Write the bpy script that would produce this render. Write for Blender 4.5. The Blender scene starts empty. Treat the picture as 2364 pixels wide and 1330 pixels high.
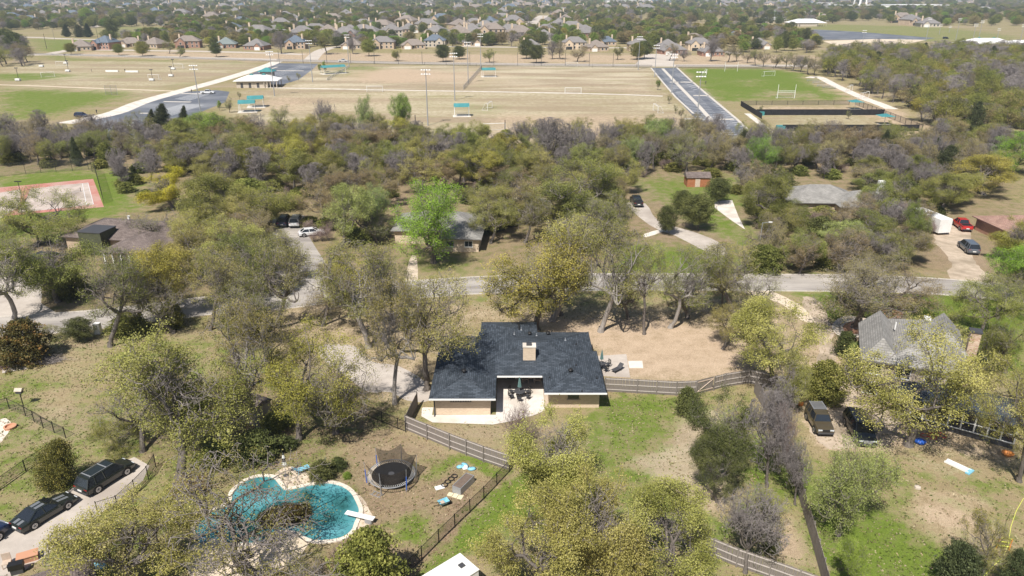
import bpy, math, random
import numpy as np
from mathutils import Vector, Matrix
R_ = math.radians
scene = bpy.context.scene
col = scene.collection
rnd = random.Random(7)
# ------------------------------------------------------------------ camera, world, sun
PF, TH, CH = 1700.0, R_(22.1), 42.0
cam_d = bpy.data.cameras.new("camera"); cam = bpy.data.objects.new("camera", cam_d); col.objects.link(cam)
cam.location = (0, 0, CH); cam.rotation_euler = (math.pi/2 - TH, 0, 0)
cam_d.sensor_width = 36.0; cam_d.lens = 36.0*PF/2364.0
cam_d.clip_start = 0.5; cam_d.clip_end = 20000
scene.camera = cam
world = bpy.data.worlds.new("World"); scene.world = world; world.use_nodes = True
SUN_EL, SUN_AZ = R_(54), R_(24)     # light travels forward and to the right
wn = world.node_tree.nodes; wl = world.node_tree.links
sky = wn.new("ShaderNodeTexSky"); sky.sky_type = 'NISHITA'; sky.sun_disc = False
sky.sun_elevation = SUN_EL; sky.sun_rotation = R_(180) + SUN_AZ
sky.air_density = 1.0; sky.dust_density = 1.2; sky.ozone_density = 1.0
wl.new(sky.outputs[0], wn["Background"].inputs[0]); wn["Background"].inputs[1].default_value = 0.07
sun_d = bpy.data.lights.new("sun", 'SUN'); sun = bpy.data.objects.new("sun", sun_d); col.objects.link(sun)
sun_d.energy = 5.0; sun_d.angle = R_(0.5); sun_d.color = (1.0, 0.955, 0.89)
ldir = Vector((math.sin(SUN_AZ)*math.cos(SUN_EL), math.cos(SUN_AZ)*math.cos(SUN_EL), -math.sin(SUN_EL)))
sun.rotation_euler = ldir.to_track_quat('-Z', 'Y').to_euler(); sun.location = (-40, -60, 120)
scene.view_settings.view_transform = 'Standard'; scene.view_settings.look = 'None'
scene.view_settings.exposure = 0.33; scene.view_settings.gamma = 1.0
scene.cycles.max_bounces = 5; scene.cycles.diffuse_bounces = 2; scene.cycles.glossy_bounces = 2
scene.cycles.transmission_bounces = 3; scene.cycles.volume_bounces = 0; scene.cycles.transparent_max_bounces = 8

def G(px, py, z=0.0):
    a = (px-1182)/PF; b = (665-py)/PF
    dy = math.cos(TH)+b*math.sin(TH); dz = -math.sin(TH)+b*math.cos(TH)
    t = (z-CH)/dz
    return Vector((a*t, dy*t, z))
def Ztop(Y, py):      # height of a point at distance Y seen at row py
    b = (665-py)/PF
    return CH + Y*(-math.sin(TH)+b*math.cos(TH))/(math.cos(TH)+b*math.sin(TH))
def depth(Y, z): return Y*math.cos(TH)-(z-CH)*math.sin(TH)
def Xat(px, Y, z): return (px-1182)/PF*depth(Y, z)

# ------------------------------------------------------------------ materials
def new_mat(name):
    m = bpy.data.materials.new(name); m.use_nodes = True
    nt = m.node_tree; return m, nt, nt.nodes["Principled BSDF"]
def N(nt, typ, **kw):
    n = nt.nodes.new(typ)
    for k, v in kw.items(): setattr(n, k, v)
    return n
def ramp(nt, stops, interp='LINEAR'):
    r = nt.nodes.new("ShaderNodeValToRGB"); cr = r.color_ramp; cr.interpolation = interp
    while len(cr.elements) < len(stops): cr.elements.new(0.5)
    for e, (p, c) in zip(cr.elements, stops): e.position = p; e.color = (*c, 1)
    return r
def flat(name, c, rough=0.6, metal=0.0, spec=0.5):
    m, nt, b = new_mat(name)
    b.inputs["Base Color"].default_value = (*c, 1); b.inputs["Roughness"].default_value = rough
    b.inputs["Metallic"].default_value = metal; b.inputs["Specular IOR Level"].default_value = spec
    return m
def noisy(name, c1, c2, scale=2.0, rough=0.85, bump=0.0, c3=None, scale2=None, coord='Object', detail=6, spec=0.3, stretch=(1,1,1)):
    m, nt, b = new_mat(name); L = nt.links
    if coord == 'World': src = N(nt, "ShaderNodeNewGeometry").outputs["Position"]
    else: src = N(nt, "ShaderNodeTexCoord").outputs["Object"]
    mp = N(nt, "ShaderNodeMapping"); mp.inputs["Scale"].default_value = stretch; L.new(src, mp.inputs[0])
    n1 = N(nt, "ShaderNodeTexNoise"); n1.inputs["Scale"].default_value = scale; n1.inputs["Detail"].default_value = detail
    n1.inputs["Roughness"].default_value = 0.65
    L.new(mp.outputs[0], n1.inputs["Vector"])
    st = [(0.3, c1), (0.7, c2)]
    r = ramp(nt, st); L.new(n1.outputs["Fac"], r.inputs[0]); out = r.outputs[0]
    if c3:
        n2 = N(nt, "ShaderNodeTexNoise"); n2.inputs["Scale"].default_value = scale2 or scale*.15; n2.inputs["Detail"].default_value = 3
        L.new(mp.outputs[0], n2.inputs["Vector"])
        r2 = ramp(nt, [(0.45, (0,0,0)), (0.65, (1,1,1))]); L.new(n2.outputs["Fac"], r2.inputs[0])
        mx = N(nt, "ShaderNodeMixRGB"); L.new(r2.outputs[0], mx.inputs[0]); L.new(out, mx.inputs[1]); mx.inputs[2].default_value = (*c3, 1)
        out = mx.outputs[0]
    L.new(out, b.inputs["Base Color"]); b.inputs["Roughness"].default_value = rough; b.inputs["Specular IOR Level"].default_value = spec
    if bump:
        bp = N(nt, "ShaderNodeBump"); bp.inputs["Strength"].default_value = bump; bp.inputs["Distance"].default_value = 0.03
        L.new(n1.outputs["Fac"], bp.inputs["Height"]); L.new(bp.outputs[0], b.inputs["Normal"])
    return m
def bricky(name, c1, c2, mortar, w, h, m_size=0.012, rough=0.9, noise=0.3, dirs='XYZ', coord='Object', bump=0.3):
    """brick or shingle courses: u runs level along the surface, v runs up it"""
    m, nt, b = new_mat(name); L = nt.links
    tc = N(nt, "ShaderNodeTexCoord"); geo = N(nt, "ShaderNodeNewGeometry")
    sp = N(nt, "ShaderNodeSeparateXYZ"); L.new(tc.outputs["Object"], sp.inputs[0])
    ns = N(nt, "ShaderNodeSeparateXYZ"); L.new(tc.outputs["Normal"], ns.inputs[0])
    ax = N(nt, "ShaderNodeMath", operation='ABSOLUTE'); L.new(ns.outputs[0], ax.inputs[0])
    ay = N(nt, "ShaderNodeMath", operation='ABSOLUTE'); L.new(ns.outputs[1], ay.inputs[0])
    gt = N(nt, "ShaderNodeMath", operation='GREATER_THAN'); L.new(ax.outputs[0], gt.inputs[0]); L.new(ay.outputs[0], gt.inputs[1])
    mu = N(nt, "ShaderNodeMix"); L.new(gt.outputs[0], mu.inputs[0]); L.new(sp.outputs[0], mu.inputs[2]); L.new(sp.outputs[1], mu.inputs[3])
    if dirs == 'ROOF':
        mv = N(nt, "ShaderNodeMix"); L.new(gt.outputs[0], mv.inputs[0]); L.new(sp.outputs[1], mv.inputs[2]); L.new(sp.outputs[0], mv.inputs[3]); vo = mv.outputs[0]
    else: vo = sp.outputs[2]
    cb = N(nt, "ShaderNodeCombineXYZ"); L.new(mu.outputs[0], cb.inputs[0]); L.new(vo, cb.inputs[1])
    br = N(nt, "ShaderNodeTexBrick"); L.new(cb.outputs[0], br.inputs["Vector"])
    br.inputs["Scale"].default_value = 1.0; br.inputs["Brick Width"].default_value = w; br.inputs["Row Height"].default_value = h
    br.inputs["Mortar Size"].default_value = m_size; br.inputs["Color1"].default_value = (*c1, 1); br.inputs["Color2"].default_value = (*c2, 1)
    br.inputs["Mortar"].default_value = (*mortar, 1); br.inputs["Mortar Smooth"].default_value = 0.2
    nz = N(nt, "ShaderNodeTexNoise"); nz.inputs["Scale"].default_value = 0.7; nz.inputs["Detail"].default_value = 5; L.new(tc.outputs["Object"], nz.inputs["Vector"])
    rp = ramp(nt, [(0.25, (1-noise,)*3), (0.75, (1+noise*.5,)*3)]); L.new(nz.outputs[0], rp.inputs[0])
    mx = N(nt, "ShaderNodeMixRGB", blend_type='MULTIPLY'); mx.inputs[0].default_value = 1; L.new(br.outputs[0], mx.inputs[1]); L.new(rp.outputs[0], mx.inputs[2])
    L.new(mx.outputs[0], b.inputs["Base Color"]); b.inputs["Roughness"].default_value = rough; b.inputs["Specular IOR Level"].default_value = 0.3
    bp = N(nt, "ShaderNodeBump"); bp.inputs["Strength"].default_value = bump; bp.inputs["Distance"].default_value = 0.02; bp.invert = True
    L.new(br.outputs["Fac"], bp.inputs["Height"]); L.new(bp.outputs[0], b.inputs["Normal"])
    return m
def leafmat(name, cols, trans=0.22, hue=0.018, val=0.25):
    """cols: dark, mid, light; clumps differ through the attribute v, trees through the object random"""
    m, nt, b = new_mat(name); L = nt.links
    at = N(nt, "ShaderNodeAttribute"); at.attribute_name = "v"
    r = ramp(nt, [(0.0, cols[0]), (0.5, cols[1]), (1.0, cols[2])]); L.new(at.outputs["Fac"], r.inputs[0])
    oi = N(nt, "ShaderNodeObjectInfo"); hs = N(nt, "ShaderNodeHueSaturation")
    mr = N(nt, "ShaderNodeMapRange"); L.new(oi.outputs["Random"], mr.inputs[0]); mr.inputs[3].default_value = 0.5-hue; mr.inputs[4].default_value = 0.5+hue
    m2 = N(nt, "ShaderNodeMath", operation='MULTIPLY'); L.new(oi.outputs["Random"], m2.inputs[0]); m2.inputs[1].default_value = 7.31
    m3 = N(nt, "ShaderNodeMath", operation='FRACT'); L.new(m2.outputs[0], m3.inputs[0])
    mr2 = N(nt, "ShaderNodeMapRange"); L.new(m3.outputs[0], mr2.inputs[0]); mr2.inputs[3].default_value = 1-val; mr2.inputs[4].default_value = 1+val*.8
    L.new(mr.outputs[0], hs.inputs["Hue"]); L.new(mr2.outputs[0], hs.inputs["Value"]); L.new(r.outputs[0], hs.inputs["Color"])
    L.new(hs.outputs[0], b.inputs["Base Color"]); b.inputs["Roughness"].default_value = 0.6; b.inputs["Specular IOR Level"].default_value = 0.25
    if trans:
        tr = N(nt, "ShaderNodeBsdfTranslucent"); L.new(hs.outputs[0], tr.inputs[0])
        mx = N(nt, "ShaderNodeMixShader"); mx.inputs[0].default_value = trans
        L.new(b.outputs[0], mx.inputs[1]); L.new(tr.outputs[0], mx.inputs[2]); L.new(mx.outputs[0], nt.nodes["Material Output"].inputs[0])
    return m

M = {}
M['bark'] = noisy('bark', (0.085,0.07,0.06), (0.20,0.175,0.155), 3.0, 0.95, 0.8, stretch=(3,3,.6))
M['bark_pale'] = noisy('bark_pale', (0.19,0.165,0.145), (0.36,0.33,0.30), 3.0, 0.95, 0.8, stretch=(3,3,.6))
M['twig'] = noisy('twig', (0.17,0.145,0.13), (0.33,0.29,0.27), 1.2, 0.9)
M['twig_purple'] = noisy('twig_purple', (0.17,0.146,0.138), (0.31,0.278,0.265), 0.8, 0.9)
M['twig_rose'] = noisy('twig_rose', (0.20,0.14,0.125), (0.30,0.225,0.205), 0.8, 0.9)
M['oak'] = leafmat('oak_leaves', [(0.17,0.165,0.038), (0.325,0.305,0.08), (0.52,0.475,0.165)])
M['oak_olive'] = leafmat('oak_leaves_olive', [(0.10,0.112,0.024), (0.23,0.24,0.054), (0.40,0.385,0.11)])
M['oak_gold'] = leafmat('oak_leaves_gold', [(0.17,0.16,0.03), (0.34,0.315,0.06), (0.54,0.48,0.11)])
M['oak_brown'] = leafmat('oak_leaves_brown', [(0.14,0.112,0.05), (0.28,0.225,0.10), (0.42,0.345,0.17)])
M['green'] = leafmat('bright_green_leaves', [(0.10,0.15,0.02), (0.20,0.295,0.045), (0.33,0.44,0.085)])
M['vivid'] = leafmat('vivid_green_leaves', [(0.12,0.19,0.02), (0.22,0.37,0.035), (0.36,0.56,0.07)], .25, .005, .05)
M['vivid_gold'] = leafmat('vivid_yellow_leaves', [(0.22,0.20,0.02), (0.46,0.42,0.04), (0.68,0.60,0.07)], .25, .005, .05)
M['lime'] = leafmat('lime_leaves', [(0.15,0.19,0.05), (0.29,0.35,0.10), (0.46,0.52,0.18)])
M['cedar'] = leafmat('cedar_leaves', [(0.03,0.038,0.016), (0.07,0.082,0.032), (0.13,0.145,0.06)], 0.08)
M['cedar_olive'] = leafmat('cedar_leaves_olive', [(0.05,0.05,0.012), (0.15,0.145,0.032), (0.32,0.27,0.06)], 0.1)
M['dark_green'] = leafmat('dark_green_leaves', [(0.045,0.052,0.017), (0.11,0.125,0.036), (0.21,0.225,0.07)], 0.15)
M['bronze'] = leafmat('bronze_leaves', [(0.05,0.045,0.015), (0.13,0.11,0.03), (0.32,0.16,0.05)], 0.2)
M['concrete'] = noisy('concrete', (0.42,0.37,0.32), (0.55,0.49,0.43), 0.8, 0.9, 0.1, c3=(0.36,0.31,0.265), scale2=0.12, coord='World')
M['pale_concrete'] = noisy('pale_concrete', (0.62,0.57,0.50), (0.74,0.68,0.61), 1.5, 0.9, 0.05, c3=(0.55,0.49,0.42), scale2=0.35, coord='World')
M['street'] = noisy('street', (0.33,0.30,0.27), (0.46,0.42,0.375), 0.5, 0.92, 0.1, c3=(0.26,0.235,0.215), scale2=0.2, coord='World', stretch=(.35,1.6,1))
M['far_road'] = noisy('far_road', (0.46,0.40,0.34), (0.56,0.50,0.43), 0.1, 0.92, coord='World')
M['asphalt'] = noisy('asphalt', (0.095,0.105,0.125), (0.145,0.155,0.18), 0.25, 0.85, 0.0, c3=(0.22,0.225,0.24), scale2=0.05, coord='World')
M['paint'] = flat('white_road_paint', (0.62,0.62,0.62), 0.8)
M['kerb'] = noisy('kerb_concrete', (0.50,0.46,0.41), (0.62,0.57,0.50), 1.0, 0.9, coord='World')
M['charcoal'] = bricky('charcoal_shingles', (0.036,0.046,0.058), (0.082,0.098,0.120), (0.016,0.02,0.026), 0.55, 0.22, 0.02, 0.75, 0.3, 'ROOF')
M['shingle_grey'] = bricky('grey_shingles', (0.25,0.24,0.22), (0.33,0.315,0.29), (0.17,0.16,0.15), 0.45, 0.2, 0.02, 0.95, 0.25, 'ROOF')
M['shingle_brown'] = bricky('brown_shingles', (0.15,0.118,0.105), (0.235,0.19,0.17), (0.09,0.07,0.062), 0.45, 0.2, 0.02, 0.95, 0.25, 'ROOF')
M['shingle_rust'] = bricky('rust_shingles', (0.32,0.19,0.145), (0.42,0.27,0.21), (0.2,0.12,0.1), 0.45, 0.2, 0.02, 0.95, 0.25, 'ROOF')
M['cream_brick'] = bricky('cream_brick', (0.60,0.47,0.335), (0.72,0.58,0.43), (0.56,0.45,0.34), 0.24, 0.08, 0.012, 0.9, 0.12)
M['tan_brick'] = bricky('tan_brick', (0.42,0.30,0.20), (0.56,0.42,0.30), (0.5,0.42,0.33), 0.24, 0.08, 0.012, 0.9, 0.2)
M['red_brick'] = bricky('red_brick', (0.30,0.13,0.085), (0.40,0.20,0.135), (0.38,0.3,0.24), 0.24, 0.08, 0.012, 0.9, 0.2)
M['multi_brick'] = bricky('mixed_brick', (0.42,0.22,0.13), (0.60,0.47,0.34), (0.5,0.42,0.34), 0.26, 0.09, 0.014, 0.9, 0.25)
M['stone'] = noisy('stone_wall', (0.42,0.36,0.29), (0.58,0.51,0.42), 1.5, 0.9, 0.4)
M['white'] = flat('white_paint', (0.78,0.77,0.74), 0.5)
M['offwhite'] = noisy('offwhite_panel', (0.70,0.69,0.66), (0.80,0.79,0.77), 0.7, 0.5)
M['beige'] = noisy('beige_siding', (0.42,0.34,0.26), (0.52,0.43,0.34), 1.0, 0.8)
M['glass'] = flat('dark_window_glass', (0.02,0.024,0.03), 0.08, 0.0, 0.8)
M['black'] = flat('black_metal', (0.015,0.014,0.014), 0.5)
M['darkgrey'] = flat('dark_grey_metal', (0.06,0.06,0.065), 0.6)
M['grey_metal'] = flat('grey_galvanised_metal', (0.34,0.35,0.37), 0.45, 0.3)
M['wood_grey'] = noisy('weathered_picket', (0.14,0.12,0.105), (0.27,0.235,0.21), 2.5, 0.95, 0.4, stretch=(6,6,.8))
M['wood_rail'] = noisy('weathered_rail', (0.38,0.34,0.31), (0.52,0.47,0.43), 3.0, 0.9, 0.2)
M['wood_post'] = noisy('weathered_post', (0.16,0.14,0.125), (0.27,0.24,0.21), 3.0, 0.9, 0.2)
M['wood_new'] = noisy('new_cedar_board', (0.46,0.36,0.28), (0.58,0.47,0.38), 3.0, 0.9, 0.2)
M['wood_red'] = noisy('red_stained_wood', (0.30,0.11,0.05), (0.40,0.17,0.08), 2.0, 0.8)
M['teal'] = noisy('teal_canopy', (0.045,0.19,0.20), (0.07,0.27,0.28), 0.4, 0.7)
M['net'] = None
M['red'] = flat('red_plastic', (0.5,0.03,0.025), 0.4)
M['blue'] = flat('blue_plastic', (0.03,0.12,0.5), 0.4)
M['lightblue'] = flat('light_blue_plastic', (0.22,0.5,0.62), 0.5)
M['orange'] = flat('orange_plastic', (0.75,0.28,0.06), 0.5)
M['yellow'] = flat('lime_yellow_plastic', (0.72,0.75,0.12), 0.5)
M['court_red'] = noisy('faded_red_court_paint', (0.40,0.16,0.125), (0.50,0.235,0.19), 0.6, 0.9, c3=(0.46,0.28,0.23), scale2=0.15, coord='World')
M['court_grey'] = noisy('faded_court_concrete', (0.44,0.36,0.31), (0.56,0.48,0.42), 0.5, 0.9, c3=(0.36,0.30,0.25), scale2=0.2, coord='World')
M['drive_sand'] = noisy('worn_sandy_drive', (0.38,0.30,0.225), (0.56,0.46,0.35), 0.9, 0.95, .2, c3=(0.31,0.25,0.18), scale2=0.3, coord='World')
M['sand'] = noisy('pale_sand', (0.56,0.46,0.34), (0.68,0.57,0.44), 0.4, 0.95, coord='World')
M['clay'] = noisy('red_clay', (0.50,0.25,0.15), (0.58,0.32,0.20), 0.05, 0.95, coord='World')
M['soil'] = noisy('dark_soil', (0.13,0.095,0.075), (0.19,0.145,0.115), 4.0, 0.95, 0.5)
M['flagstone'] = noisy('flagstone_deck', (0.52,0.42,0.32), (0.68,0.57,0.45), 2.2, 0.9, 0.3, c3=(0.40,0.33,0.25), scale2=0.8, coord='World')
M['coping'] = noisy('pool_coping', (0.60,0.52,0.43), (0.74,0.66,0.56), 2.5, 0.85, 0.2, coord='World')
M['straw'] = noisy('pale_straw_mat', (0.60,0.54,0.36), (0.7,0.64,0.45), 4, 0.9)
M['umbrella_green'] = flat('grey_green_umbrella_cloth', (0.11,0.20,0.19), 0.8)
M['blacksail'] = noisy('black_fence_screen', (0.012,0.012,0.014), (0.03,0.03,0.034), 1.0, 0.8)
M['skin'] = flat('skin', (0.45,0.28,0.2), 0.6)
M['cloth_dark'] = flat('dark_clothes', (0.03,0.03,0.045), 0.8)

# see-through mesh: threads with holes between them
def netmat():
    m, nt, b = new_mat('black_safety_net'); L = nt.links
    b.inputs["Base Color"].default_value = (0.035,0.028,0.022,1); b.inputs["Roughness"].default_value = 0.8
    tr = N(nt, "ShaderNodeBsdfTransparent"); mx = N(nt, "ShaderNodeMixShader"); mx.inputs[0].default_value = 0.62
    L.new(tr.outputs[0], mx.inputs[1]); L.new(b.outputs[0], mx.inputs[2]); L.new(mx.outputs[0], nt.nodes["Material Output"].inputs[0]); return m
M['net'] = netmat()
def meshwire(name, fac, c):
    m, nt, b = new_mat(name); L = nt.links
    b.inputs["Base Color"].default_value = (*c,1)
    tr = N(nt, "ShaderNodeBsdfTransparent"); mx = N(nt, "ShaderNodeMixShader"); mx.inputs[0].default_value = fac
    L.new(tr.outputs[0], mx.inputs[1]); L.new(b.outputs[0], mx.inputs[2]); L.new(mx.outputs[0], nt.nodes["Material Output"].inputs[0]); return m
M['chainlink'] = meshwire('chain_link_mesh', 0.22, (0.08,0.08,0.08))
def poolmat():
    m, nt, b = new_mat('pool_water'); L = nt.links
    g = N(nt, "ShaderNodeNewGeometry"); n1 = N(nt, "ShaderNodeTexNoise"); n1.inputs["Scale"].default_value = 0.35; n1.inputs["Detail"].default_value = 5
    L.new(g.outputs["Position"], n1.inputs["Vector"])
    r = ramp(nt, [(0.32, (0.02,0.09,0.088)), (0.48, (0.055,0.22,0.24)), (0.64, (0.11,0.33,0.37))]); L.new(n1.outputs[0], r.inputs[0])
    L.new(r.outputs[0], b.inputs["Base Color"]); b.inputs["Roughness"].default_value = 0.12
    n2 = N(nt, "ShaderNodeTexNoise"); n2.inputs["Scale"].default_value = 3; bp = N(nt, "ShaderNodeBump"); bp.inputs["Strength"].default_value = 0.06
    L.new(g.outputs["Position"], n2.inputs["Vector"]); L.new(n2.outputs[0], bp.inputs["Height"]); L.new(bp.outputs[0], b.inputs["Normal"]); return m
M['pool'] = poolmat()
def carpaint(name, c): 
    m = flat(name, c, 0.28, 0.0, 0.6); m.node_tree.nodes["Principled BSDF"].inputs["Coat Weight"].default_value = 0.6
    m.node_tree.nodes["Principled BSDF"].inputs["Coat Roughness"].default_value = 0.08; return m
for k, c in dict(black=(0.012,0.014,0.014), greenblack=(0.018,0.022,0.018), white=(0.7,0.7,0.7), navy=(0.012,0.02,0.06), red=(0.45,0.02,0.02), slate=(0.10,0.115,0.135), bronze=(0.07,0.055,0.03)).items():
    M['car_'+k] = carpaint('car_paint_'+k, c)
M['tyre'] = flat('tyre_rubber', (0.012,0.012,0.012), 0.9); M['rim'] = flat('alloy_rim', (0.45,0.45,0.46), 0.3, 0.8)
M['lamp_red'] = flat('red_lamp_glass', (0.35,0.01,0.01), 0.2); M['lamp_clear'] = flat('clear_lamp_glass', (0.55,0.58,0.6), 0.15)
M['stripe'] = flat('grey_racing_stripe', (0.16,0.17,0.18), 0.4)

# ------------------------------------------------------------------ mesh helpers
class MB:
    def __init__(s): s.v = []; s.f = []; s.m = []; s.mi = 0
    def quad(s, *p):
        b = len(s.v); s.v += [tuple(q) for q in p]; s.f.append(tuple(range(b, b+len(p)))); s.m.append(s.mi); return s
    def box(s, x0, x1, y0, y1, z0, z1):
        b = len(s.v)
        s.v += [(x0,y0,z0),(x1,y0,z0),(x1,y1,z0),(x0,y1,z0),(x0,y0,z1),(x1,y0,z1),(x1,y1,z1),(x0,y1,z1)]
        for f in ((0,3,2,1),(4,5,6,7),(0,1,5,4),(1,2,6,5),(2,3,7,6),(3,0,4,7)): s.f.append(tuple(b+i for i in f)); s.m.append(s.mi)
        return s
    def obox(s, c, ux, L, W, z0, z1):   # oriented box: centre, unit direction, length, width
        uy = Vector((-ux[1], ux[0], 0)); ux = Vector((ux[0], ux[1], 0)); b = len(s.v)
        for z in (z0, z1):
            for a, t in ((-1,-1),(1,-1),(1,1),(-1,1)):
                p = Vector((c[0], c[1], 0))+ux*a*L/2+uy*t*W/2; s.v.append((p.x, p.y, z))
        for f in ((0,3,2,1),(4,5,6,7),(0,1,5,4),(1,2,6,5),(2,3,7,6),(3,0,4,7)): s.f.append(tuple(b+i for i in f)); s.m.append(s.mi)
        return s
    def tube(s, p0, p1, r0, r1=None, n=6, cap=True):
        r1 = r0 if r1 is None else r1
        p0 = Vector(p0); p1 = Vector(p1); d = (p1-p0)
        if d.length < 1e-6: return s
        d.normalize(); a = Vector((1,0,0)) if abs(d.x) < 0.8 else Vector((0,1,0)); u = d.cross(a).normalized(); w = d.cross(u); b = len(s.v)
        for p, r in ((p0, r0), (p1, r1)):
            for k in range(n):
                t = 2*math.pi*k/n; s.v.append(tuple(p+u*math.cos(t)*r+w*math.sin(t)*r))
        for k in range(n): s.f.append((b+k, b+(k+1)%n, b+n+(k+1)%n, b+n+k)); s.m.append(s.mi)
        if cap: s.f.append(tuple(b+n-1-k for k in range(n))); s.m.append(s.mi); s.f.append(tuple(b+n+k for k in range(n))); s.m.append(s.mi)
        return s
    def lathe(s, prof, c=(0,0,0), n=12):
        b = len(s.v)
        for r, z in prof:
            for k in range(n): t = 2*math.pi*k/n; s.v.append((c[0]+r*math.cos(t), c[1]+r*math.sin(t), c[2]+z))
        for i in range(len(prof)-1):
            for k in range(n): s.f.append((b+i*n+k, b+i*n+(k+1)%n, b+(i+1)*n+(k+1)%n, b+(i+1)*n+k)); s.m.append(s.mi)
        s.f.append(tuple(b+(len(prof)-1)*n+k for k in range(n))); s.m.append(s.mi)
        s.f.append(tuple(b+n-1-k for k in range(n))); s.m.append(s.mi)
        return s
    def prism(s, poly, z0, z1):
        b = len(s.v); n = len(poly)
        area = sum(poly[i][0]*poly[(i+1)%n][1]-poly[(i+1)%n][0]*poly[i][1] for i in range(n))
        if area < 0: poly = poly[::-1]
        for z in (z0, z1): s.v += [(p[0], p[1], z) for p in poly]
        s.f.append(tuple(b+n+i for i in range(n))); s.m.append(s.mi)
        s.f.append(tuple(b+n-1-i for i in range(n))); s.m.append(s.mi)
        for i in range(n): s.f.append((b+i, b+(i+1)%n, b+n+(i+1)%n, b+n+i)); s.m.append(s.mi)
        return s
    def torus(s, c, R, r, n=16, k=6):
        b = len(s.v)
        for i in range(n):
            t = 2*math.pi*i/n
            for j in range(k):
                a = 2*math.pi*j/k; q = R+r*math.cos(a); s.v.append((c[0]+q*math.cos(t), c[1]+q*math.sin(t), c[2]+r*math.sin(a)))
        for i in range(n):
            for j in range(k): s.f.append((b+i*k+j, b+((i+1)%n)*k+j, b+((i+1)%n)*k+(j+1)%k, b+i*k+(j+1)%k)); s.m.append(s.mi)
        return s
    def hip(s, x0, x1, y0, y1, z, pitch, th=0.0, ends=(0,0)):
        """hipped roof over a rectangle; ends=1 makes that end a gable. th = eave thickness"""
        w, d = x1-x0, y1-y0; b = len(s.v)
        e = [(x0,y0,z),(x1,y0,z),(x1,y1,z),(x0,y1,z)]
        if w >= d:
            h = d/2*pitch; a0 = 0 if ends[0] else d/2; a1 = 0 if ends[1] else d/2
            r = [(x0+a0, (y0+y1)/2, z+h), (x1-a1, (y0+y1)/2, z+h)]; F = ((0,1,5,4),(1,2,5),(2,3,4,5),(3,0,4))
        else:
            h = w/2*pitch; a0 = 0 if ends[0] else w/2; a1 = 0 if ends[1] else w/2
            r = [((x0+x1)/2, y0+a0, z+h), ((x0+x1)/2, y1-a1, z+h)]; F = ((0,1,4),(1,2,5,4),(2,3,5),(3,0,4,5))
        s.v += e+r
        for f in F: s.f.append(tuple(b+i for i in f)); s.m.append(s.mi)
        if th:
            s.v += [(p[0],p[1],p[2]-th) for p in e]
            for i in range(4): s.f.append((b+i, b+6+i, b+6+(i+1)%4, b+(i+1)%4)); s.m.append(s.mi)
            s.f.append((b+9, b+8, b+7, b+6)); s.m.append(s.mi)
        else: s.f.append((b+3,b+2,b+1,b)); s.m.append(s.mi)
        return s
    def mesh(s, name, mats, smooth=False):
        me = bpy.data.meshes.new(name); me.from_pydata(s.v, [], s.f)
        for m in (mats if isinstance(mats, (list, tuple)) else [mats]): me.materials.append(m)
        if any(s.m): me.polygons.foreach_set("material_index", s.m)
        if smooth: me.polygons.foreach_set("use_smooth", [True]*len(s.f))
        me.update(); return me
    def build(s, name, mats, parent=None, loc=None, rz=0, smooth=False):
        return link(name, s.mesh(name, mats, smooth), parent, loc, rz)
def link(name, me, parent=None, loc=None, rz=0):
    o = bpy.data.objects.new(name, me); col.objects.link(o)
    if parent is not None: o.parent = parent
    if loc is not None: o.location = loc
    if rz: o.rotation_euler = (0, 0, rz)
    return o
def empty(name, loc=(0,0,0), rz=0):
    o = bpy.data.objects.new(name, None); col.objects.link(o); o.location = loc; o.rotation_euler = (0,0,rz); o.empty_display_size = 0.3
    return o
def tag(o, label=None, cat=None, group=None, kind=None):
    if label: o['label'] = label
    if cat: o['category'] = cat
    if group: o['group'] = group
    if kind: o['kind'] = kind
    return o
def thing(name, label, cat, loc=(0,0,0), rz=0, group=None): return tag(empty(name, loc, rz), label, cat, group)
def structure(o): o['kind'] = 'structure'; return o
def copy_tree(o, parent=None):
    c = o.copy(); col.objects.link(c); c.parent = parent
    for ch in list(KIDS.get(o.name, ())) or list(o.children): copy_tree(ch, c)
    return c
KIDS = {}
def slotmat(o, i, m): o.material_slots[i].link = 'OBJECT'; o.material_slots[i].material = m
def catmull(P, k=6, closed=False):
    P = [Vector((p[0], p[1], 0)) for p in P]; out = []; n = len(P)
    rng = range(n) if closed else range(n-1)
    for i in rng:
        p0 = P[i-1] if (closed or i > 0) else P[0]; p1 = P[i]; p2 = P[(i+1)%n]; p3 = P[(i+2)%n] if (closed or i+2 < n) else P[-1]
        for j in range(k):
            t = j/k; out.append(0.5*((2*p1)+(p2-p0)*t+(2*p0-5*p1+4*p2-p3)*t*t+(3*p1-p0-3*p2+p3)*t**3))
    if not closed: out.append(P[-1])
    return out
def sheet(name, poly, z, mat, parent=None):
    mb = MB(); mb.v = [(p[0], p[1], z) for p in poly]
    n = len(poly); area = sum(poly[i][0]*poly[(i+1)%n][1]-poly[(i+1)%n][0]*poly[i][1] for i in range(n))
    if area < 0: mb.v = mb.v[::-1]
    mb.f = [tuple(range(n))]; mb.m = [0]
    o = mb.build(name, mat, parent)
    if parent is None: structure(o)
    return o
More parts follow.
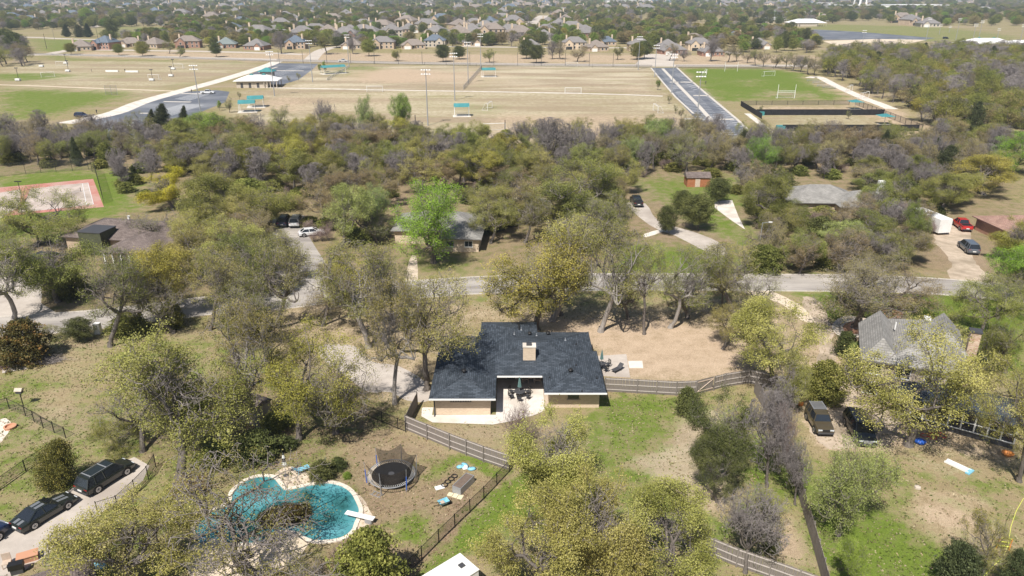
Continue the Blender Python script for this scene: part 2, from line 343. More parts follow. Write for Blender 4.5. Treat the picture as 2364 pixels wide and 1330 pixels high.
def ribbon(name, pts, w, z, mat, kerb=None, k=6):
    C = catmull(pts, k); mb = MB(); Lp, Rp = [], []
    for i, p in enumerate(C):
        d = (C[min(i+1, len(C)-1)]-C[max(i-1, 0)]).normalized(); n = Vector((-d.y, d.x, 0)); ww = w[0]+(w[1]-w[0])*i/(len(C)-1) if isinstance(w, tuple) else w
        Lp.append(p+n*ww/2); Rp.append(p-n*ww/2)
    for i in range(len(C)-1): mb.quad((*Rp[i].xy, z), (*Rp[i+1].xy, z), (*Lp[i+1].xy, z), (*Lp[i].xy, z))
    o = structure(mb.build(name, mat))
    if kerb:
        kb = MB()
        for S, sg in ((Lp, 1), (Rp, -1)):
            for i in range(len(C)-1):
                d = S[i+1]-S[i]
                if d.length > 1e-3: kb.obox((S[i]+S[i+1])/2, d.normalized(), d.length+0.02, kerb, -0.02, 0.11)
        structure(kb.build('kerb', M['kerb']))
    return o
# ------------------------------------------------------------------ trees
def tube_arrays(segs, nbig=7):
    """segs: (p0, p1, r0, r1) -> verts, quads"""
    V = []; Fq = []; base = 0
    P0 = np.array([s[0] for s in segs]); P1 = np.array([s[1] for s in segs]); Ra = np.array([s[2] for s in segs]); Rb = np.array([s[3] for s in segs])
    D = P1-P0; Ln = np.linalg.norm(D, axis=1, keepdims=True)+1e-9; D = D/Ln
    A = np.where(np.abs(D[:, :1]) < 0.8, np.array([[1.,0,0]]), np.array([[0,1.,0]]))
    U = np.cross(D, A); U /= np.linalg.norm(U, axis=1, keepdims=True); W = np.cross(D, U)
    for lo, hi, n in ((0.07, 9, nbig), (0.022, 0.07, 4), (0, 0.022, 3)):
        k = np.where((Ra >= lo) & (Ra < hi))[0]
        if not len(k): continue
        t = np.arange(n)*2*np.pi/n
        ring = np.cos(t)[None,:,None]*U[k][:,None,:]+np.sin(t)[None,:,None]*W[k][:,None,:]
        a = P0[k][:,None,:]+ring*Ra[k][:,None,None]; b = (P1[k]+D[k]*Rb[k][:,None]*0.5)[:,None,:]+ring*Rb[k][:,None,None]
        vv = np.concatenate([a, b], axis=1).reshape(-1, 3); V.append(vv)
        i = np.arange(n); j = (i+1) % n; q = np.stack([i, j, n+j, n+i], axis=1)
        Fq.append((base+np.arange(len(k))[:,None,None]*2*n+q[None]).reshape(-1, 4)); base += len(vv)
    return np.concatenate(V), np.concatenate(Fq)
def np_mesh(name, V, Q, mats, attr=None, midx=None, smooth=False):
    me = bpy.data.meshes.new(name); nq = len(Q)
    me.vertices.add(len(V)); me.vertices.foreach_set("co", V.astype(np.float32).ravel())
    me.loops.add(nq*4); me.loops.foreach_set("vertex_index", Q.astype(np.int32).ravel())
    me.polygons.add(nq); me.polygons.foreach_set("loop_start", np.arange(nq, dtype=np.int32)*4)
    for m in mats: me.materials.append(m)
    if midx is not None: me.polygons.foreach_set("material_index", midx.astype(np.int32))
    me.update(calc_edges=True)
    if smooth: me.polygons.foreach_set("use_smooth", np.ones(nq, dtype=bool))
    if attr is not None:
        a = me.attributes.new("v", 'FLOAT', 'POINT'); a.data.foreach_set("value", attr.astype(np.float32))
    return me
def leaf_cloud(cent, cv, n, spread, size, rs, up=0.35):
    """n four-sided leaves round every centre; cv = tone of each clump"""
    m = len(cent); C = np.repeat(cent, n, axis=0)+rs.normal(size=(m*n, 3))*spread*np.array([1,1,.75])
    v = np.clip(np.repeat(cv, n)+rs.normal(size=m*n)*0.13, 0, 1)
    nn = rs.normal(size=(m*n, 3)); nn[:, 2] = np.abs(nn[:, 2])+up; nn /= np.linalg.norm(nn, axis=1, keepdims=True)
    a = rs.normal(size=(m*n, 3)); a -= nn*np.sum(a*nn, axis=1, keepdims=True); a /= np.linalg.norm(a, axis=1, keepdims=True); b = np.cross(nn, a)
    s = size*rs.uniform(0.6, 1.35, size=(m*n, 1))
    V = np.stack([C-a*s, C+b*s*.62, C+a*s, C-b*s*.62], axis=1).reshape(-1, 3)
    return V, np.arange(m*n*4).reshape(-1, 4), np.repeat(v, 4)
def grow(seed, H=10., R=5., trunk=0.33, r0=0.28, limbs=4, depth=6, crook=0.32, up=0.10, fan=0.95, ratio=0.74, side=0.55, multi=1, flat_=0.36, lmin=0.35, rmin=0.014, thick=0.76):
    """crooked branching skeleton inside an ellipsoid; returns segments and the tips"""
    rg = random.Random(seed); segs = []; tips = []
    zc = H*(1-flat_)*0.98; rz = H*flat_*1.08
    def rv(s): return Vector((rg.gauss(0, s), rg.gauss(0, s), rg.gauss(0, s)))
    def inside(p): return (p.x*p.x+p.y*p.y)/(R*R)+((p.z-zc)/(rz if p.z > zc else rz*1.15))**2 < 1.0
    def branch(p, d, L, r, k):
        n = 4 if k <= 2 else (3 if k <= 4 else 2); rr = r
        for i in range(n):
            d = (d+rv(crook*(0.55 if k == 0 else 1))+Vector((0, 0, up if k > 0 else 0.1))).normalized()
            q = p+d*L/n
            if k > 1 and not inside(q):
                d = (d*0.6+(Vector((0, 0, zc))-p).normalized()*0.35+rv(0.25)).normalized(); q = p+d*L/n*0.6
                if not inside(q) and k > 2: tips.append(p); return
            r2 = max(rr*(0.94 if k < 2 else 0.90), rmin)
            segs.append((tuple(p), tuple(q), rr, r2)); p = q; rr = r2
            if k >= 1 and i < n-1 and rg.random() < side and k < depth:
                sd = (d*0.45+rv(0.8)).normalized(); branch(p, sd, L*rg.uniform(.45, .7), max(rr*0.55, rmin), k+1 if k > 1 else k+2)
            if k >= depth-1: tips.append(p)
        if k >= depth or L < lmin: tips.append(p); return
        nb = 2 if k > 0 else limbs
        a0 = rg.uniform(0, 6.28)
        for j in range(nb):
            if k == 0:
                a = a0+j*2*math.pi/nb+rg.gauss(0, .35); el = rg.uniform(0.35, 1.15)
                nd = Vector((math.cos(a)*fan, math.sin(a)*fan, el)).normalized(); LL = R*rg.uniform(.42, .58)
            else:
                nd = (d+rv(0.62)).normalized(); LL = L*ratio*rg.uniform(.85, 1.15)
            branch(p, nd, LL, max(rr*(thick if k else 0.66)*rg.uniform(.85, 1.1), rmin), k+1)
        if k == 0: branch(p, (d+rv(.25)).normalized(), H*.3, rr*.62, 1)
    for s in range(multi):
        a = s*6.28/max(multi, 1)+rg.uniform(0, 1); off = Vector((math.cos(a), math.sin(a), 0))*(0.25 if multi > 1 else 0)
        branch(off, (Vector((0, 0, 1))+off*(1.2 if multi > 1 else 0)+Vector((rg.gauss(0, .06), rg.gauss(0, .06), 0))).normalized(), H*trunk, r0, 0)
    if multi == 1: segs.append(((0, 0, -.1), (segs[0][0][0], segs[0][0][1], 0.35), r0*1.55, r0*1.02))
    return segs, np.array([tuple(t) for t in tips])
def tree_proto(name, seed, bark='bark', twig='twig', leaf='oak', n=16, spread=0.26, size=0.13, clumps=400, core=0.45, cell=.5, **kw):
    segs, tips = grow(seed, **kw); rs = np.random.RandomState(seed)
    thick = [s for s in segs if s[2] >= 0.03]; thin = [s for s in segs if s[2] < 0.03]
    V, Q = tube_arrays(thick); V2, Q2 = tube_arrays(thin) if thin else (np.zeros((0, 3)), np.zeros((0, 4), int))
    wood = np_mesh(name+'_wood', np.concatenate([V, V2]), np.concatenate([Q, Q2+len(V)]), [M[bark], M[twig]],
                   midx=np.concatenate([np.zeros(len(Q)), np.ones(len(Q2))]))
    if n == 0:
        return dict(trunk=np_mesh(name+'_wood', V, Q, [M[bark]]), crown=np_mesh(name+'_twigs', V2, Q2, [M[twig]]))
    Rr = kw.get('R', 5.); rad = np.sqrt((tips[:, 0]**2+tips[:, 1]**2)/Rr**2+((tips[:, 2]-6.2)/4.)**2); tips = tips[rad > core]
    rs.shuffle(tips); seen = set(); keepi = []
    for i, t in enumerate(tips):
        c = tuple((t/cell).astype(int))
        if c not in seen: seen.add(c); keepi.append(i)
        if len(keepi) >= clumps: break
    tips = tips[keepi]
    # tone drifts through the crown in patches
    ph = rs.rand(3, 3)*6.28; fr = rs.uniform(.5, 1.4, (3, 3))
    tone = 0.5+0.16*sum(np.sin(tips@fr[i]+ph[i, 0]) for i in range(3))/1.5+rs.normal(size=len(tips))*0.12
    LV, LQ, lv = leaf_cloud(tips, np.clip(tone, 0, 1), n, spread, size, rs)
    crown = np_mesh(name+'_leaves', LV, LQ, [M[leaf]], attr=lv)
    return dict(trunk=wood, crown=crown)
def blob_proto(name, seed, shape, leaf='cedar', n=3600, size=0.12, bark='bark', trunk=(0.18, 4.0), layers=0.3, twig='twig'):
    """dense evergreens and shrubs: leaf clumps fill an uneven volume given by shape(t)->radius on t=0..1, height 10"""
    rs = np.random.RandomState(seed); C = []
    nl = 26
    lob = rs.uniform(-1, 1, (nl, 4))
    while len(C) < n:
        t = rs.rand(); a = rs.rand()*6.28; r = shape(t)
        if r <= 0: continue
        lump = .86+.22*math.sin(a*9+t*23+lob[1, 1]*5)*math.sin(t*19+a*4)+0.20*math.sin(a*3+lob[int(t*nl) % nl, 0]*3)+0.16*math.sin(a*5+t*17+lob[0, 1]*6)+0.14*math.sin(t*40+a*2)
        rr = r*lump*(rs.rand()**0.33)
        if rs.rand() > min(1, r/5+.15): continue
        C.append((math.cos(a)*rr, math.sin(a)*rr, t*10))
    C = np.array(C); lv = np.clip(0.42+rs.normal(size=len(C))*.14+0.2*np.sin(C[:, 0]*1.7+C[:, 2]*1.3+seed), 0, 1)
    V, Q, v = leaf_cloud(C, lv, 7, 0.26, size, rs, up=0.1)
    segs = [((0, 0, -.1), (0, 0, trunk[1]), trunk[0], trunk[0]*.6)]; rg = random.Random(seed)
    for i in range(26):
        z = rg.uniform(.8, 8.5); a = rg.uniform(0, 6.28); r = shape(z/10)*rg.uniform(.6, .95)
        segs.append(((0, 0, z*.8), (math.cos(a)*r, math.sin(a)*r, z), .06, .015))
    segs.append(((0, 0, trunk[1]), (0, 0, 9), trunk[0]*.6, .02))
    TV, TQ = tube_arrays(segs)
    return dict(trunk=np_mesh(name+'_wood', TV, TQ, [M[bark], M[twig]], midx=np.zeros(len(TQ))), crown=np_mesh(name+'_leaves', V, Q, [M[leaf]], attr=v))

OAKKW = dict(depth=6, limbs=4, crook=0.30, fan=1.0)
STAT = []
PROTO = {
 'oak': [tree_proto('oak_a', 11, n=50, size=.053, spread=.26, clumps=680, cell=.42, **OAKKW), tree_proto('oak_b', 23, n=50, size=.053, spread=.26, clumps=680, cell=.42, **OAKKW),
         tree_proto('oak_c', 37, n=50, size=.053, spread=.26, clumps=680, cell=.42, trunk=.28, limbs=5, depth=6, crook=.34), tree_proto('oak_d', 41, n=50, size=.053, spread=.26, clumps=640, cell=.42, trunk=.38, limbs=3, depth=6, crook=.32)],
 'thin': [tree_proto('thin_a', 51, n=42, clumps=460, size=.051, spread=.27, cell=.42, **OAKKW), tree_proto('thin_b', 67, n=42, clumps=430, size=.051, spread=.27, cell=.42, trunk=.4, limbs=4, depth=6, crook=.34),
          tree_proto('thin_c', 71, n=42, clumps=460, size=.051, spread=.27, cell=.42, trunk=.3, limbs=5, depth=6, crook=.3)],
 'sparse': [tree_proto('sparse_a', 53, n=34, clumps=230, size=.045, spread=.28, **OAKKW), tree_proto('sparse_b', 61, n=34, clumps=230, size=.045, spread=.28, trunk=.3, limbs=5, depth=6, crook=.36)],
 'tall': [tree_proto('tall_a', 211, bark='bark_pale', n=44, clumps=400, size=.05, spread=.26, cell=.42, trunk=.40, limbs=4, depth=6, crook=.30, flat_=.29, up=.16), tree_proto('tall_b', 223, n=44, clumps=400, size=.05, spread=.26, cell=.42, trunk=.38, limbs=5, depth=6, crook=.32, flat_=.29, up=.16),
          tree_proto('tall_c', 227, n=44, clumps=330, size=.05, spread=.26, cell=.42, trunk=.42, limbs=4, depth=6, crook=.34, flat_=.28, up=.14)],
 'full': [tree_proto('full_a', 81, n=54, size=.060, spread=.30, clumps=1100, core=.55, cell=.38, **OAKKW), tree_proto('full_b', 97, n=54, size=.060, spread=.30, clumps=1100, core=.55, cell=.38, trunk=.25, limbs=5, depth=6, crook=.3)],
 'bare': [tree_proto('bare_a', 101, n=0, twig='twig_purple', trunk=.3, limbs=5, depth=7, crook=.2, up=.2, side=.6, fan=.7, lmin=.2, rmin=.02), 
          tree_proto('bare_b', 113, n=0, twig='twig_purple', trunk=.25, limbs=5, depth=7, crook=.25, up=.16, side=.6, fan=.8, lmin=.2, rmin=.02)],
 'barebush': [tree_proto('bush_a', 127, n=0, twig='twig_rose', bark='twig_rose', trunk=.12, multi=5, r0=.09, limbs=3, depth=5, crook=.13, up=.25, side=.5, fan=.5, flat_=.5, lmin=.2)],
 'airy': [tree_proto('airy_a', 131, n=44, leaf='green', size=.06, spread=.3, clumps=800, cell=.4, core=.3, trunk=.2, limbs=5, depth=6, crook=.2, up=.18, flat_=.42),
          tree_proto('airy_b', 139, n=44, leaf='green', size=.06, spread=.3, clumps=800, cell=.4, core=.3, trunk=.24, limbs=4, depth=6, crook=.22, up=.2, flat_=.42)],
 'cedar': [blob_proto('cedar_a', 151, lambda t: 3.6*min(1, (1-t)*1.25)**.8*min(1, t*7), 'cedar'), blob_proto('cedar_b', 157, lambda t: 4.4*math.sin(math.pi*min(1, .12+t*.88))**.7, 'cedar')],
 'dome': [blob_proto('dome_a', 163, lambda t: 5.0*math.sin(math.pi*max(0, min(1, (t-.2)/.8*.84+.1)))**.55 if t > .2 else 0, 'dark_green', n=3600, trunk=(.22, 3.5)),
          blob_proto('dome_b', 167, lambda t: 4.8*math.sin(math.pi*max(0, min(1, (t-.26)/.74*.84+.1)))**.5 if t > .26 else 0, 'dark_green', n=3600, trunk=(.22, 3.5))],
 'shrub': [blob_proto('shrub_a', 173, lambda t: 5.2*math.sin(math.pi*min(1, .25+t*.72))**.6, 'dark_green', n=2200, size=.2, trunk=(.2, 3)),
           blob_proto('shrub_b', 179, lambda t: 4.6*math.sin(math.pi*min(1, .2+t*.76))**.6, 'dark_green', n=2000, size=.2, trunk=(.2, 3))],
}
KINDNAME = dict(oak='oak_tree', thin='oak_tree', sparse='oak_tree', tall='oak_tree', full='oak_tree', bare='bare_tree', barebush='bare_shrub', airy='leafy_tree', cedar='cedar_tree', dome='round_tree', shrub='shrub')
KINDCAT = dict(oak='tree', thin='tree', sparse='tree', tall='tree', full='tree', bare='tree', barebush='shrub', airy='tree', cedar='tree', dome='tree', shrub='shrub')
tree_count = 0
def place_tree(kind, X, Y, h, r, label, leaf=None, group=None, lean=(0, 0), var=None, twig=None, rz=None):
    global tree_count; tree_count += 1
    ps = PROTO[kind]; p = ps[(tree_count if var is None else var) % len(ps)]
    e = thing(KINDNAME[kind], label, KINDCAT[kind], (X, Y, 0), group=group)
    e.rotation_euler = (lean[0], lean[1], 0)
    a = rnd.uniform(0, 6.28) if rz is None else rz
    for nm in ('trunk', 'crown'):
        o = link(nm, p[nm], e); o.rotation_euler = (0, 0, a); o.scale = (r/5, r/5, h/10)
        if nm == 'crown' and leaf: slotmat(o, 0, M[leaf])
        if nm == 'trunk' and twig and len(o.material_slots) > 1: slotmat(o, 0, M['bark_pale'])
    return e
def T(kind, bx, by, x0, x1, top, label, leaf=None, var=None, twig=None, rz=None):
    """tree from its foot, the sides of its crown and its top in the photograph"""
    B = G(bx, by); h = max(0.6, Ztop(B.y, top)*0.985)
    d = depth(B.y, h*.65); r = (x1-x0)/2/PF*d*(1.12 if kind in ('oak','thin','sparse','tall') else 1)
    cx = Xat((x0+x1)/2, B.y, h*.65)
    dx = max(-3.0, min(3.0, cx-B.x)); ly = math.atan2(dx, h*.65)
    return place_tree(kind, B.x, B.y, h, r, label, leaf, lean=(0, ly), var=var, twig=twig, rz=rz)
# ------------------------------------------------------------------ ground sheet
def inpoly(X, Y, P):
    r = np.zeros(X.shape, bool); n = len(P); j = n-1
    for i in range(n):
        xi, yi, xj, yj = P[i][0], P[i][1], P[j][0], P[j][1]
        c = ((yi > Y) != (yj > Y)) & (X < (xj-xi)*(Y-yi)/(yj-yi+1e-12)+xi); r ^= c; j = i
    return r
def wp(*pts, z=0.0): return [G(x, y, z) for x, y in pts]
def ell(cx, cy, rx, ry): return [G(cx+rx*math.cos(t*math.pi/8), cy+ry*math.sin(t*math.pi/8)) for t in range(16)]
# patches: (channel, strength, outline) -- 0 fresh green, 1 bare pinkish dirt, 2 brown leaf litter, 3 pale dry straw
PATCH = [
 (0, .38, wp((-300,760),(640,780),(900,840),(940,1000),(700,1330),(-300,1500))), (0, .42, wp((1380,910),(1700,905),(1900,1100),(2364,1080),(2364,1500),(1300,1500),(1180,1100))), (0, .3, wp((700,680),(2364,680),(2364,760),(1500,720),(700,740))), (0, .25, wp((-300,330),(2600,330),(2600,640),(-300,760))),
 (3, 1., wp((2165,520),(2230,515),(2245,580),(2260,620),(2335,668),(2200,662),(2195,600),(2155,560))), (1, .9, wp((1850,680),(1890,690),(1925,760),(1935,860),(2000,900),(2085,965),(2060,1040),(1900,1050),(1860,960),(1875,860),(1890,780))), (3, .9, wp((1880,860),(1930,860),(2040,950),(2050,1020),(1940,1020),(1900,940))),
 (2, .55, wp((0,330),(1200,330),(2364,330),(2364,640),(1700,620),(1300,620),(900,640),(500,690),(0,780))),
 (1, .45, wp((560,690),(740,655),(940,670),(1110,700),(1500,700),(1880,690),(1940,900),(1620,880),(1400,880),(1400,760),(1110,745),(990,860),(940,960),(760,860),(600,790))),
 (1, .80, wp((1260,790),(1400,765),(1660,775),(1720,850),(1640,870),(1400,870),(1380,790))),
 (1, .75, wp((1240,740),(1390,745),(1560,740),(1660,760),(1600,800),(1300,800))),
 (0, .30, wp((1150,682),(1700,675),(1720,695),(1420,715),(1150,700))),
 (1, .55, ell(740,690,50,40)), (1, .5, ell(860,760,70,40)),
 (1, .30, wp((0,805),(200,800),(330,850),(300,900),(120,880),(0,860))),
 (0, .55, wp((0,860),(60,850),(200,880),(150,930),(60,960),(60,1010),(0,1020))), (0, .45, ell(20,960,50,60)), (0, .55, wp((0,1080),(110,1050),(100,1100),(0,1120))),
 (0, .35, wp((0,1120),(60,1110),(60,1130),(0,1160))), (1, .35, wp((60,900),(190,880),(180,960),(120,990),(80,950))),
 (2, .75, wp((350,900),(560,850),(780,860),(930,960),(860,1010),(760,1040),(640,1090),(440,1110),(340,1060))),
 (2, .5, wp((800,1040),(900,1000),(1170,1085),(1000,1290),(900,1400),(200,1500),(240,1300),(420,1160),(700,1090))),
 (1, .35, wp((800,1000),(950,990),(1010,1030),(900,1040),(850,1130),(900,1200),(1000,1120),(1010,1200),(900,1240),(820,1130))),
 (0, 1., wp((990,1060),(1060,1045),(1150,1085),(1135,1120),(1060,1060),(1000,1100),(960,1110))), (0, .85, ell(960,1225,55,32)), (0, .6, ell(1125,1085,22,22)),
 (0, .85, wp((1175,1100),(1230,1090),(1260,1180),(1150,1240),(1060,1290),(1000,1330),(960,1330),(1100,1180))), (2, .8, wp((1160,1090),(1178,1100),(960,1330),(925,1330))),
 (0, .6, wp((1380,915),(1620,915),(1900,1100),(1900,1300),(1700,1250),(1480,1170),(1380,1060))),
 (0, .85, wp((1400,915),(1530,915),(1540,935),(1440,950),(1385,940))), (0, .55, wp((1480,960),(1580,935),(1590,970),(1500,1010),(1430,1050),(1400,1010))),
 (3, .85, wp((1580,940),(1680,950),(1700,1130),(1640,1190),(1520,1100),(1440,1060),(1560,1010))), (1, .35, wp((1560,960),(1640,950),(1700,1200),(1600,1180))),
 (1, .55, wp((1760,1180),(1830,1120),(1900,1300),(1860,1330),(1760,1280))), (2, .5, wp((1690,1060),(1830,1040),(1850,1180),(1740,1180))),
 (1, .5, wp((1860,880),(2364,1030),(2364,1090),(2240,1060),(2060,1030),(2030,1060),(1880,1040))),
 (0, .7, wp((1850,1080),(1900,1060),(1930,1180),(1880,1180))), (0, .45, wp((2050,1060),(2330,1120),(2340,1170),(2240,1160),(2080,1100))),
 (0, .8, wp((1900,1170),(2050,1180),(2150,1230),(2200,1330),(2364,1420),(1920,1420))), (0, .5, wp((2230,1130),(2360,1180),(2364,1260),(2280,1200))),
 (1, .65, wp((2090,1120),(2320,1170),(2300,1250),(2180,1260),(2060,1200))), (3, .4, wp((2060,1060),(2200,1060),(2330,1120),(2200,1120))),
 (0, 1., wp((1860,680),(2120,672),(2364,690),(2364,860),(2280,860),(2200,720),(2060,720),(1900,760))), (2, .7, wp((1890,735),(2100,715),(2060,760),(1960,800),(1900,780))),
 (0, .45, wp((1950,1040),(2060,1050),(2060,1100),(1960,1080))),
 (0, .7, wp((1430,560),(1700,580),(1690,640),(1420,640))), (0, .9, wp((1640,480),(1700,520),(1730,560),(1690,560),(1620,500))), (3, .6, wp((1440,420),(1560,430),(1580,520),(1520,500))), (0, .6, wp((1440,410),(1720,410),(1740,470),(1560,500),(1500,450))),
 (0, .5, wp((940,590),(1100,590),(1100,625),(940,625))), (1, .3, wp((840,430),(950,410),(960,470),(880,470))), (2, .3, wp((1100,400),(1330,400),(1330,470),(1100,470))),
 (0, .8, wp((0,420),(40,400),(270,395),(300,400),(300,500),(230,490),(150,520),(0,560))), (1, .5, wp((2140,560),(2260,560),(2300,640),(2180,640))),
 # park
 (3, .55, wp((560,205),(1530,215),(1760,330),(1760,345),(500,345),(520,260))), (3, .75, wp((700,150),(1510,153),(1530,215),(650,205))), (3, .5, wp((0,140),(560,140),(620,150),(300,235),(0,205))),
 (0, .7, wp((0,200),(330,215),(200,250),(0,285))), (0, .75, ell(60,177,110,9)), (0, .5, ell(230,177,90,6)), (3, .8, ell(190,180,60,5)), (0, .5, wp((90,125),(560,133),(600,150),(420,143),(110,140))), (0, .4, ell(430,195,50,7)),
 (1, .75, ell(900,175,130,18)), (1, .5, ell(1090,180,90,20)), (0, .55, ell(830,158,60,7)), (0, .4, ell(790,172,60,10)), (1, .3, wp((700,215),(950,215),(950,260),(600,260))),
 (1, .5, wp((1120,260),(1560,265),(1600,330),(1100,330))), (0, .3, ell(1130,160,40,8)), (0, .35, ell(1340,168,60,4)), (0, .3, ell(980,235,50,6)), (0, .35, ell(1110,250,60,16)), (0, .9, ell(1475,162,22,8)),
 (3, .9, wp((1150,150),(1500,155),(1490,195),(1150,190))), (1, .45, ell(1230,200,70,5)), (0, .3, ell(1120,185,40,18)), (1, .4, ell(1450,205,60,8)),
 (0, .86, wp((1575,158),(1790,158),(1880,180),(1960,228),(1640,232))), (3, .5, ell(1830,216,40,12)), (3, .35, ell(1720,190,35,8)), (3, .3, ell(1760,217,60,5)), (0, .5, wp((1565,158),(1575,157),(1700,235),(1690,237))),
 (0, .4, wp((1690,235),(1720,235),(1760,300),(1740,310))), (1, .55, wp((1715,243),(1960,243),(2020,262),(1740,264))), (3, .4, wp((1715,243),(1960,243),(2110,300),(1760,298))), (1, .8, wp((1840,178),(1900,178),(2040,240),(2230,330),(2100,330),(1960,232))),
 (3, .4, wp((1750,300),(2100,300),(2120,330),(1800,335))), (1, .6, wp((170,118),(1900,128),(1900,150),(560,143),(160,133))), (0, .6, wp((60,88),(230,92),(210,118),(90,120))), (0, .4, wp((230,60),(400,62),(380,92),(200,80))),
 (0, .45, wp((1870,55),(2180,62),(2364,85),(2364,100),(2100,95),(1990,75),(1850,72))), (0, .4, wp((1950,112),(2364,112),(2364,125),(1950,120))), (1, .6, ell(650,240,50,18)), (1, .3, ell(690,222,60,8)),
]
def smooth_noise(X, Y, s, seed):
    rs = np.random.RandomState(seed); T_ = rs.rand(256, 256)
    x = X/s; y = Y/s; xi = np.floor(x).astype(int); yi = np.floor(y).astype(int); fx = x-xi; fy = y-yi
    fx = fx*fx*(3-2*fx); fy = fy*fy*(3-2*fy)
    g = lambda a, b: T_[a % 256, b % 256]
    return (g(xi, yi)*(1-fx)+g(xi+1, yi)*fx)*(1-fy)+(g(xi, yi+1)*(1-fx)+g(xi+1, yi+1)*fx)*fy
def cover(X, Y):
    D = np.hypot(X, Y); w = 0.012*D; C = np.zeros((len(X), 4)); acc = np.zeros((len(X), 4)); K = 7; rs_ = np.random.RandomState(5)
    for k in range(K):
        s1 = np.clip(D*.02, .9, 30)
        jx = sum((smooth_noise(X+k*31, Y, b, 3+k)-.5)*b*.9 for b in (0.9, 2.5, 6.)); jy = sum((smooth_noise(X, Y+k*17, b, 9+k)-.5)*b*.9 for b in (0.9, 2.5, 6.))
        f = np.clip(D/120, .6, 4)
        Cx = np.zeros((len(X), 4)); an = k*2.4; ra = (k/K)**.5*np.clip(D*.03, 1.6, 12); ox = ra*math.cos(an); oy = ra*math.sin(an)
        for ch, st, P in PATCH:
            m = inpoly(X+jx*f+ox, Y+jy*f+oy, P); Cx[m, ch] = np.maximum(Cx[m, ch], st)
            if ch == 0 and st >= .8: Cx[m, 1] *= .2; Cx[m, 2] *= .3; Cx[m, 3] *= .4
            if ch in (1, 3) and st >= .3: Cx[m, 0] *= .3
        acc += Cx
    C = acc/K
    return np.clip(C, 0, 1)
def ground_grid():
    Vs, Qs, base = [], [], 0
    def grid(x0, x1, y0, y1, s, sy=None):
        nonlocal base
        sy = sy or s; nx = max(1, round((x1-x0)/s)); ny = max(1, round((y1-y0)/sy)); xs = np.linspace(x0, x1, nx+1); ys = np.linspace(y0, y1, ny+1)
        XX, YY = np.meshgrid(xs, ys); Vs.append(np.stack([XX.ravel(), YY.ravel(), np.zeros(XX.size)], 1))
        i = (np.arange(ny)[:, None]*(nx+1)+np.arange(nx)[None]).ravel(); Qs.append(base+np.stack([i, i+1, i+nx+2, i+nx+1], 1)); base += XX.size
    grid(-60, 60, 30, 110, .42); grid(-140, -60, 30, 110, 2); grid(60, 140, 30, 110, 2)
    grid(-140, 140, 110, 190, 1.25); grid(-260, -140, 30, 190, 6); grid(140, 260, 30, 190, 6)
    grid(-420, 420, 190, 620, 3.0); grid(-5000, -420, 190, 620, 60); grid(420, 5000, 190, 620, 60); grid(-5000, -260, 30, 190, 60); grid(260, 5000, 30, 190, 60)
    grid(-1000, 1600, 620, 1400, 15); grid(-5000, -1000, 620, 1400, 100); grid(1600, 5000, 620, 1400, 100)
    grid(-5000, 5000, 1400, 7000, 140); grid(-5000, 5000, -300, 30, 60)
    V = np.concatenate(Vs); Q = np.concatenate(Qs); C = cover(V[:, 0], V[:, 1])
    me = np_mesh('ground', V, Q, [])
    a = me.attributes.new('cover', 'FLOAT_COLOR', 'POINT'); a.data.foreach_set('color', C.astype(np.float32).ravel())
    return me
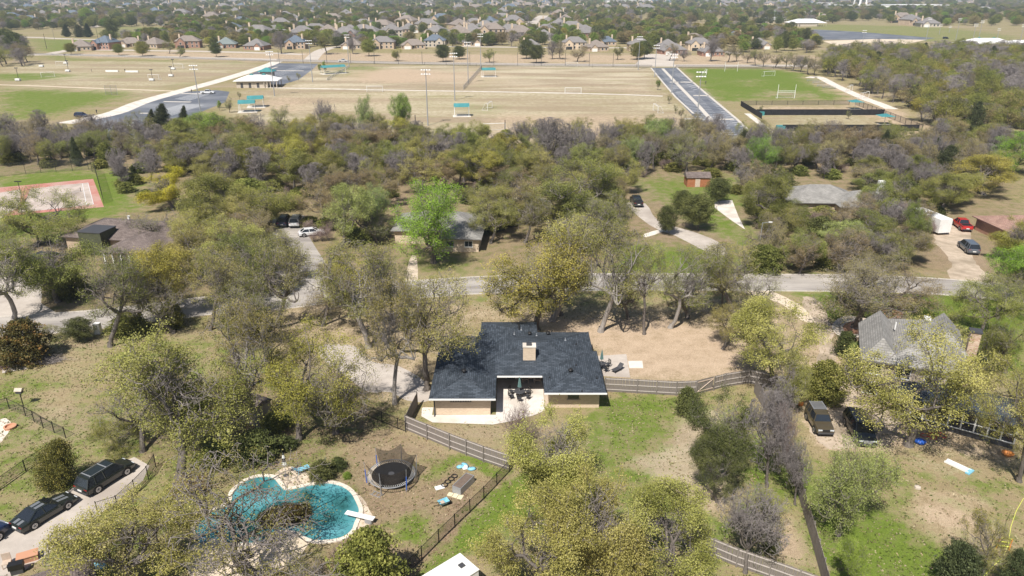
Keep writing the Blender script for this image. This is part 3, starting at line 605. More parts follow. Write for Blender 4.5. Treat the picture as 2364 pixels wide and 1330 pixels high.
def groundmat():
    m, nt, b = new_mat('ground_cover'); L = nt.links
    at = N(nt, "ShaderNodeAttribute"); at.attribute_name = 'cover'
    sp = N(nt, "ShaderNodeSeparateColor"); L.new(at.outputs["Color"], sp.inputs[0])
    g = N(nt, "ShaderNodeNewGeometry")
    def noise(s, d=6, r=.6):
        n = N(nt, "ShaderNodeTexNoise"); n.inputs["Scale"].default_value = s; n.inputs["Detail"].default_value = d; n.inputs["Roughness"].default_value = r; L.new(g.outputs["Position"], n.inputs["Vector"]); return n.outputs["Fac"]
    nf = noise(3.5, 8, .75); nm = noise(.55, 7, .65); nb = noise(.06, 5, .6); nbl = noise(11., 3, .7)
    def mixc(f, a, c):
        mx = N(nt, "ShaderNodeMixRGB"); 
        if hasattr(f, 'is_output') or hasattr(f, 'node'): L.new(f, mx.inputs[0])
        else: mx.inputs[0].default_value = f
        for i, q in ((1, a), (2, c)):
            if isinstance(q, tuple): mx.inputs[i].default_value = (*q, 1)
            else: L.new(q, mx.inputs[i])
        return mx.outputs[0]
    def rr(f, a, c, p0=.32, p1=.68):
        r = ramp(nt, [(p0, a), (p1, c)]); L.new(f, r.inputs[0]); return r.outputs[0]
    def mask(ch, n, soft=.3, n2=None):
        # cover value against noise: ragged edges of each patch
        n2 = N(nt, "ShaderNodeMath", operation='MULTIPLY_ADD'); L.new(n, n2.inputs[0]); n2.inputs[1].default_value = 2.6; n2.inputs[2].default_value = -1.3
        ad = N(nt, "ShaderNodeMath", operation='ADD'); L.new(ch, ad.inputs[0]); L.new(n2.outputs[0], ad.inputs[1])
        mr = N(nt, "ShaderNodeMapRange"); mr.interpolation_type = 'SMOOTHSTEP'; L.new(ad.outputs[0], mr.inputs[0]); mr.inputs[1].default_value = .12; mr.inputs[2].default_value = .8
        mu = N(nt, "ShaderNodeMath", operation='MULTIPLY'); L.new(mr.outputs[0], mu.inputs[0])
        r = ramp(nt, [(0.0, (0,0,0)), (0.2, (1,1,1))]); L.new(ch, r.inputs[0]); L.new(r.outputs[0], mu.inputs[1]); return mu.outputs[0]
    a2 = N(nt, "ShaderNodeMath", operation='ADD'); L.new(nf, a2.inputs[0]); L.new(nm, a2.inputs[1]); h = N(nt, "ShaderNodeMath", operation='MULTIPLY'); L.new(a2.outputs[0], h.inputs[0]); h.inputs[1].default_value = .5; nmix = h.outputs[0]
    dry = mixc(rr(nb, (0,0,0), (1,1,1)), rr(nmix, (0.24,0.185,0.11), (0.43,0.345,0.215)), rr(nmix, (0.24,0.205,0.10), (0.40,0.335,0.19)))
    sparse = rr(nm, (0,0,0), (.8,.8,.8), .46, .6); dry = mixc(sparse, dry, rr(nf, (0.14,0.155,0.05), (0.26,0.26,0.10)))
    mp = N(nt, "ShaderNodeMapping"); mp.inputs["Scale"].default_value = (.25, 1.1, 1); L.new(g.outputs["Position"], mp.inputs[0])
    nw = N(nt, "ShaderNodeTexNoise"); nw.inputs["Scale"].default_value = .055; nw.inputs["Detail"].default_value = 7; nw.inputs["Roughness"].default_value = .62; L.new(mp.outputs[0], nw.inputs["Vector"])
    dry = mixc(rr(nw.outputs[0], (0,0,0), (.75,.75,.75), .5, .64), dry, rr(nmix, (0.29,0.22,0.16), (0.45,0.36,0.27)))
    green = rr(nf, (0.085,0.135,0.02), (0.19,0.255,0.045), .3, .7); dirt = rr(nmix, (0.37,0.275,0.19), (0.59,0.465,0.345))
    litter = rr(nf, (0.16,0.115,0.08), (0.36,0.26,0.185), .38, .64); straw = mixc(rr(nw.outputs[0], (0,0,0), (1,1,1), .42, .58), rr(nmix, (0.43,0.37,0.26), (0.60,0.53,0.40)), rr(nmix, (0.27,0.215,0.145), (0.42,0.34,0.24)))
    nw2 = N(nt, "ShaderNodeTexNoise"); nw2.inputs["Scale"].default_value = .09; nw2.inputs["Detail"].default_value = 8; nw2.inputs["Roughness"].default_value = .7; L.new(mp.outputs[0], nw2.inputs["Vector"])
    straw = mixc(rr(nw2.outputs[0], (0,0,0), (.7,.7,.7), .54, .66), straw, rr(nf, (0.19,0.20,0.075), (0.33,0.31,0.14)))
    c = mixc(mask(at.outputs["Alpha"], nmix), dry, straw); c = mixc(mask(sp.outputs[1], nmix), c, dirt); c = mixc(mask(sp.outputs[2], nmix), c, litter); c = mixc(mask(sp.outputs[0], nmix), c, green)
    rp = ramp(nt, [(0.33, (.55,.55,.52)), (.6, (1.15,1.12,1.08))]); L.new(nbl, rp.inputs[0]); mm = N(nt, "ShaderNodeMixRGB", blend_type='MULTIPLY'); mm.inputs[0].default_value = .8; L.new(c, mm.inputs[1]); L.new(rp.outputs[0], mm.inputs[2])
    L.new(mm.outputs[0], b.inputs["Base Color"]); b.inputs["Roughness"].default_value = 1; b.inputs["Specular IOR Level"].default_value = 0.1
    bp = N(nt, "ShaderNodeBump"); bp.inputs["Strength"].default_value = .7; bp.inputs["Distance"].default_value = .12; L.new(nf, bp.inputs["Height"]); L.new(bp.outputs[0], b.inputs["Normal"])
    return m
gme = ground_grid(); gme.materials.append(groundmat()); structure(link('ground', gme))

# haze: one closed box of thin pale air round everything
hz = MB().box(-5200, 5200, -400, 7200, -1.0, 50.0)
hm = bpy.data.materials.new('haze_air'); hm.use_nodes = True; hn = hm.node_tree
hn.nodes.remove(hn.nodes["Principled BSDF"]); pv = hn.nodes.new("ShaderNodeVolumePrincipled")
pv.inputs["Density"].default_value = 0.00013; pv.inputs["Color"].default_value = (0.72, 0.85, 1.0, 1); pv.inputs["Anisotropy"].default_value = 0.0
hn.links.new(pv.outputs[0], hn.nodes["Material Output"].inputs["Volume"])
tag(hz.build('haze', hm), kind='stuff')

# ------------------------------------------------------------------ roads and paving
W2 = lambda *p: [G(x, y) for x, y in p]
ribbon('street', W2((2900,720),(2364,680),(2200,664),(2000,655),(1700,652),(1500,651),(1300,653),(1100,659),(960,668),(820,672),(677,690),(507,703),(400,716),(250,735),(100,748),(-250,770)), 7.0, 0.012, M['street'], kerb=.15)
ribbon('side_street', W2((715,668),(700,630),(680,585),(668,545),(665,500)), (9.5, 6.0), 0.008, M['street'])
sheet('cul_de_sac', wp((-80,600),(20,590),(80,600),(100,640),(95,700),(150,735),(-100,745)), .006, M['concrete'])
sheet('driveway', catmull(wp((770,795),(820,800),(860,835),(920,845),(985,885),(990,925),(940,925),(900,905),(850,905),(800,870),(745,830),(735,800)), 3, True), .008, M['concrete'])
sheet('driveway', wp((40,1330),(-40,1330),(-60,1240),(0,1232),(40,1205),(130,1150),(185,1115),(255,1078),(310,1055),(345,1075),(330,1110),(260,1165),(180,1235),(80,1300)), .008, M['concrete'])
sheet('slab', wp((5,846),(62,841),(62,852),(5,862)), .03, M['concrete'])
sheet('driveway', catmull(wp((1445,470),(1490,470),(1520,510),(1600,535),(1660,560),(1680,590),(1640,585),(1560,545),(1500,520)), 3, True), .010, M['concrete'])
sheet('driveway', wp((1650,465),(1690,462),(1705,500),(1720,530),(1690,510),(1650,480)), .010, M['pale_concrete'])
sheet('path', catmull(wp((1488,540),(1530,528),(1532,534),(1492,548)), 2, True), .012, M['pale_concrete'])
def rough(P, a, seed):
    rg = random.Random(seed); C = catmull(P, 7, True); return [p+Vector((rg.gauss(0, a), rg.gauss(0, a), 0)) for p in C]
sheet('sandy_drive', rough(wp((2170,525),(2230,518),(2243,580),(2262,620),(2335,662),(2200,657),(2195,600),(2158,560)), .18, 1), .007, M['drive_sand'])
sheet('sandy_drive', rough(wp((1850,690),(1890,695),(1925,760),(1930,860),(1990,900),(2075,960),(2060,1020),(1980,1035),(1900,1030),(1862,960),(1878,860),(1890,780)), .14, 2), .007, M['drive_sand'])
sheet('path', catmull(wp((1690,655),(1760,665),(1840,700),(1880,740),(1850,740),(1800,700),(1700,668)), 3, True), .008, M['sand'])
sheet('garden_path', catmull(wp((945,600),(960,590),(965,640),(955,670),(935,670)), 3, True), .009, M['flagstone'])
# patio of the main house
sheet('patio', [(-1.7,67.5),(-8.5,67.45),(-8.5,69.0),(-9.75,69.0),(-9.6,67.2),(-8.3,66.0),(-2.0,65.6),(-.2,66.2),(2.2,67.3),(3.5,68.3),(3.55,75.4),(-1.7,75.4)], .045, M['pale_concrete'])
structure(MB().prism(wp((1380,822),(1446,818),(1455,872),(1384,868)), -.02, .03).build('patio', M['concrete']))
structure(MB().prism(wp((1450,834),(1483,834),(1485,850),(1453,850)), -.02, .05).build('patio', M['pale_concrete']))
sheet('fire_pit_terrace', catmull(wp((0,968),(14,966),(26,978),(22,995),(10,1010),(0,1022),(-30,1020),(-30,970)), 3, True), .01, M['coping'])
# tennis court
sheet('tennis_court', wp((-260,520),(0,433),(215,413),(240,478),(0,500),(-180,530)), .01, M['court_red'])
sheet('court_surface', wp((-240,510),(0,445),(48,437),(46,476),(0,505),(-160,520)), .014, M['court_grey'])
sheet('court_surface', wp((70,436),(203,422),(216,472),(40,492),(50,474),(60,460)), .018, M['court_grey'])
cl = MB()
for a, b_ in (((203,422),(216,472)), ((216,472),(100,484)), ((203,422),(110,431)), ((190,424),(200,473)), ((120,447),(208,441))):
    p, q = G(*a), G(*b_); cl.obox((p+q)/2, (q-p).normalized(), (q-p).length, .12, .02, .024)
structure(cl.build('court_lines', M['paint']))
# pale drive and road beyond the park, park lanes
ribbon('far_street', W2((-300,128),(60,126),(180,127),(420,133),(700,140),(1000,146),(1500,151),(1900,152),(2400,152)), 14, .010, M['far_road'])
ribbon('far_street', W2((-100,82),(60,86),(160,90),(240,92)), 9, .012, M['far_road'])
ribbon('neighbourhood_street', W2((715,141),(740,118),(780,108),(860,104),(1000,107),(1300,110),(1500,111),(1640,116),(1700,124)), 9, .013, M['far_road'])
ribbon('neighbourhood_street', W2((95,128),(150,118),(190,115),(420,118),(600,122),(700,126)), 9, .014, M['far_road'])
ribbon('neighbourhood_street', W2((1225,72),(1240,50),(1262,36)), 26, .015, M['far_road'])
ribbon('neighbourhood_street', W2((1508,151),(1520,135),(1530,125)), 22, .016, M['far_road'])
ribbon('neighbourhood_street', W2((215,63),(240,58),(330,50),(400,62)), 8, .012, M['far_road'])
ribbon('far_highway', W2((1148,12),(1140,5),(1135,1)), 22, .012, M['far_road'])
ribbon('park_lane', W2((150,285),(260,262),(330,235),(430,207),(500,188),(560,170),(615,152),(640,142)), 7, .014, M['pale_concrete'])
ribbon('path', W2((-300,193),(0,196),(200,203),(420,211)), 2.2, .012, M['sand'])
ribbon('path', W2((590,203),(640,203),(900,208),(1200,213),(1420,218),(1530,222)), 2.4, .013, M['pale_concrete'])
ribbon('path', W2((1868,180),(1890,178),(1930,198),(1990,225),(2030,240),(2060,252)), 4.5, .012, M['pale_concrete'])
ribbon('path', W2((1725,262),(1755,285),(1790,315)), 2.2, .012, M['pale_concrete'])
sheet('car_park', wp((190,290),(240,265),(420,212),(500,208),(530,212),(520,236),(455,262),(380,300),(320,330),(200,320)), .010, M['asphalt'])
sheet('car_park', wp((560,190),(585,168),(640,146),(735,147),(722,160),(690,184),(650,196)), .010, M['asphalt'])
sheet('car_park', wp((1503,157),(1562,156),(1690,268),(1760,325),(1700,345),(1620,290),(1560,225)), .010, M['asphalt'])
sheet('far_car_park', wp((1835,78),(1880,68),(1990,74),(2160,88),(2130,92),(1900,92)), .010, M['asphalt'])
sheet('ball_field', wp((1900,95),(2020,90),(2140,92),(2040,112),(1950,112)), .012, M['sand'])
sheet('ball_field', wp((2190,120),(2240,117),(2290,122),(2270,134),(2215,133)), .012, M['clay'])
# painted stall lines and islands
def stalls(a0, a1, b0, b1, n, name='stall_line', w=.35):
    mb = MB(); a0, a1, b0, b1 = G(*a0), G(*a1), G(*b0), G(*b1)
    for i in range(n+1):
        t = i/n; p = a0.lerp(a1, t); q = b0.lerp(b1, t); mb.obox((p+q)/2, (q-p).normalized(), (q-p).length, w, .016, .020)
    structure(tag(mb.build(name, M['paint'])))
stalls((1588,212),(1690,322),(1603,212),(1712,322), 28); stalls((1612,206),(1722,315),(1630,206),(1740,312), 28); stalls((1560,215),(1620,285),(1580,212),(1650,284), 22)
stalls((1521,163),(1560,213),(1533,163),(1576,211), 16); stalls((1545,161),(1600,208),(1560,161),(1616,204), 14)
stalls((405,228),(455,214),(440,232),(490,216), 12); stalls((345,262),(420,240),(400,266),(470,243), 16); stalls((280,300),(350,278),(340,306),(410,282), 14); stalls((600,178),(690,152),(630,180),(712,155), 14)
def island(pts, w=1.2):
    mb = MB()
    for a, b_ in zip(pts, pts[1:]): mb.obox((a+b_)/2, (b_-a).normalized(), (b_-a).length+w*.3, w, -.02, .13)
    structure(mb.build('kerb', M['kerb']))
island(W2((1530,159),(1564,195),(1610,242),(1680,320)), 1.6); island(W2((1562,156),(1590,182),(1640,225),(1700,275),(1742,315)), 1.0); island(W2((1503,157),(1530,190),(1560,225),(1600,262)), .8)
for a, b_ in (((1602,221),(1635,221)), ((1572,190),(1600,190)), ((1658,276),(1692,276)), ((1582,275),(1620,275)), ((1548,190),(1565,190))): island(W2(a, b_), 2.0)
for a, b_ in (((380,235),(440,236)), ((420,216),(470,217)), ((600,168),(640,155)), ((620,163),(700,164)), ((325,262),(380,262))): island(W2(a, b_), 1.4)
# ------------------------------------------------------------------ main house
def window(parent, x, y, z0, z1, w, face, frame='white', mull=1, name='window'):
    """window centred at x,y on a wall that faces 'face' (unit xy); frame proud, glass inside"""
    fx, fy = face; ux = Vector((-fy, fx, 0)); c = Vector((x, y, 0))
    fr = MB(); t = .07
    def bar(a0, a1, za, zb, dp=.05):
        p = c+ux*(a0+a1)/2+Vector((fx, fy, 0))*.02; fr.obox(p, ux, abs(a1-a0), dp, za, zb)
    bar(-w/2, -w/2+t, z0, z1); bar(w/2-t, w/2, z0, z1); bar(-w/2+t, w/2-t, z0, z0+t); bar(-w/2+t, w/2-t, z1-t, z1)
    for k in range(mull): q = -w/2+w*(k+1)/(mull+1); bar(q-.025, q+.025, z0+t, z1-t, .04)
    f = fr.build(name, M[frame], parent)
    g = MB(); g.obox(c+Vector((fx, fy, 0))*.008, ux, w-t*2, .02, z0+t, z1-t); g.build('pane', M['glass'], f)
    s = MB(); s.obox(c+Vector((fx, fy, 0))*.06, ux, w+.1, .12, z0-.06, z0-.003); s.build('sill', M[frame], f)
    return f
house = thing('brick_house', 'low cream brick house with charcoal shingle roof round a small patio court', 'house', (0, 0, 0))
EZ = 2.55; PT = .25
wb = MB()
wb.box(-8.1, -2.3, 67.5, 80.9, 0, EZ+.02); wb.box(-2.3, 8.85, 75.4, 82.0, 0, EZ+.02); wb.box(-3.3, 2.5, 82.0, 84.8, 0, EZ+.02)
wb.box(4.0, 9.4, 69.0, 75.4, 0, EZ+.02)
wb.build('wall', M['cream_brick'], house)
rf = MB()
rf.hip(-8.65, -1.7, 66.6, 81.55, EZ, PT, .16); rf.hip(-4.1, 9.5, 71.5, 82.62, EZ-.003, PT, .16); rf.hip(-3.9, 3.14, 76.0, 85.6, EZ-.006, PT, .16)
rf.hip(3.40, 9.97, 67.8, 77.5, EZ-.009, PT, .16)
roof = rf.build('roof', M['charcoal'], house)
def gut(a, b_, z=EZ-.09):
    a = Vector(a); b_ = Vector(b_); MB().obox((a+b_)/2, (b_-a).normalized(), (b_-a).length, .11, z-.09, z+.07).build('gutter', M['white'], roof)
gut((-8.65, 66.54, 0), (-1.7, 66.54, 0)); gut((3.4, 67.74, 0), (10.03, 67.74, 0)); gut((-1.64, 71.44, 0), (3.34, 71.44, 0))
def ridge(a, b_): MB().tube(a, b_, .055, n=5).build('ridge_cap', M['charcoal'], roof)
z1 = EZ+3.475*PT; z2 = EZ+5.56*PT
ridge((-5.175, 70.1, z1), (-5.175, 78.0, z1)); ridge((-8.65, 66.6, EZ), (-5.175, 70.075, z1)); ridge((-1.7, 66.6, EZ), (-5.175, 70.075, z1))
ridge((1.46, 77.06, z2), (3.94, 77.06, z2)); ridge((9.5, 71.5, EZ), (3.94, 77.06, z2)); ridge((9.5, 82.62, EZ), (3.94, 77.06, z2))
z3 = EZ+3.285*PT; ridge((3.4, 67.8, EZ), (6.685, 71.085, z3)); ridge((9.97, 67.8, EZ), (6.685, 71.085, z3)); ridge((6.685, 71.085, z3), (6.685, 74.3, z3))
ch = MB().box(1.25, 2.65, 73.95, 74.95, 2.6, 4.75); chim = ch.build('chimney', M['cream_brick'], roof)
MB().box(1.2, 2.7, 73.9, 75.0, 4.75, 4.86).build('chimney_cap', M['pale_concrete'], chim); MB().box(1.62, 2.22, 74.2, 74.7, 4.86, 5.02).build('flue', M['darkgrey'], chim)
def roofz(x, y):
    z = 0
    for x0, x1, y0, y1 in ((-8.65,-1.7,66.6,81.55), (-4.1,9.5,71.5,82.62), (-3.9,3.14,76,85.6), (3.4,9.97,67.8,77.5)):
        if x0 < x < x1 and y0 < y < y1: z = max(z, EZ+PT*min(x-x0, x1-x, y-y0, y1-y))
    return z
def z4g(x, y, z=3.2): return G(920+x/4.155, 700+y/4.155, z)
for px, py in ((1258,290),(1435,285),(630,682),(1650,668)):
    p = z4g(px, py); z = roofz(p.x, p.y); v = MB().lathe([(.17, -.12), (.17, .16), (.24, .17), (.27, .28), (.2, .4), (.04, .45)], (p.x, p.y, z)); v.build('turbine_vent', M['black'], roof)
for px, py in ((1110,305),(1325,308),(1178,248),(1600,368)):
    p = z4g(px, py); z = roofz(p.x, p.y); MB().lathe([(.13, -.05), (.11, .06), (.045, .1), (.045, .34), (.03, .35)], (p.x, p.y, z), 8).build('vent_pipe', M['grey_metal'], roof)
for px, py in ((1705,385),(1703,604),(1762,800),(1450,680),(1905,690)):
    p = z4g(px, py); z = roofz(p.x, p.y); MB().lathe([(.08, -.05), (.07, .1), (.03, .2)], (p.x, p.y, z), 6).build('vent_pipe', M['black'], roof)
p = z4g(1155, 222); zz = roofz(p.x, p.y); MB().box(p.x-.08, p.x+.08, p.y-.9, p.y+.6, zz-.02, zz+.16).build('ridge_vent', M['black'], roof)
window(house, 6.6, 69.0, 1.05, 2.1, 1.35, (0, -1), 'beige', 0)
dr = MB().box(-.6, .4, 75.33, 75.41, .05, 2.1); d_ = dr.build('door', M['glass'], house); MB().box(-.72, -.6, 75.31, 75.4, .05, 2.2).box(.4, .52, 75.31, 75.4, .05, 2.2).box(-.6, .4, 75.31, 75.4, 2.1, 2.2).build('door_frame', M['white'], d_)
window(house, 2.6, 75.4, .3, 2.1, 1.3, (0, -1), 'white', 1)
window(house, 4.0, 72.4, .9, 2.0, 1.4, (-1, 0), 'white', 1); window(house, -2.3, 71.0, .9, 2.0, 1.4, (1, 0), 'white', 1)
MB().box(-8.27, -8.12, 67.36, 67.5, .05, 2.4).box(-8.27, -8.12, 67.1, 67.36, .02, .1).build('downpipe', M['darkgrey'], house)
for i in (0,): MB().box(3.55, 3.99, 68.9, 75.3, 0.0, .03).build('bed_edge', M['beige'], house)
tr = MB().box(-6.55, -4.35, 67.42, 67.47, 2.02, 2.06).box(-6.55, -4.35, 67.42, 67.47, 1.62, 1.66)
for k in range(9): x = -6.5+k*.26; tr.box(x, x+.14, 67.41, 67.46, 1.66, 2.02)
tag(tr.build('window_box_rack', M['wood_grey']), 'small weathered slatted rack hung on cream brick wall of left wing', 'rack')
# furniture
def umbrella(loc, label, group=None, c1='umbrella_green', c2=None, h=2.5):
    t = thing('closed_umbrella', label, 'umbrella', loc, group=group)
    MB().tube((0,0,0), (0,0,h), .025, n=6).build('pole', M['grey_metal'], t)
    mb = MB(); 
    n = 8; prof = [(.19, h*.50), (.15, h*.62), (.11, h*.78), (.06, h*.92), (.015, h)]
    b = 0
    for j, (r, z) in enumerate(prof):
        for k in range(16): a = k*math.pi/8; rr = r*(1.2 if k % 2 else .72); mb.v.append((rr*math.cos(a), rr*math.sin(a), z))
    for j in range(len(prof)-1):
        for k in range(16):
            mb.f.append((j*16+k, j*16+(k+1) % 16, j*16+16+(k+1) % 16, j*16+16+k)); mb.m.append(j % 2 if c2 else 0)
    mb.f.append(tuple(15-k for k in range(16))); mb.m.append(0)
    mb.build('folded_canopy', [M[c1], M[c2 or c1]], t); MB().lathe([(.25, 0), (.25, .05), (.06, .09), (.05, .2)], n=10).build('base', M['darkgrey'], t)
    return t
umbrella((.83, 71.25, .05), 'folded grey green umbrella through round table in the white patio court'); umbrella((10.65, 77.8, .05), 'folded grey green umbrella beside the right end wall of the cream house')
def round_table_set(c, label, lab2, grp, n=6, r=.62):
    t = thing('round_table', label, 'table', (*c, .045)); MB().lathe([(r, .70), (r, .73), (r*.98, .74)], n=18).build('tabletop', M['darkgrey'], t)
    for k in range(4): a = k*math.pi/2+.4; MB().tube((.35*math.cos(a), .35*math.sin(a), 0), (.2*math.cos(a), .2*math.sin(a), .7), .02, n=4).build('leg', M['black'], t)
    for k in range(n):
        a = k*2*math.pi/n+.5; d = r+.42; s = thing('patio_chair', lab2.format(('right of','behind right of','behind left of','left of','in front left of','in front right of')[k] if n == 6 else ('behind right of','behind left of','in front left of','in front right of')[k]), 'chair', (c[0]+d*math.cos(a), c[1]+d*math.sin(a), .045), a+math.pi/2, grp)
        MB().box(-.25,.25,-.25,.25,.41,.45).build('seat', M['darkgrey'], s)
        bk = MB(); bk.box(-.25,-.21,-.30,-.26,.45,.95).box(.21,.25,-.30,-.26,.45,.95).box(-.21,.21,-.30,-.27,.88,.95)
        for q in range(5): bk.box(-.17+q*.08, -.15+q*.08, -.29,-.27,.45,.88)
        bk.build('backrest', M['black'], s)
        for sx in (-1, 1):
            for sy in (-1, 1): MB().tube((sx*.22, sy*.22, 0), (sx*.22, sy*.22, .41), .014, n=4).build('leg', M['black'], s)
            MB().box(sx*.25-.02, sx*.25+.02, -.26, .22, .62, .65).build('armrest', M['black'], s)
round_table_set((.83, 71.25), 'round dark table under the folded umbrella in patio court', 'black metal patio chair {} the dark table in the white court', 'chairs round the patio court table')
round_table_set((10.65, 77.8), 'round dark table on the concrete pad beside right end wall', 'black metal chair {} the table on the side concrete pad', 'chairs round the side pad table', 4, .5)
def lounger(loc, rz, label, m='black', m2='darkgrey'):
    s = thing('lounge_chair', label, 'lounge chair', loc, rz)
    MB().box(-.3,.3,-.1,.95,.33,.38).build('seat', M[m2], s); mb = MB(); mb.quad((-.3,-.1,.36),(-.3,-.65,.8),(.3,-.65,.8),(.3,-.1,.36)); mb.quad((-.3,-.1,.32),(.3,-.1,.32),(.3,-.65,.76),(-.3,-.65,.76)); mb.build('backrest', M[m2], s)
    for x in (-.28,.28):
        for y in (-.2,.8): MB().tube((x,y,0),(x,y,.34),.02,n=4).build('leg', M[m], s)
lounger((12.6, 77.3, .03), 2.3, 'dark metal lounge chair at the far side of side concrete pad')
lounger((*G(692,1092).xy, .02), -.9, 'pale blue lounge chair beside the hedge at the pool', 'lightblue', 'lightblue')
lounger((*G(470,1258).xy, .02), .4, 'pale blue lounge chair at lower left edge of pool', 'lightblue', 'lightblue')
umbrella((*G(660,1098).xy, .0), 'folded black and white striped umbrella beside the pool', c1='white', c2='black')
for i, (x, y) in enumerate(((1.55,74.6),(2.9,74.5),(2.2,74.9))):
    s = thing('wooden_armchair', ('left','right','middle')[i]+' brown wooden armchair in the shade under the porch roof', 'chair', (x, y, .045), math.pi, 'brown chairs under the porch roof')
    MB().box(-.32,.32,-.3,.3,.38,.46).build('seat', M['wood_new'], s); MB().box(-.32,.32,-.36,-.3,.46,1.0).build('backrest', M['wood_new'], s)
    for sx in (-1, 1):
        MB().box(sx*.35-.04, sx*.35+.04, -.3,.3,.6,.65).build('armrest', M['wood_new'], s)
        for sy in (-1, 1): MB().box(sx*.33-.03, sx*.33+.03, sy*.27-.03, sy*.27+.03, 0, .6 if sy > 0 else .38).build('leg', M['wood_new'], s)

# ------------------------------------------------------------------ timber and iron fences
def picket_mesh(h, nm):
    m = MB(); m.prism([(-.068,-.009),(.068,-.009),(.068,.009),(-.068,.009)], 0.03, h); return m.mesh(nm, M['wood_grey'])
def timber_fence(pts, label, h=1.8, side=-1, post=2.4, pick='wood_grey', name='timber_fence', sp=.148, rails=3, maxp=300):
    """pickets with rails and posts on one side (side -1 = right-hand side when walking along pts)"""
    f = thing(name, label, 'fence', (pts[0].x, pts[0].y, 0)); o0 = Vector((pts[0].x, pts[0].y, 0)); pm = picket_mesh(h, 'picket'); np_ = 0; rest = MB()
    pmesh = MB().box(-.05,.05,-.05,.05,0,h+.04).mesh('post', M['wood_post'])
    for a, b_ in zip(pts, pts[1:]):
        d = (b_-a); L = d.length; d.normalize(); n = Vector((-d.y, d.x, 0))*side*-1; ang = math.atan2(d.y, d.x)
        k = int(L/sp)
        for i in range(k):
            p = a+d*(i+.5)*L/k-o0; 
            if np_ < maxp:
                o = link('picket', pm, f, (p.x, p.y, rnd.uniform(-.03,.03)), ang+rnd.uniform(-.04,.04)); o.rotation_euler[1] = rnd.gauss(0,.008); np_ += 1
            else: rest.obox(p, d, .136, .018, .03, h)
        nb = max(1, round(L/post))
        for i in range(nb+1):
            p = a+d*i*L/nb+n*.085-o0
            if i < nb or b_ is pts[-1]: link('post', pmesh, f, (p.x, p.y, 0), ang)
            if i < nb:
                q = a+d*(i+.5)*L/nb+n*.035-o0; wr = L/nb-.02
                for z in ((.28, h*.52, h-.2) if rails == 3 else (.3, h-.25)):
                    MB().box(-wr/2, wr/2, -.022, .022, z, z+.09).build('rail', M['wood_rail'], f, (q.x, q.y, 0), ang)
    if rest.v: tag(rest.build('pickets', M[pick], f), kind='stuff')
    return f
A0, A1, A2 = G(965,938), G(938,993), G(1178,1087)
timber_fence([A0, A1, G(1039,1036), G(1117,1066), A2], 'grey weathered timber fence running from house corner down past the trampoline', side=1)
timber_fence(W2((1396,904),(1470,908),(1560,913),(1606,911)), 'grey timber fence from right wing of the house to the board gate', side=1)
timber_fence(W2((1646,901),(1672,894),(1728,885),(1790,898)), 'short grey timber fence right of the board gate by the bare shrubs', side=1)
gts = thing('board_gate', 'lighter board gate with Z brace in the timber fence', 'gate', tuple(G(1607,911)))
ga, gb = G(1607,911), G(1645,901); gd = (gb-ga); gl = gd.length; gd.normalize(); gang = math.atan2(gd.y, gd.x); gts.rotation_euler[2] = gang
for i in range(int(gl/.15)): MB().box(i*.15+.01, i*.15+.14, -.01, .01, .05, 1.8).build('picket', M['wood_grey'], gts)
for z in (.3, 1.5): MB().box(0, gl-.05, -.06, -.012, z, z+.1).build('rail', M['wood_new'], gts)
MB().tube((.1,-.04,.35),(gl-.15,-.04,1.5),.05,n=4).build('brace', M['wood_new'], gts)
timber_fence(W2((1481,1212),(1590,1262),(1700,1308),(1775,1334),(1912,1384)), 'long grey timber fence crossing the bottom right below the bare tree', side=1)
timber_fence(W2((1740,905),(1772,960),(1812,1050),(1840,1135),(1872,1245),(1908,1378)), 'brown timber fence seen edge on between the two back yards', side=-1, sp=.16)
def iron_fence(pts, label, h=1.3, name='iron_fence', step=.12, post=2.4, m='black', bar=.009, mesh=None, cat='fence'):
    f = thing(name, label, cat, (pts[0].x, pts[0].y, 0)); o0 = Vector((pts[0].x, pts[0].y, 0)); bars = MB()
    pm = MB().box(-.035,.035,-.035,.035,0,h+.08).mesh('post', M[m])
    for a, b_ in zip(pts, pts[1:]):
        d = b_-a; L = d.length; d.normalize(); ang = math.atan2(d.y, d.x); nb = max(1, round(L/post))
        for i in range(nb+(b_ is pts[-1])): q = a+d*i*L/nb-o0; link('post', pm, f, (q.x, q.y, 0), ang)
        c = (a+b_)/2-o0
        for z in ((.12, h-.04) if not mesh else (h-.03,)): MB().box(-L/2, L/2, -.016, .016, z, z+.035).build('rail', M[m], f, (c.x, c.y, 0), ang)
        if mesh:
            w = MB(); w.quad((-L/2,0,.03),(L/2,0,.03),(L/2,0,h-.03),(-L/2,0,h-.03)); w.build('wire_mesh', M[mesh], f, (c.x, c.y, 0), ang)
        else:
            for i in range(int(L/step)):
                q = a+d*(i+.5)*step-o0; bars.obox(q, d, bar*2, bar*2, .12, h-.04)
    if bars.v: tag(bars.build('bars', M[m], f), kind='stuff')
    return f
iron_fence(W2((1176,1090),(1147,1121),(1117,1153),(1085,1184),(1050,1218),(1013,1254),(974,1294),(933,1334),(900,1368)), 'black iron fence running diagonally from timber fence corner to bottom edge', 1.35)
iron_fence(W2((770,925),(846,960),(919,991),(937,998)), 'short black iron fence meeting the timber fence corner left of the house', 1.3)
iron_fence(W2((227,1190),(273,1176),(313,1139),(343,1107),(360,1078)), 'black iron fence along the driveway of the black cars', 1.4)
iron_fence(W2((-40,1160),(0,1130),(60,1088),(125,1044)), 'low black iron fence behind the olive cedar at far left', 1.2)
iron_fence(W2((-30,955),(22,944),(60,962),(100,988),(152,1012)), 'black wire mesh fence at far left below the birdhouse', 1.3, mesh='chainlink', name='wire_fence')
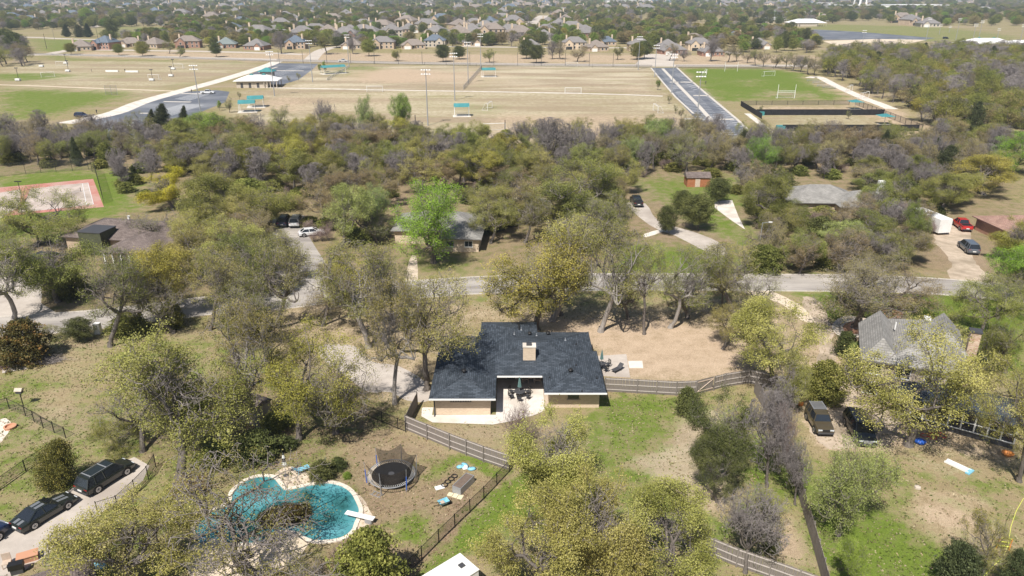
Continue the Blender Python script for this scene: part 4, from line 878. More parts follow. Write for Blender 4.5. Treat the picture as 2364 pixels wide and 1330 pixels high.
iron_fence(W2((1872,876),(1937,893)), 'black iron driveway gate on the sandy track beside grey house', 1.5, name='iron_gate', cat='gate')
iron_fence(W2((-150,450),(0,408),(60,402),(130,397),(205,392),(222,402),(240,470)), 'tall green wire fence round the red tennis court', 3.0, mesh='chainlink', name='court_fence', post=4)

# ------------------------------------------------------------------ trampoline
tc = G(905, 1112); tr_ = thing('trampoline', 'big round trampoline with blue posts and sagging black safety net', 'trampoline', tuple(tc)); R = 2.15; HH = .9
MB().lathe([(R*.82, HH-.01), (R*.82, HH+.005)], n=36).build('jumping_mat', M['black'], tr_)
MB().torus((0,0,HH), R, .045, 40, 6).build('frame_ring', M['grey_metal'], tr_)
sp_ = MB()
for k in range(72): a = k*2*math.pi/72; sp_.tube((R*.83*math.cos(a), R*.83*math.sin(a), HH), (R*.99*math.cos(a), R*.99*math.sin(a), HH), .016, n=4)
tag(sp_.build('springs', M['white'], tr_), kind='stuff')
MB().lathe([(.28, HH+.006), (.28, HH+.012)], n=16).build('centre_patch', M['darkgrey'], tr_)
posts = []
for k in range(6):
    a = k*math.pi/3+.25; c, s = math.cos(a), math.sin(a); hp = 2.55; tip = (1.10*R*c*(1.0), 1.10*R*s, hp); posts.append((a, tip))
    l = MB(); l.tube((R*1.02*c, R*1.02*s, HH), (R*1.0*c, R*1.0*s, 0), .03, n=6); l.build('leg', M['grey_metal'], tr_)
    MB().tube((R*1.05*c, R*1.05*s, .3), (R*1.08*c, R*1.08*s, 1.75), .045, n=8).build('post_sleeve', M['blue'] if k in (2,3,5) else M['grey_metal'], tr_)
    MB().tube((R*1.08*c, R*1.08*s, 1.75), tip, .022, n=6).build('net_pole', M['grey_metal'], tr_)
for k in range(6):
    (a, t0), (b_, t1) = posts[k], posts[(k+1) % 6]
    if k == 2: continue
    nt_ = MB(); S = 8
    for i in range(S):
        q = []
        for t in (i/S, (i+1)/S):
            aa = a+(((b_-a) % (2*math.pi))*t); sag = math.sin(math.pi*t); top = Vector(t0).lerp(Vector(t1), t); top.z -= .42*sag; top.x *= 1-.08*sag; top.y *= 1-.08*sag
            lo = Vector((R*.84*math.cos(aa), R*.84*math.sin(aa), HH+.02)); q.append((lo, (lo*.45+top*.55)*Vector((.97,.97,1)).x, top))
        mid0 = Vector((q[0][1].x, q[0][1].y, (q[0][0].z+q[0][2].z)/2)); mid1 = Vector((q[1][1].x, q[1][1].y, (q[1][0].z+q[1][2].z)/2))
        nt_.quad(q[0][0], q[1][0], mid1, mid0); nt_.quad(mid0, mid1, q[1][2], q[0][2])
    nt_.build('net_panel', M['net'], tr_)
lad = thing('trampoline_ladder', 'bare metal ladder lying flat in front of the trampoline', 'ladder', tuple(G(870,1142)), -.5)
for y in (-.25,.25): MB().box(-.6,.6,y-.02,y+.02,.02,.06).build('side_rail', M['grey_metal'], lad)
for x in (-.4, 0, .4): MB().box(x-.03,x+.03,-.23,.23,.03,.055).build('rung', M['grey_metal'], lad)
# raised bed, ring, bags, barrow
def at5(x, y): return G(830+x/6.333, 1010+y/6.333)
q0, q1, q2 = at5(1370,820), at5(1500,858), at5(1700,660)
c0 = (q0+q2)/2+Vector((-.1,.1,0)); dx_ = (q2-q1); L_ = dx_.length; dx_.normalize(); W_ = (q1-q0).length*1.0
bed = thing('raised_planter', 'long grey metal raised planter full of dark soil', 'planter', (c0.x, c0.y, 0), math.atan2(dx_.y, dx_.x))
MB().box(-L_/2,L_/2,-W_/2,-W_/2+.05,0,.75).box(-L_/2,L_/2,W_/2-.05,W_/2,0,.75).box(-L_/2,-L_/2+.05,-W_/2+.05,W_/2-.05,0,.75).box(L_/2-.05,L_/2,-W_/2+.05,W_/2-.05,0,.75).build('side_panels', M['grey_metal'], bed)
MB().box(-L_/2+.05,L_/2-.05,-W_/2+.05,W_/2-.05,.02,.70).build('soil', M['soil'], bed)
for i, (x, y) in enumerate(((1245,700),(1290,655),(1340,612),(1388,572))):
    p = at5(x, y); tag(MB().torus((0,0,.06), .27, .055, 16, 6).build('planting_ring', M['bronze'] if False else M['black'], None, (p.x, p.y, 0)), f"dark planting ring in the grass beside the raised planter, {('nearest the white board','second from the white board','third from the white board','farthest from the white board')[i]}", 'ring', 'row of dark planting rings')
p = at5(1170,735); tag(MB().box(-.42,.42,-.28,.28,.02,.05).build('white_board', M['white'], None, (p.x,p.y,0), .4), 'white board lying flat at the lower end of the ring row', 'board')
p = at5(1390,850); st_ = MB()
for k in range(3): st_.box(-.65+k*.5, -.2+k*.5, -.25-.05*k, .25, .015, .045)
tag(st_.build('straw_mat', M['straw'], None, (p.x,p.y,0), -.35), 'pale yellow mats laid flat at foot of raised planter', 'mat')
bag_lab = ['blue plastic bag on the left side of the bag heap by planter', 'white plastic bag in the middle of the bag heap by planter', 'pale blue plastic bag behind the others by planter', 'blue and white plastic bag on the right of heap by planter']
for i, (x, y) in enumerate(((1480,440),(1550,450),(1540,415),(1640,470))):
    p = at5(x, y); mb = MB(); rr = rnd
    prof = [(.03,0),(.28,.03),(.33,.12),(.2,.22),(.03,.25)]; mb.lathe(prof, n=9)
    mb.v = [(v[0]*1.35+rr.uniform(-.05,.05), v[1]*.8+rr.uniform(-.05,.05), max(0, v[2]+rr.uniform(-.02,.03))) for v in mb.v]
    tag(mb.build('plastic_bag', M[('lightblue','white','lightblue','lightblue')[i]], None, (p.x,p.y,0), .3+i, smooth=True), bag_lab[i], 'bag')
p = at5(1225,1010); wbw = thing('wheelbarrow', 'light blue wheelbarrow with brown load standing on the leafy lawn', 'wheelbarrow', (p.x, p.y, 0), .55)
b_ = MB(); b_.v = [(-.45,-.3,.62),(.5,-.33,.62),(.5,.33,.62),(-.45,.3,.62),(-.25,-.18,.32),(.3,-.2,.32),(.3,.2,.32),(-.25,.18,.32)]; b_.f = [(0,1,5,4),(1,2,6,5),(2,3,7,6),(3,0,4,7),(4,5,6,7)]; b_.m = [0]*5
b_.build('tray', M['lightblue'], wbw); MB().box(-.2,.1,-.2,.2,.4,.52).build('load', M['wood_new'], wbw)
for y in (-.2,.2): MB().tube((-1.0,y*1.3,.6),(.6,y*.4,.25),.02,n=5).build('handle', M['black'], wbw); MB().tube((-.3,y,.4),(-.45,y,0),.02,n=5).build('leg', M['black'], wbw)
wh = MB().torus((0,0,0), .17, .045, 14, 6).build('wheel', M['tyre'], wbw, (.62,0,.2)); wh.rotation_euler = (math.pi/2,0,0)

# ------------------------------------------------------------------ pool
def at6(x, y): return G(400+x/4.925, 1040+y/4.925)
outer = catmull([at6(x, y) for x, y in ((880,330),(1110,310),(1210,400),(1270,455),(1400,440),(1560,405),(1750,380),(1900,410),(2010,480),(2080,600),(2110,700),(2060,830),(2020,920),(1900,1000),(1650,1030),(1500,990),(1400,930),(1200,920),(1040,1010),(900,1060),(600,1050),(440,1010),(270,970),(270,860),(420,720),(650,600),(690,470))], 5, True)
cen = sum(outer, Vector())/len(outer)
pl_ = thing('swimming_pool', 'curving swimming pool with teal water under the sparse oak', 'swimming pool', (cen.x, cen.y, 0))
lo = [p-cen for p in outer]
sheet('water', lo, .035, M['pool'], pl_)
def offs(P, d):
    o = []; n = len(P)
    ar = sum(P[i].x*P[(i+1)%n].y-P[(i+1)%n].x*P[i].y for i in range(n)); sg = 1 if ar > 0 else -1
    for i in range(n): t = (P[(i+1)%n]-P[i-1]).normalized(); o.append(P[i]+Vector((t.y, -t.x, 0))*d*sg)
    return o
o1 = offs(lo, .38); n_ = len(lo); step = 3
for i in range(0, n_, step):      # coping stones, one by one, thin open joints
    idx = [(i+j) % n_ for j in range(step+1)]; inner = [lo[j] for j in idx]; out_ = [o1[j] for j in idx]
    g = (inner[1]-inner[0]).normalized()*.02; P = inner+out_[::-1]; c = sum(P, Vector())/len(P); P = [(c+(q-c)*.975) for q in P]
    MB().prism([(q.x, q.y) for q in P], .0, .11).build('coping_stone', M['coping'], pl_)
MB().box(-.25,.25,-1.5,1.2,.48,.54).build('board', M['white'], (db := thing('diving_board', 'white diving board on a low stand at pool right side', 'diving board', tuple(at6(2110,790)), 1.25)))
MB().box(-.24,.24,-1.35,-.7,.05,.48).build('stand', M['grey_metal'], db)
sheet('pool_terrace', catmull([at6(x, y) for x, y in ((180,1120),(350,1030),(620,1060),(900,1075),(1150,1010),(1400,960),(1560,1010),(1500,1120),(1400,1250),(1100,1400),(600,1480),(200,1440))], 4, True), .02, M['sand'])
sheet('flagstone_terrace', catmull([at6(x, y) for x, y in ((1150,300),(1250,200),(1420,190),(1550,260),(1560,340),(1760,330),(1920,370),(2150,540),(2230,680),(2280,790),(2160,900),(2040,960),(2090,700),(1990,470),(1760,370),(1400,430),(1270,445))], 3, True), .016, M['flagstone'])
# island of brown scrub in the middle of the pool
for i, (x, y, s) in enumerate(((1120,800,1.5),(1300,760,1.6),(1440,740,1.3))):
    p = at6(x, y); place_tree('shrub', p.x, p.y, 1.0, s*.8, ('rusty olive shrub at the left of the pool island','rusty olive shrub in the middle of the pool island','rusty olive shrub at the right of the pool island')[i], 'bronze')
sheet('pool_island', [p for p in catmull([at6(x, y) for x, y in ((960,760),(1100,700),(1400,680),(1560,720),(1480,830),(1200,880),(1000,850))], 3, True)], .06, M['soil'])
# white trailer roof at the bottom edge
rv = thing('white_trailer', 'white trailer roof at the bottom edge beside the iron fence', 'trailer', tuple(G(1046,1385)), R_(42))
rz_ = 2.6
MB().box(-3.3,1.6,-1.1,1.1,.5,rz_).build('body', M['offwhite'], rv); MB().box(-3.35,1.65,-1.15,1.15,rz_,rz_+.06).build('roof_panel', M['offwhite'], rv)
for x in (-1.5, .9): MB().box(x-.2,x+.2,-.2,.2,rz_+.06,rz_+.16).build('roof_hatch', M['darkgrey'], rv)
for x in (-.8,.4):
    for y in (-1.1,1.1): w_ = MB().torus((0,0,0), .28, .1, 14, 6).build('wheel', M['tyre'], rv, (x,y,.36)); w_.rotation_euler=(math.pi/2,0,0)
# shed between the oaks
sh = thing('garden_shed', 'beige garden shed with open dark front between the oaks', 'shed', tuple(G(562,975)), R_(-28))
MB().box(-1.9,1.7,-.0,2.4,0,1.95).build('wall', M['beige'], sh); MB().hip(-2.05,1.85,-.15,2.55,1.97,.35,.06,(1,1)).build('roof', M['shingle_brown'], sh)
MB().box(-.5,.5,-.05,-.003,.05,1.8).build('door', M['wood_new'], sh)
tag(MB().lathe([(.25,0),(.28,.8),(.2,.9)], n=10).build('white_barrel', M['white'], None, tuple(G(498,968))), 'small white barrel standing left of the beige shed', 'barrel')
# bird house
bh = thing('bird_house', 'pale bird house on a dark post at far left lawn', 'bird house', tuple(G(54,937)))
MB().tube((0,0,0),(0,0,1.6),.05,n=6).build('post', M['black'], bh); MB().box(-.3,.3,-.22,.22,1.6,1.95).build('box', M['darkgrey'], bh); MB().hip(-.4,.4,-.3,.3,1.95,.9,.03,(1,1)).build('roof', M['stone'], bh)
fp = tag(MB().lathe([(.55,0),(.6,.25),(.45,.26),(.42,.08)], n=18).build('fire_pit', M['clay'], None, tuple(G(24,988))), 'round red brick fire pit on the pale terrace at far left', 'fire pit')
bp_ = thing('brush_pile', 'low brown brush pile on the bare lawn at left', 'brush pile', tuple(G(116,836)))
segs_ = [((rnd.gauss(0,.6),rnd.gauss(0,.4),.05+rnd.random()*.2),(rnd.gauss(0,1.1),rnd.gauss(0,.7),.1+rnd.random()*.7),.02,.01) for _ in range(260)]
V_, Q_ = tube_arrays(segs_); link('branches', np_mesh('branches', V_, Q_, [M['twig']]), bp_)
bp2 = thing('brush_pile', 'small rusty brush pile beside the pale slab at far left', 'brush pile', tuple(G(12,850))); o = link('branches', np_mesh('branches', V_, Q_, [M['twig_rose']]), bp2); o.scale=(.5,.6,.7)
# roof corner, bench and bits at the bottom left
lr = thing('brown_roof_house', 'brown shingle roof of a house cut by bottom left corner', 'house', tuple(G(150,1400)), R_(33))
MB().box(-9,1.8,-5,1.2,0,2.3).build('wall', M['tan_brick'], lr); MB().hip(-9.5,2.4,-5.6,1.8,2.32,.25,.12).build('roof', M['shingle_brown'], lr)
tb = thing('red_crate', 'rusty red crate with lid beside the driveway at bottom left', 'crate', tuple(G(66,1292)), .5); MB().box(-.7,.7,-.4,.4,0,.5).build('box', M['clay'], tb); MB().box(-.75,.75,-.45,.45,.5,.56).build('lid', M['clay'], tb)
ct = thing('patio_chair', 'tan chair beside a dark grill at bottom left corner', 'chair', tuple(G(18,1308)), .4); MB().box(-.3,.3,-.3,.3,.4,.46).build('seat', M['wood_new'], ct); MB().box(-.3,.3,.26,.32,.46,1.1).build('backrest', M['wood_new'], ct)
for sx in (-.26,.26):
    for sy in (-.26,.26): MB().box(sx-.03,sx+.03,sy-.03,sy+.03,0,.4).build('leg', M['wood_new'], ct)
gr_ = thing('grill', 'dark covered grill between tan chair and red crate', 'grill', tuple(G(42,1322)), .4); MB().box(-.5,.5,-.3,.3,.5,.95).build('hood', M['black'], gr_); MB().box(-.42,.42,-.25,.25,.03,.5).build('cabinet', M['darkgrey'], gr_)
tp = thing('covered_table', 'light blue covered table under the bottom left oak', 'table', tuple(G(222,1325)), .4); MB().box(-.8,.8,-.5,.5,.7,.76).build('top', M['lightblue'], tp)
for sx in (-.7,.7):
    for sy in (-.4,.4): MB().box(sx-.03,sx+.03,sy-.03,sy+.03,0,.7).build('leg', M['white'], tp)

# ------------------------------------------------------------------ cars
def car(kind, loc, rz, label, paint, stripe=False, group=None):
    """front looks along +x"""
    S = dict(coupe=(5.0, 1.92, .30, .90, 1.42, (-1.85, -.95, .10, .95), .64), suv=(5.2, 2.0, .36, 1.12, 1.86, (-2.45, -2.2, .75, 1.5), .8), wagon=(5.0, 1.96, .36, 1.02, 1.76, (-2.4, -2.0, .75, 1.55), .8),
             pickup=(5.8, 2.0, .42, 1.15, 1.88, (-.95, -.7, .75, 1.5), .75), jeep=(4.2, 1.85, .45, 1.15, 1.85, (-1.95, -1.9, .55, .85), .88), sedan=(4.7, 1.82, .33, .92, 1.44, (-1.95, -1.2, .35, 1.15), .7), hatch=(4.5, 1.82, .36, 1.0, 1.62, (-2.15, -1.8, .6, 1.3), .75))[kind]
    L, W, z0, zb, zr, (r0, r1, r2, r3), _ = S; w = W/2
    t = thing('parked_car' if kind != 'pickup' else 'pickup_truck', label, 'pickup truck' if kind == 'pickup' else 'car', loc, rz, group)
    hood = zb-.06 if kind in ('suv','wagon','pickup','jeep') else zb-.1
    st = [(-L/2, .55, zb-.22, .90), (-L/2+.08, z0, zb-.06, .95), (-L/2+.5, z0, zb, 1), (r0, z0, zb+.01, 1), (r2, z0, zb, 1), (r3, z0, zb-.02, 1), (L/2-.55, z0, hood-.08, .98), (L/2-.14, z0, hood-.2, .92), (L/2, .5, hood-.38, .86)]
    mb = MB()
    for x, zl, zh, k in st:
        zs = zl+(zh-zl)*.68; ww = w*k; mb.v += [(x,-ww*.96,zl),(x,-ww,zs),(x,-ww*.93,zh-.02),(x,-ww*.75,zh+.015),(x,ww*.75,zh+.015),(x,ww*.93,zh-.02),(x,ww,zs),(x,ww*.96,zl)]
    n = 8
    for i in range(len(st)-1):
        for k in range(n): a = i*n+k; b = i*n+(k+1)%n; mb.f.append((a, b, b+n, a+n)); mb.m.append(0)
    mb.f.append(tuple(range(n))[::1]); mb.m.append(0); mb.f.append(tuple((len(st)-1)*n+k for k in range(n))[::-1]); mb.m.append(0)
    bmesh_fix(mb); bd = mb.build('body', M[paint], t, smooth=False)
    if kind == 'pickup':
        MB().box(-L/2+.15, r0-.1, -w+.14, w-.14, zb-.02, zb+.035).build('bed_liner', M['black'], t)
        ra = MB()
        for y in (-w+.09, w-.09): ra.box(-L/2+.08, r0-.06, y-.07, y+.07, zb, zb+.09)
        ra.box(-L/2+.05, -L/2+.14, -w+.1, w-.1, zb, zb+.09); ra.build('bed_side', M[paint], t)
    g = MB(); wi = w*.93; wt = w*(.62 if kind in ('coupe','sedan','hatch') else .70); gh = MB()
    B = [(r0, zb), (r1, zr-.04), (r2, zr-.02), (r3, zb)]
    lo_ = [(r0,-wi,zb-.01),(r3,-wi,zb-.01),(r3,wi,zb-.01),(r0,wi,zb-.01)]; hi = [(r1,-wt,zr-.05),(r2,-wt,zr-.05),(r2,wt,zr-.05),(r1,wt,zr-.05)]
    b = 0; g.v = lo_+hi; g.f = [(0,1,5,4),(1,2,6,5),(2,3,7,6),(3,0,4,7),(4,5,6,7)]; g.m = [0]*5; g.build('window_glass', M['glass'], t)
    rp = MB(); rp.v = [(r1-.05,-wt-.03,zr-.06),(r2+.03,-wt-.03,zr-.06),(r2+.03,wt+.03,zr-.06),(r1-.05,wt+.03,zr-.06),(r1+.12,-wt+.12,zr),(r2-.15,-wt+.12,zr),(r2-.15,wt-.12,zr),(r1+.12,wt-.12,zr)]
    rp.f = [(0,1,5,4),(1,2,6,5),(2,3,7,6),(3,0,4,7),(4,5,6,7),(3,2,1,0)]; rp.m = [0]*6; rp.build('roof', M[paint], t)
    for sy in (-1, 1):
        xm = (r1+r2)/2+.05; PP = [((r3, sy*wi, zb-.02), (r2, sy*wt, zr-.05), .045), ((r0, sy*wi, zb-.02), (r1, sy*wt, zr-.05), .06), ((xm, sy*(wi+.005), zb-.02), (xm-.05, sy*(wt+.005), zr-.05), .045)]
        if kind in ('suv','wagon','hatch','jeep'): xq = r1+.35*(xm-r1)+.1; PP.append(((xq-.1, sy*(wi+.005), zb-.02), (xq-.05, sy*(wt+.005), zr-.05), .05))
        for a_, b_, q_ in PP: MB().tube(a_, b_, q_, n=4).build('pillar', M[paint], t)
    if kind in ('suv','wagon'):
        for sy in (-1, 1): MB().tube((r1+.2, sy*wt*.9, zr+.04), (r2-.2, sy*wt*.9, zr+.04), .022, n=5).build('roof_rail', M['grey_metal'], t)
    if kind == 'wagon': MB().box(r1+.3, r1+.38, -wt*.9, wt*.9, zr+.02, zr+.06).box(r2-.9, r2-.82, -wt*.9, wt*.9, zr+.02, zr+.06).build('roof_rack', M['grey_metal'], t)
    if kind == 'jeep':
        rk = MB()
        for k in range(7): x = r1+.15+k*.24; rk.box(x, x+.06, -wt, wt, zr+.08, zr+.12)
        for y in (-wt, wt): rk.box(r1+.1, r1+1.7, y-.03, y+.03, zr+.06, zr+.14)
        rk.build('roof_rack', M['grey_metal'], t)
    wx = L*.295; rad = .36 if kind in ('coupe','sedan','hatch') else .40
    for x in (-wx, wx):
        for sy in (-1, 1):
            y = sy*(w-.10)
            wa = MB().tube((x, sy*(w-.30), rad+.02), (x, sy*(w+.006), rad+.02), rad+.07, n=20); wa.build('wheel_arch', M['black'], t)
            tw = MB().tube((x, y-sy*.12, rad), (x, y+sy*.118, rad), rad, n=20).build('tyre', M['tyre'], t)
            MB().tube((x, y+sy*.10, rad), (x, y+sy*.125, rad), rad*.66, n=14).build('rim', M['rim'], tw)
            hub = MB(); 
            for k in range(5):
                a = k*2*math.pi/5+.3; hub.tube((x, y+sy*.128, rad), (x+math.cos(a)*rad*.45, y+sy*.128, rad+math.sin(a)*rad*.45), .03, n=3)
            hub.build('spokes', M['darkgrey'], tw)
    for sy in (-1, 1):
        MB().box(L/2-.16, L/2-.03, sy*w*.62-.2, sy*w*.62+.2, hood-.36, hood-.22).build('headlight', M['lamp_clear'], t)
        MB().box(-L/2+.02, -L/2+.1, sy*w*.72-.17, sy*w*.72+.17, zb-.27, zb-.12).build('tail_light', M['lamp_red'], t)
        MB().box(r3-.35, r3-.15, sy*(w+.09)-.08, sy*(w+.09)+.08, zb-.02, zb+.14).build('mirror', M[paint], t)
    MB().box(L/2-.07, L/2+.02, -w*.4, w*.4, z0+.22, hood-.2).build('grille', M['grey_metal'] if kind in ('suv','pickup') else M['black'], t)
    MB().box(L/2-.05, L/2+.06, -w*.85, w*.85, z0, z0+.16).build('bumper', M['darkgrey'], t); MB().box(-L/2-.05, -L/2+.08, -w*.88, w*.88, z0+.02, z0+.2).build('bumper', M['darkgrey'], t)
    MB().box(-L/2-.06, -L/2-.02, -.26, .26, z0+.24, z0+.38).build('number_plate', M['white'], t)
    if stripe:
        s = MB()
        for sy in (-1, 1):
            y0, y1 = sorted((sy*.1, sy*.42)); 
            s.quad((r1+.12,y0,zr+.004),(r2-.15,y0,zr+.004),(r2-.15,y1,zr+.004),(r1+.12,y1,zr+.004))
            s.quad((r3+.05,y0,zb+.001),(L/2-.55,y0,hood-.06),(L/2-.55,y1,hood-.06),(r3+.05,y1,zb+.001)); s.quad((-L/2+.12,y0,zb-.035),(-L/2+.5,y0,zb+.021),(-L/2+.5,y1,zb+.021),(-L/2+.12,y1,zb-.035))
            s.quad((-L/2+.5,y0,zb+.021),(r0,y0,zb+.031),(r0,y1,zb+.031),(-L/2+.5,y1,zb+.021))
        s.build('racing_stripe', M['stripe'], t)
    return t
def bmesh_fix(mb): pass
def heading(a, b_): p, q = G(*a), G(*b_); return math.atan2(q.y-p.y, q.x-p.x)
z1p = lambda x, y: (x/2.51, 800+y/2.51)
def midp(a, b_): p, q = G(*a), G(*b_); return (p+q)/2
hdg = heading(z1p(213,1055), z1p(393,945)); nrm = Vector((-math.sin(hdg), math.cos(hdg), 0))
c_ = midp(z1p(213,1055), z1p(393,945))+nrm*.9; car('coupe', (c_.x, c_.y, .01), hdg, 'black two door coupe with grey stripes on the left driveway', 'car_greenblack', True)
c_ = midp(z1p(563,852), z1p(750,745))+nrm*.95; car('wagon', (c_.x, c_.y, .01), hdg+.02, 'dark green black estate car with roof rack ahead of the striped coupe', 'car_greenblack')
c_ = G(-2, 1265); car('pickup', (c_.x-1.9, c_.y-.5, .01), hdg+.15, 'dark blue truck nose entering at the lower left edge', 'car_navy')
c_ = G(1988, 1010); car('suv', (c_.x, c_.y+.6, .02), heading((1972,960),(2008,1022)), 'large black SUV with chrome grille on the sandy yard', 'car_black')
c_ = G(1889, 985); car('jeep', (c_.x, c_.y, .02), R_(-93), 'dark boxy off roader with roof rack under the oak branches', 'car_bronze')
c_ = G(1471, 476); car('pickup', (c_.x, c_.y+1.5, .02), R_(92), 'black pickup truck parked at top of the concrete drive', 'car_black')
c_ = G(2229, 532); car('pickup', (c_.x, c_.y+1.5, .02), R_(80), 'red pickup truck beside the rust roofed house', 'car_red')
c_ = G(2243, 584); car('suv', (c_.x, c_.y+1.2, .02), R_(80), 'silver grey SUV parked on the sandy drive at right', 'car_slate')
c_ = G(652, 523); car('suv', (c_.x, c_.y+1.5, .02), R_(95), 'dark blue SUV left of the pair behind the street oaks', 'car_navy')
c_ = G(680, 524); car('suv', (c_.x, c_.y+1.5, .02), R_(95), 'white SUV right of the pair behind the street oaks', 'car_white')
c_ = G(718, 545); car('sedan', (c_.x, c_.y+.5, .02), R_(20), 'pale silver sedan half hidden by branches on the side street', 'car_white')
c_ = G(102, 600); car('sedan', (c_.x, c_.y, .02), R_(70), 'dark car in the shade on the cul de sac at left', 'car_navy')
c_ = G(188, 270); car('hatch', (c_.x, c_.y, .02), R_(-8), 'dark blue hatchback with its tailgate raised at car park edge', 'car_navy')
c_ = G(480, 217); car('pickup', (c_.x, c_.y, .03), R_(5), 'white pickup truck in the car park left of the pavilion', 'car_white')
c_ = G(310, 294); car('sedan', (c_.x, c_.y, .03), R_(5), 'white car at the near end of the left car park', 'car_white')
c_ = G(792, 143); car('pickup', (c_.x, c_.y, .03), R_(5), 'white pickup truck driving on the road behind the fields', 'car_white')
c_ = G(2183, 90); car('suv', (c_.x, c_.y, .03), R_(5), 'black car far away beside the right far playing field', 'car_black')
# ------------------------------------------------------------------ neighbouring houses close by
# grey two-storey house at right
gh = thing('grey_shingle_house', 'large grey shingled house with white framed windows beside the black SUV', 'house', (37.6,70.8,0), R_(-22.5))
ez = 5.0
MB().box(.5, 10.1, .6, 11.8, 0, ez+.01).build('wall', M['beige'], gh)
hr_ = MB()
hr_.hip(0, 4.1, 0, 10.0, ez, .98, .18, (0,1)); hr_.hip(2.4, 10.6, .01, 12.4, ez-.003, .56, .18, (0,0)); hr_.hip(6.9, 10.9, 5.0, 12.2, ez-.006, .98, .18, (0,1))
ghr = hr_.build('roof', M['shingle_grey'], gh)
MB().box(6.6, 7.3, 9.2, 9.9, 6.6, 7.15).build('skylight', M['white'], ghr); MB().lathe([(.07,0),(.07,.9)], (3.6,7.2,6.0), 8).build('vent_pipe', M['white'], ghr)
MB().box(10.75,11.75,5.9,6.9,0,7.5).build('chimney', M['multi_brick'], gh); MB().box(10.65,11.85,5.8,7.0,7.5,7.66).build('chimney_cap', M['darkgrey'], gh)
for x in (1.6, 4.4, 7.2, 9.2): window(gh, x, .6, 3.2, 4.5, 1.5, (0,-1), 'white', 1)
for x in (1.6, 4.2): window(gh, x, .6, .8, 2.3, 1.5, (0,-1), 'white', 1)
window(gh, .5, 3, 3.1, 4.3, 1.2, (-1,0), 'white', 1); window(gh, .5, 7, .9, 2.1, 1.2, (-1,0), 'white', 1)
# sun room with its dark roof, turned a little
s0, s1 = G(2068,962), G(2338,1038); sd = (s1-s0).normalized(); sl = (s1-s0).length; sa = math.atan2(sd.y, sd.x)
sr = thing('sun_room', 'long sun room with white window posts under a dark shingle roof', 'sun room', (s0.x, s0.y, 0), sa)
MB().box(0, sl, 0, 4.6, 0, .7).build('base_wall', M['darkgrey'], sr); MB().box(0.1, sl-.1, .1, 4.5, .7, 2.6).build('glazing', M['glass'], sr)
MB().hip(-.4, sl+.4, -.35, 5.4, 2.78, .28, .14).build('roof', M['charcoal'], sr)
nb = 9
for i in range(nb+1): MB().box(i*(sl-.14)/nb, i*(sl-.14)/nb+.14, -.06, .08, .7, 2.6).build('post', M['white'], sr)
MB().box(0, sl, -.10, .10, .62, .70).build('sill', M['white'], sr); MB().box(0, sl, -.075, .09, 2.6, 2.72).build('beam', M['white'], sr); MB().box(0, sl, -.05, .07, 1.5, 1.56).build('transom', M['white'], sr)
# bits in that yard
p = G(2123,1022); mb = MB().lathe([(.05,0),(.45,.06),(.5,.25),(.2,.4),(.02,.42)], n=9); mb.v = [(v[0]*1.2+rnd.uniform(-.08,.08), v[1]+rnd.uniform(-.08,.08), max(0,v[2])) for v in mb.v]
tag(mb.build('blue_tarp', M['blue'], None, (p.x,p.y,0), smooth=True), 'crumpled bright blue tarp beside the big oak trunk', 'tarp')
p = G(2325,1052); tag(MB().lathe([(.25,0),(.5,.3),(.55,.32),(.46,.28),(.2,.06)], n=18).build('orange_tub', M['orange'], None, (p.x,p.y,0)), 'round orange tub at the right end of the sun room', 'tub')
p = G(2155,1008); rp_ = thing('red_pool_float', 'tangled red hoops on the ground in front of sun room', 'hoops', (p.x,p.y,0))
for k in range(4): o = MB().torus((0,0,0), .45, .035, 16, 5).build('hoop', M['red'], rp_, (k*.5-.8, rnd.uniform(-.2,.2), .12+.05*k)); o.rotation_euler = (rnd.uniform(-.25,.25), rnd.uniform(-.25,.25), 0)
p = G(2210,1078); wp_ = thing('white_slide', 'pale blue and white plastic slide lying in the shade', 'slide', (p.x,p.y,0), 2.2); MB().box(-1.1,1.1,-.28,.28,.03,.1).box(-1.1,1.1,-.32,-.28,.03,.22).box(-1.1,1.1,.28,.32,.03,.22).build('chute', M['white'], wp_); MB().box(-1.3,-.9,-.5,.5,.03,.16).build('platform', M['lightblue'], wp_)
p = G(2118,1127); tag(MB().lathe([(.3,0),(.28,.18),(.1,.25)], n=7).build('pale_rock', M['stone'], None, (p.x,p.y,0)), 'single pale rock on the grass below the blue tarp', 'rock')
p = G(1812,928); tag(MB().lathe([(.2,0),(.22,.45),(.18,.5)], n=10).build('white_bucket', M['white'], None, (p.x,p.y,0)), 'small white bucket by the bare shrubs at timber fence end', 'bucket')
p = G(1848,935); tag(MB().lathe([(.28,0),(.3,.3),(.1,.42)], n=9).build('orange_bin', M['orange'], None, (p.x,p.y,0)), 'small orange bin under the oak left of the off roader', 'bin')
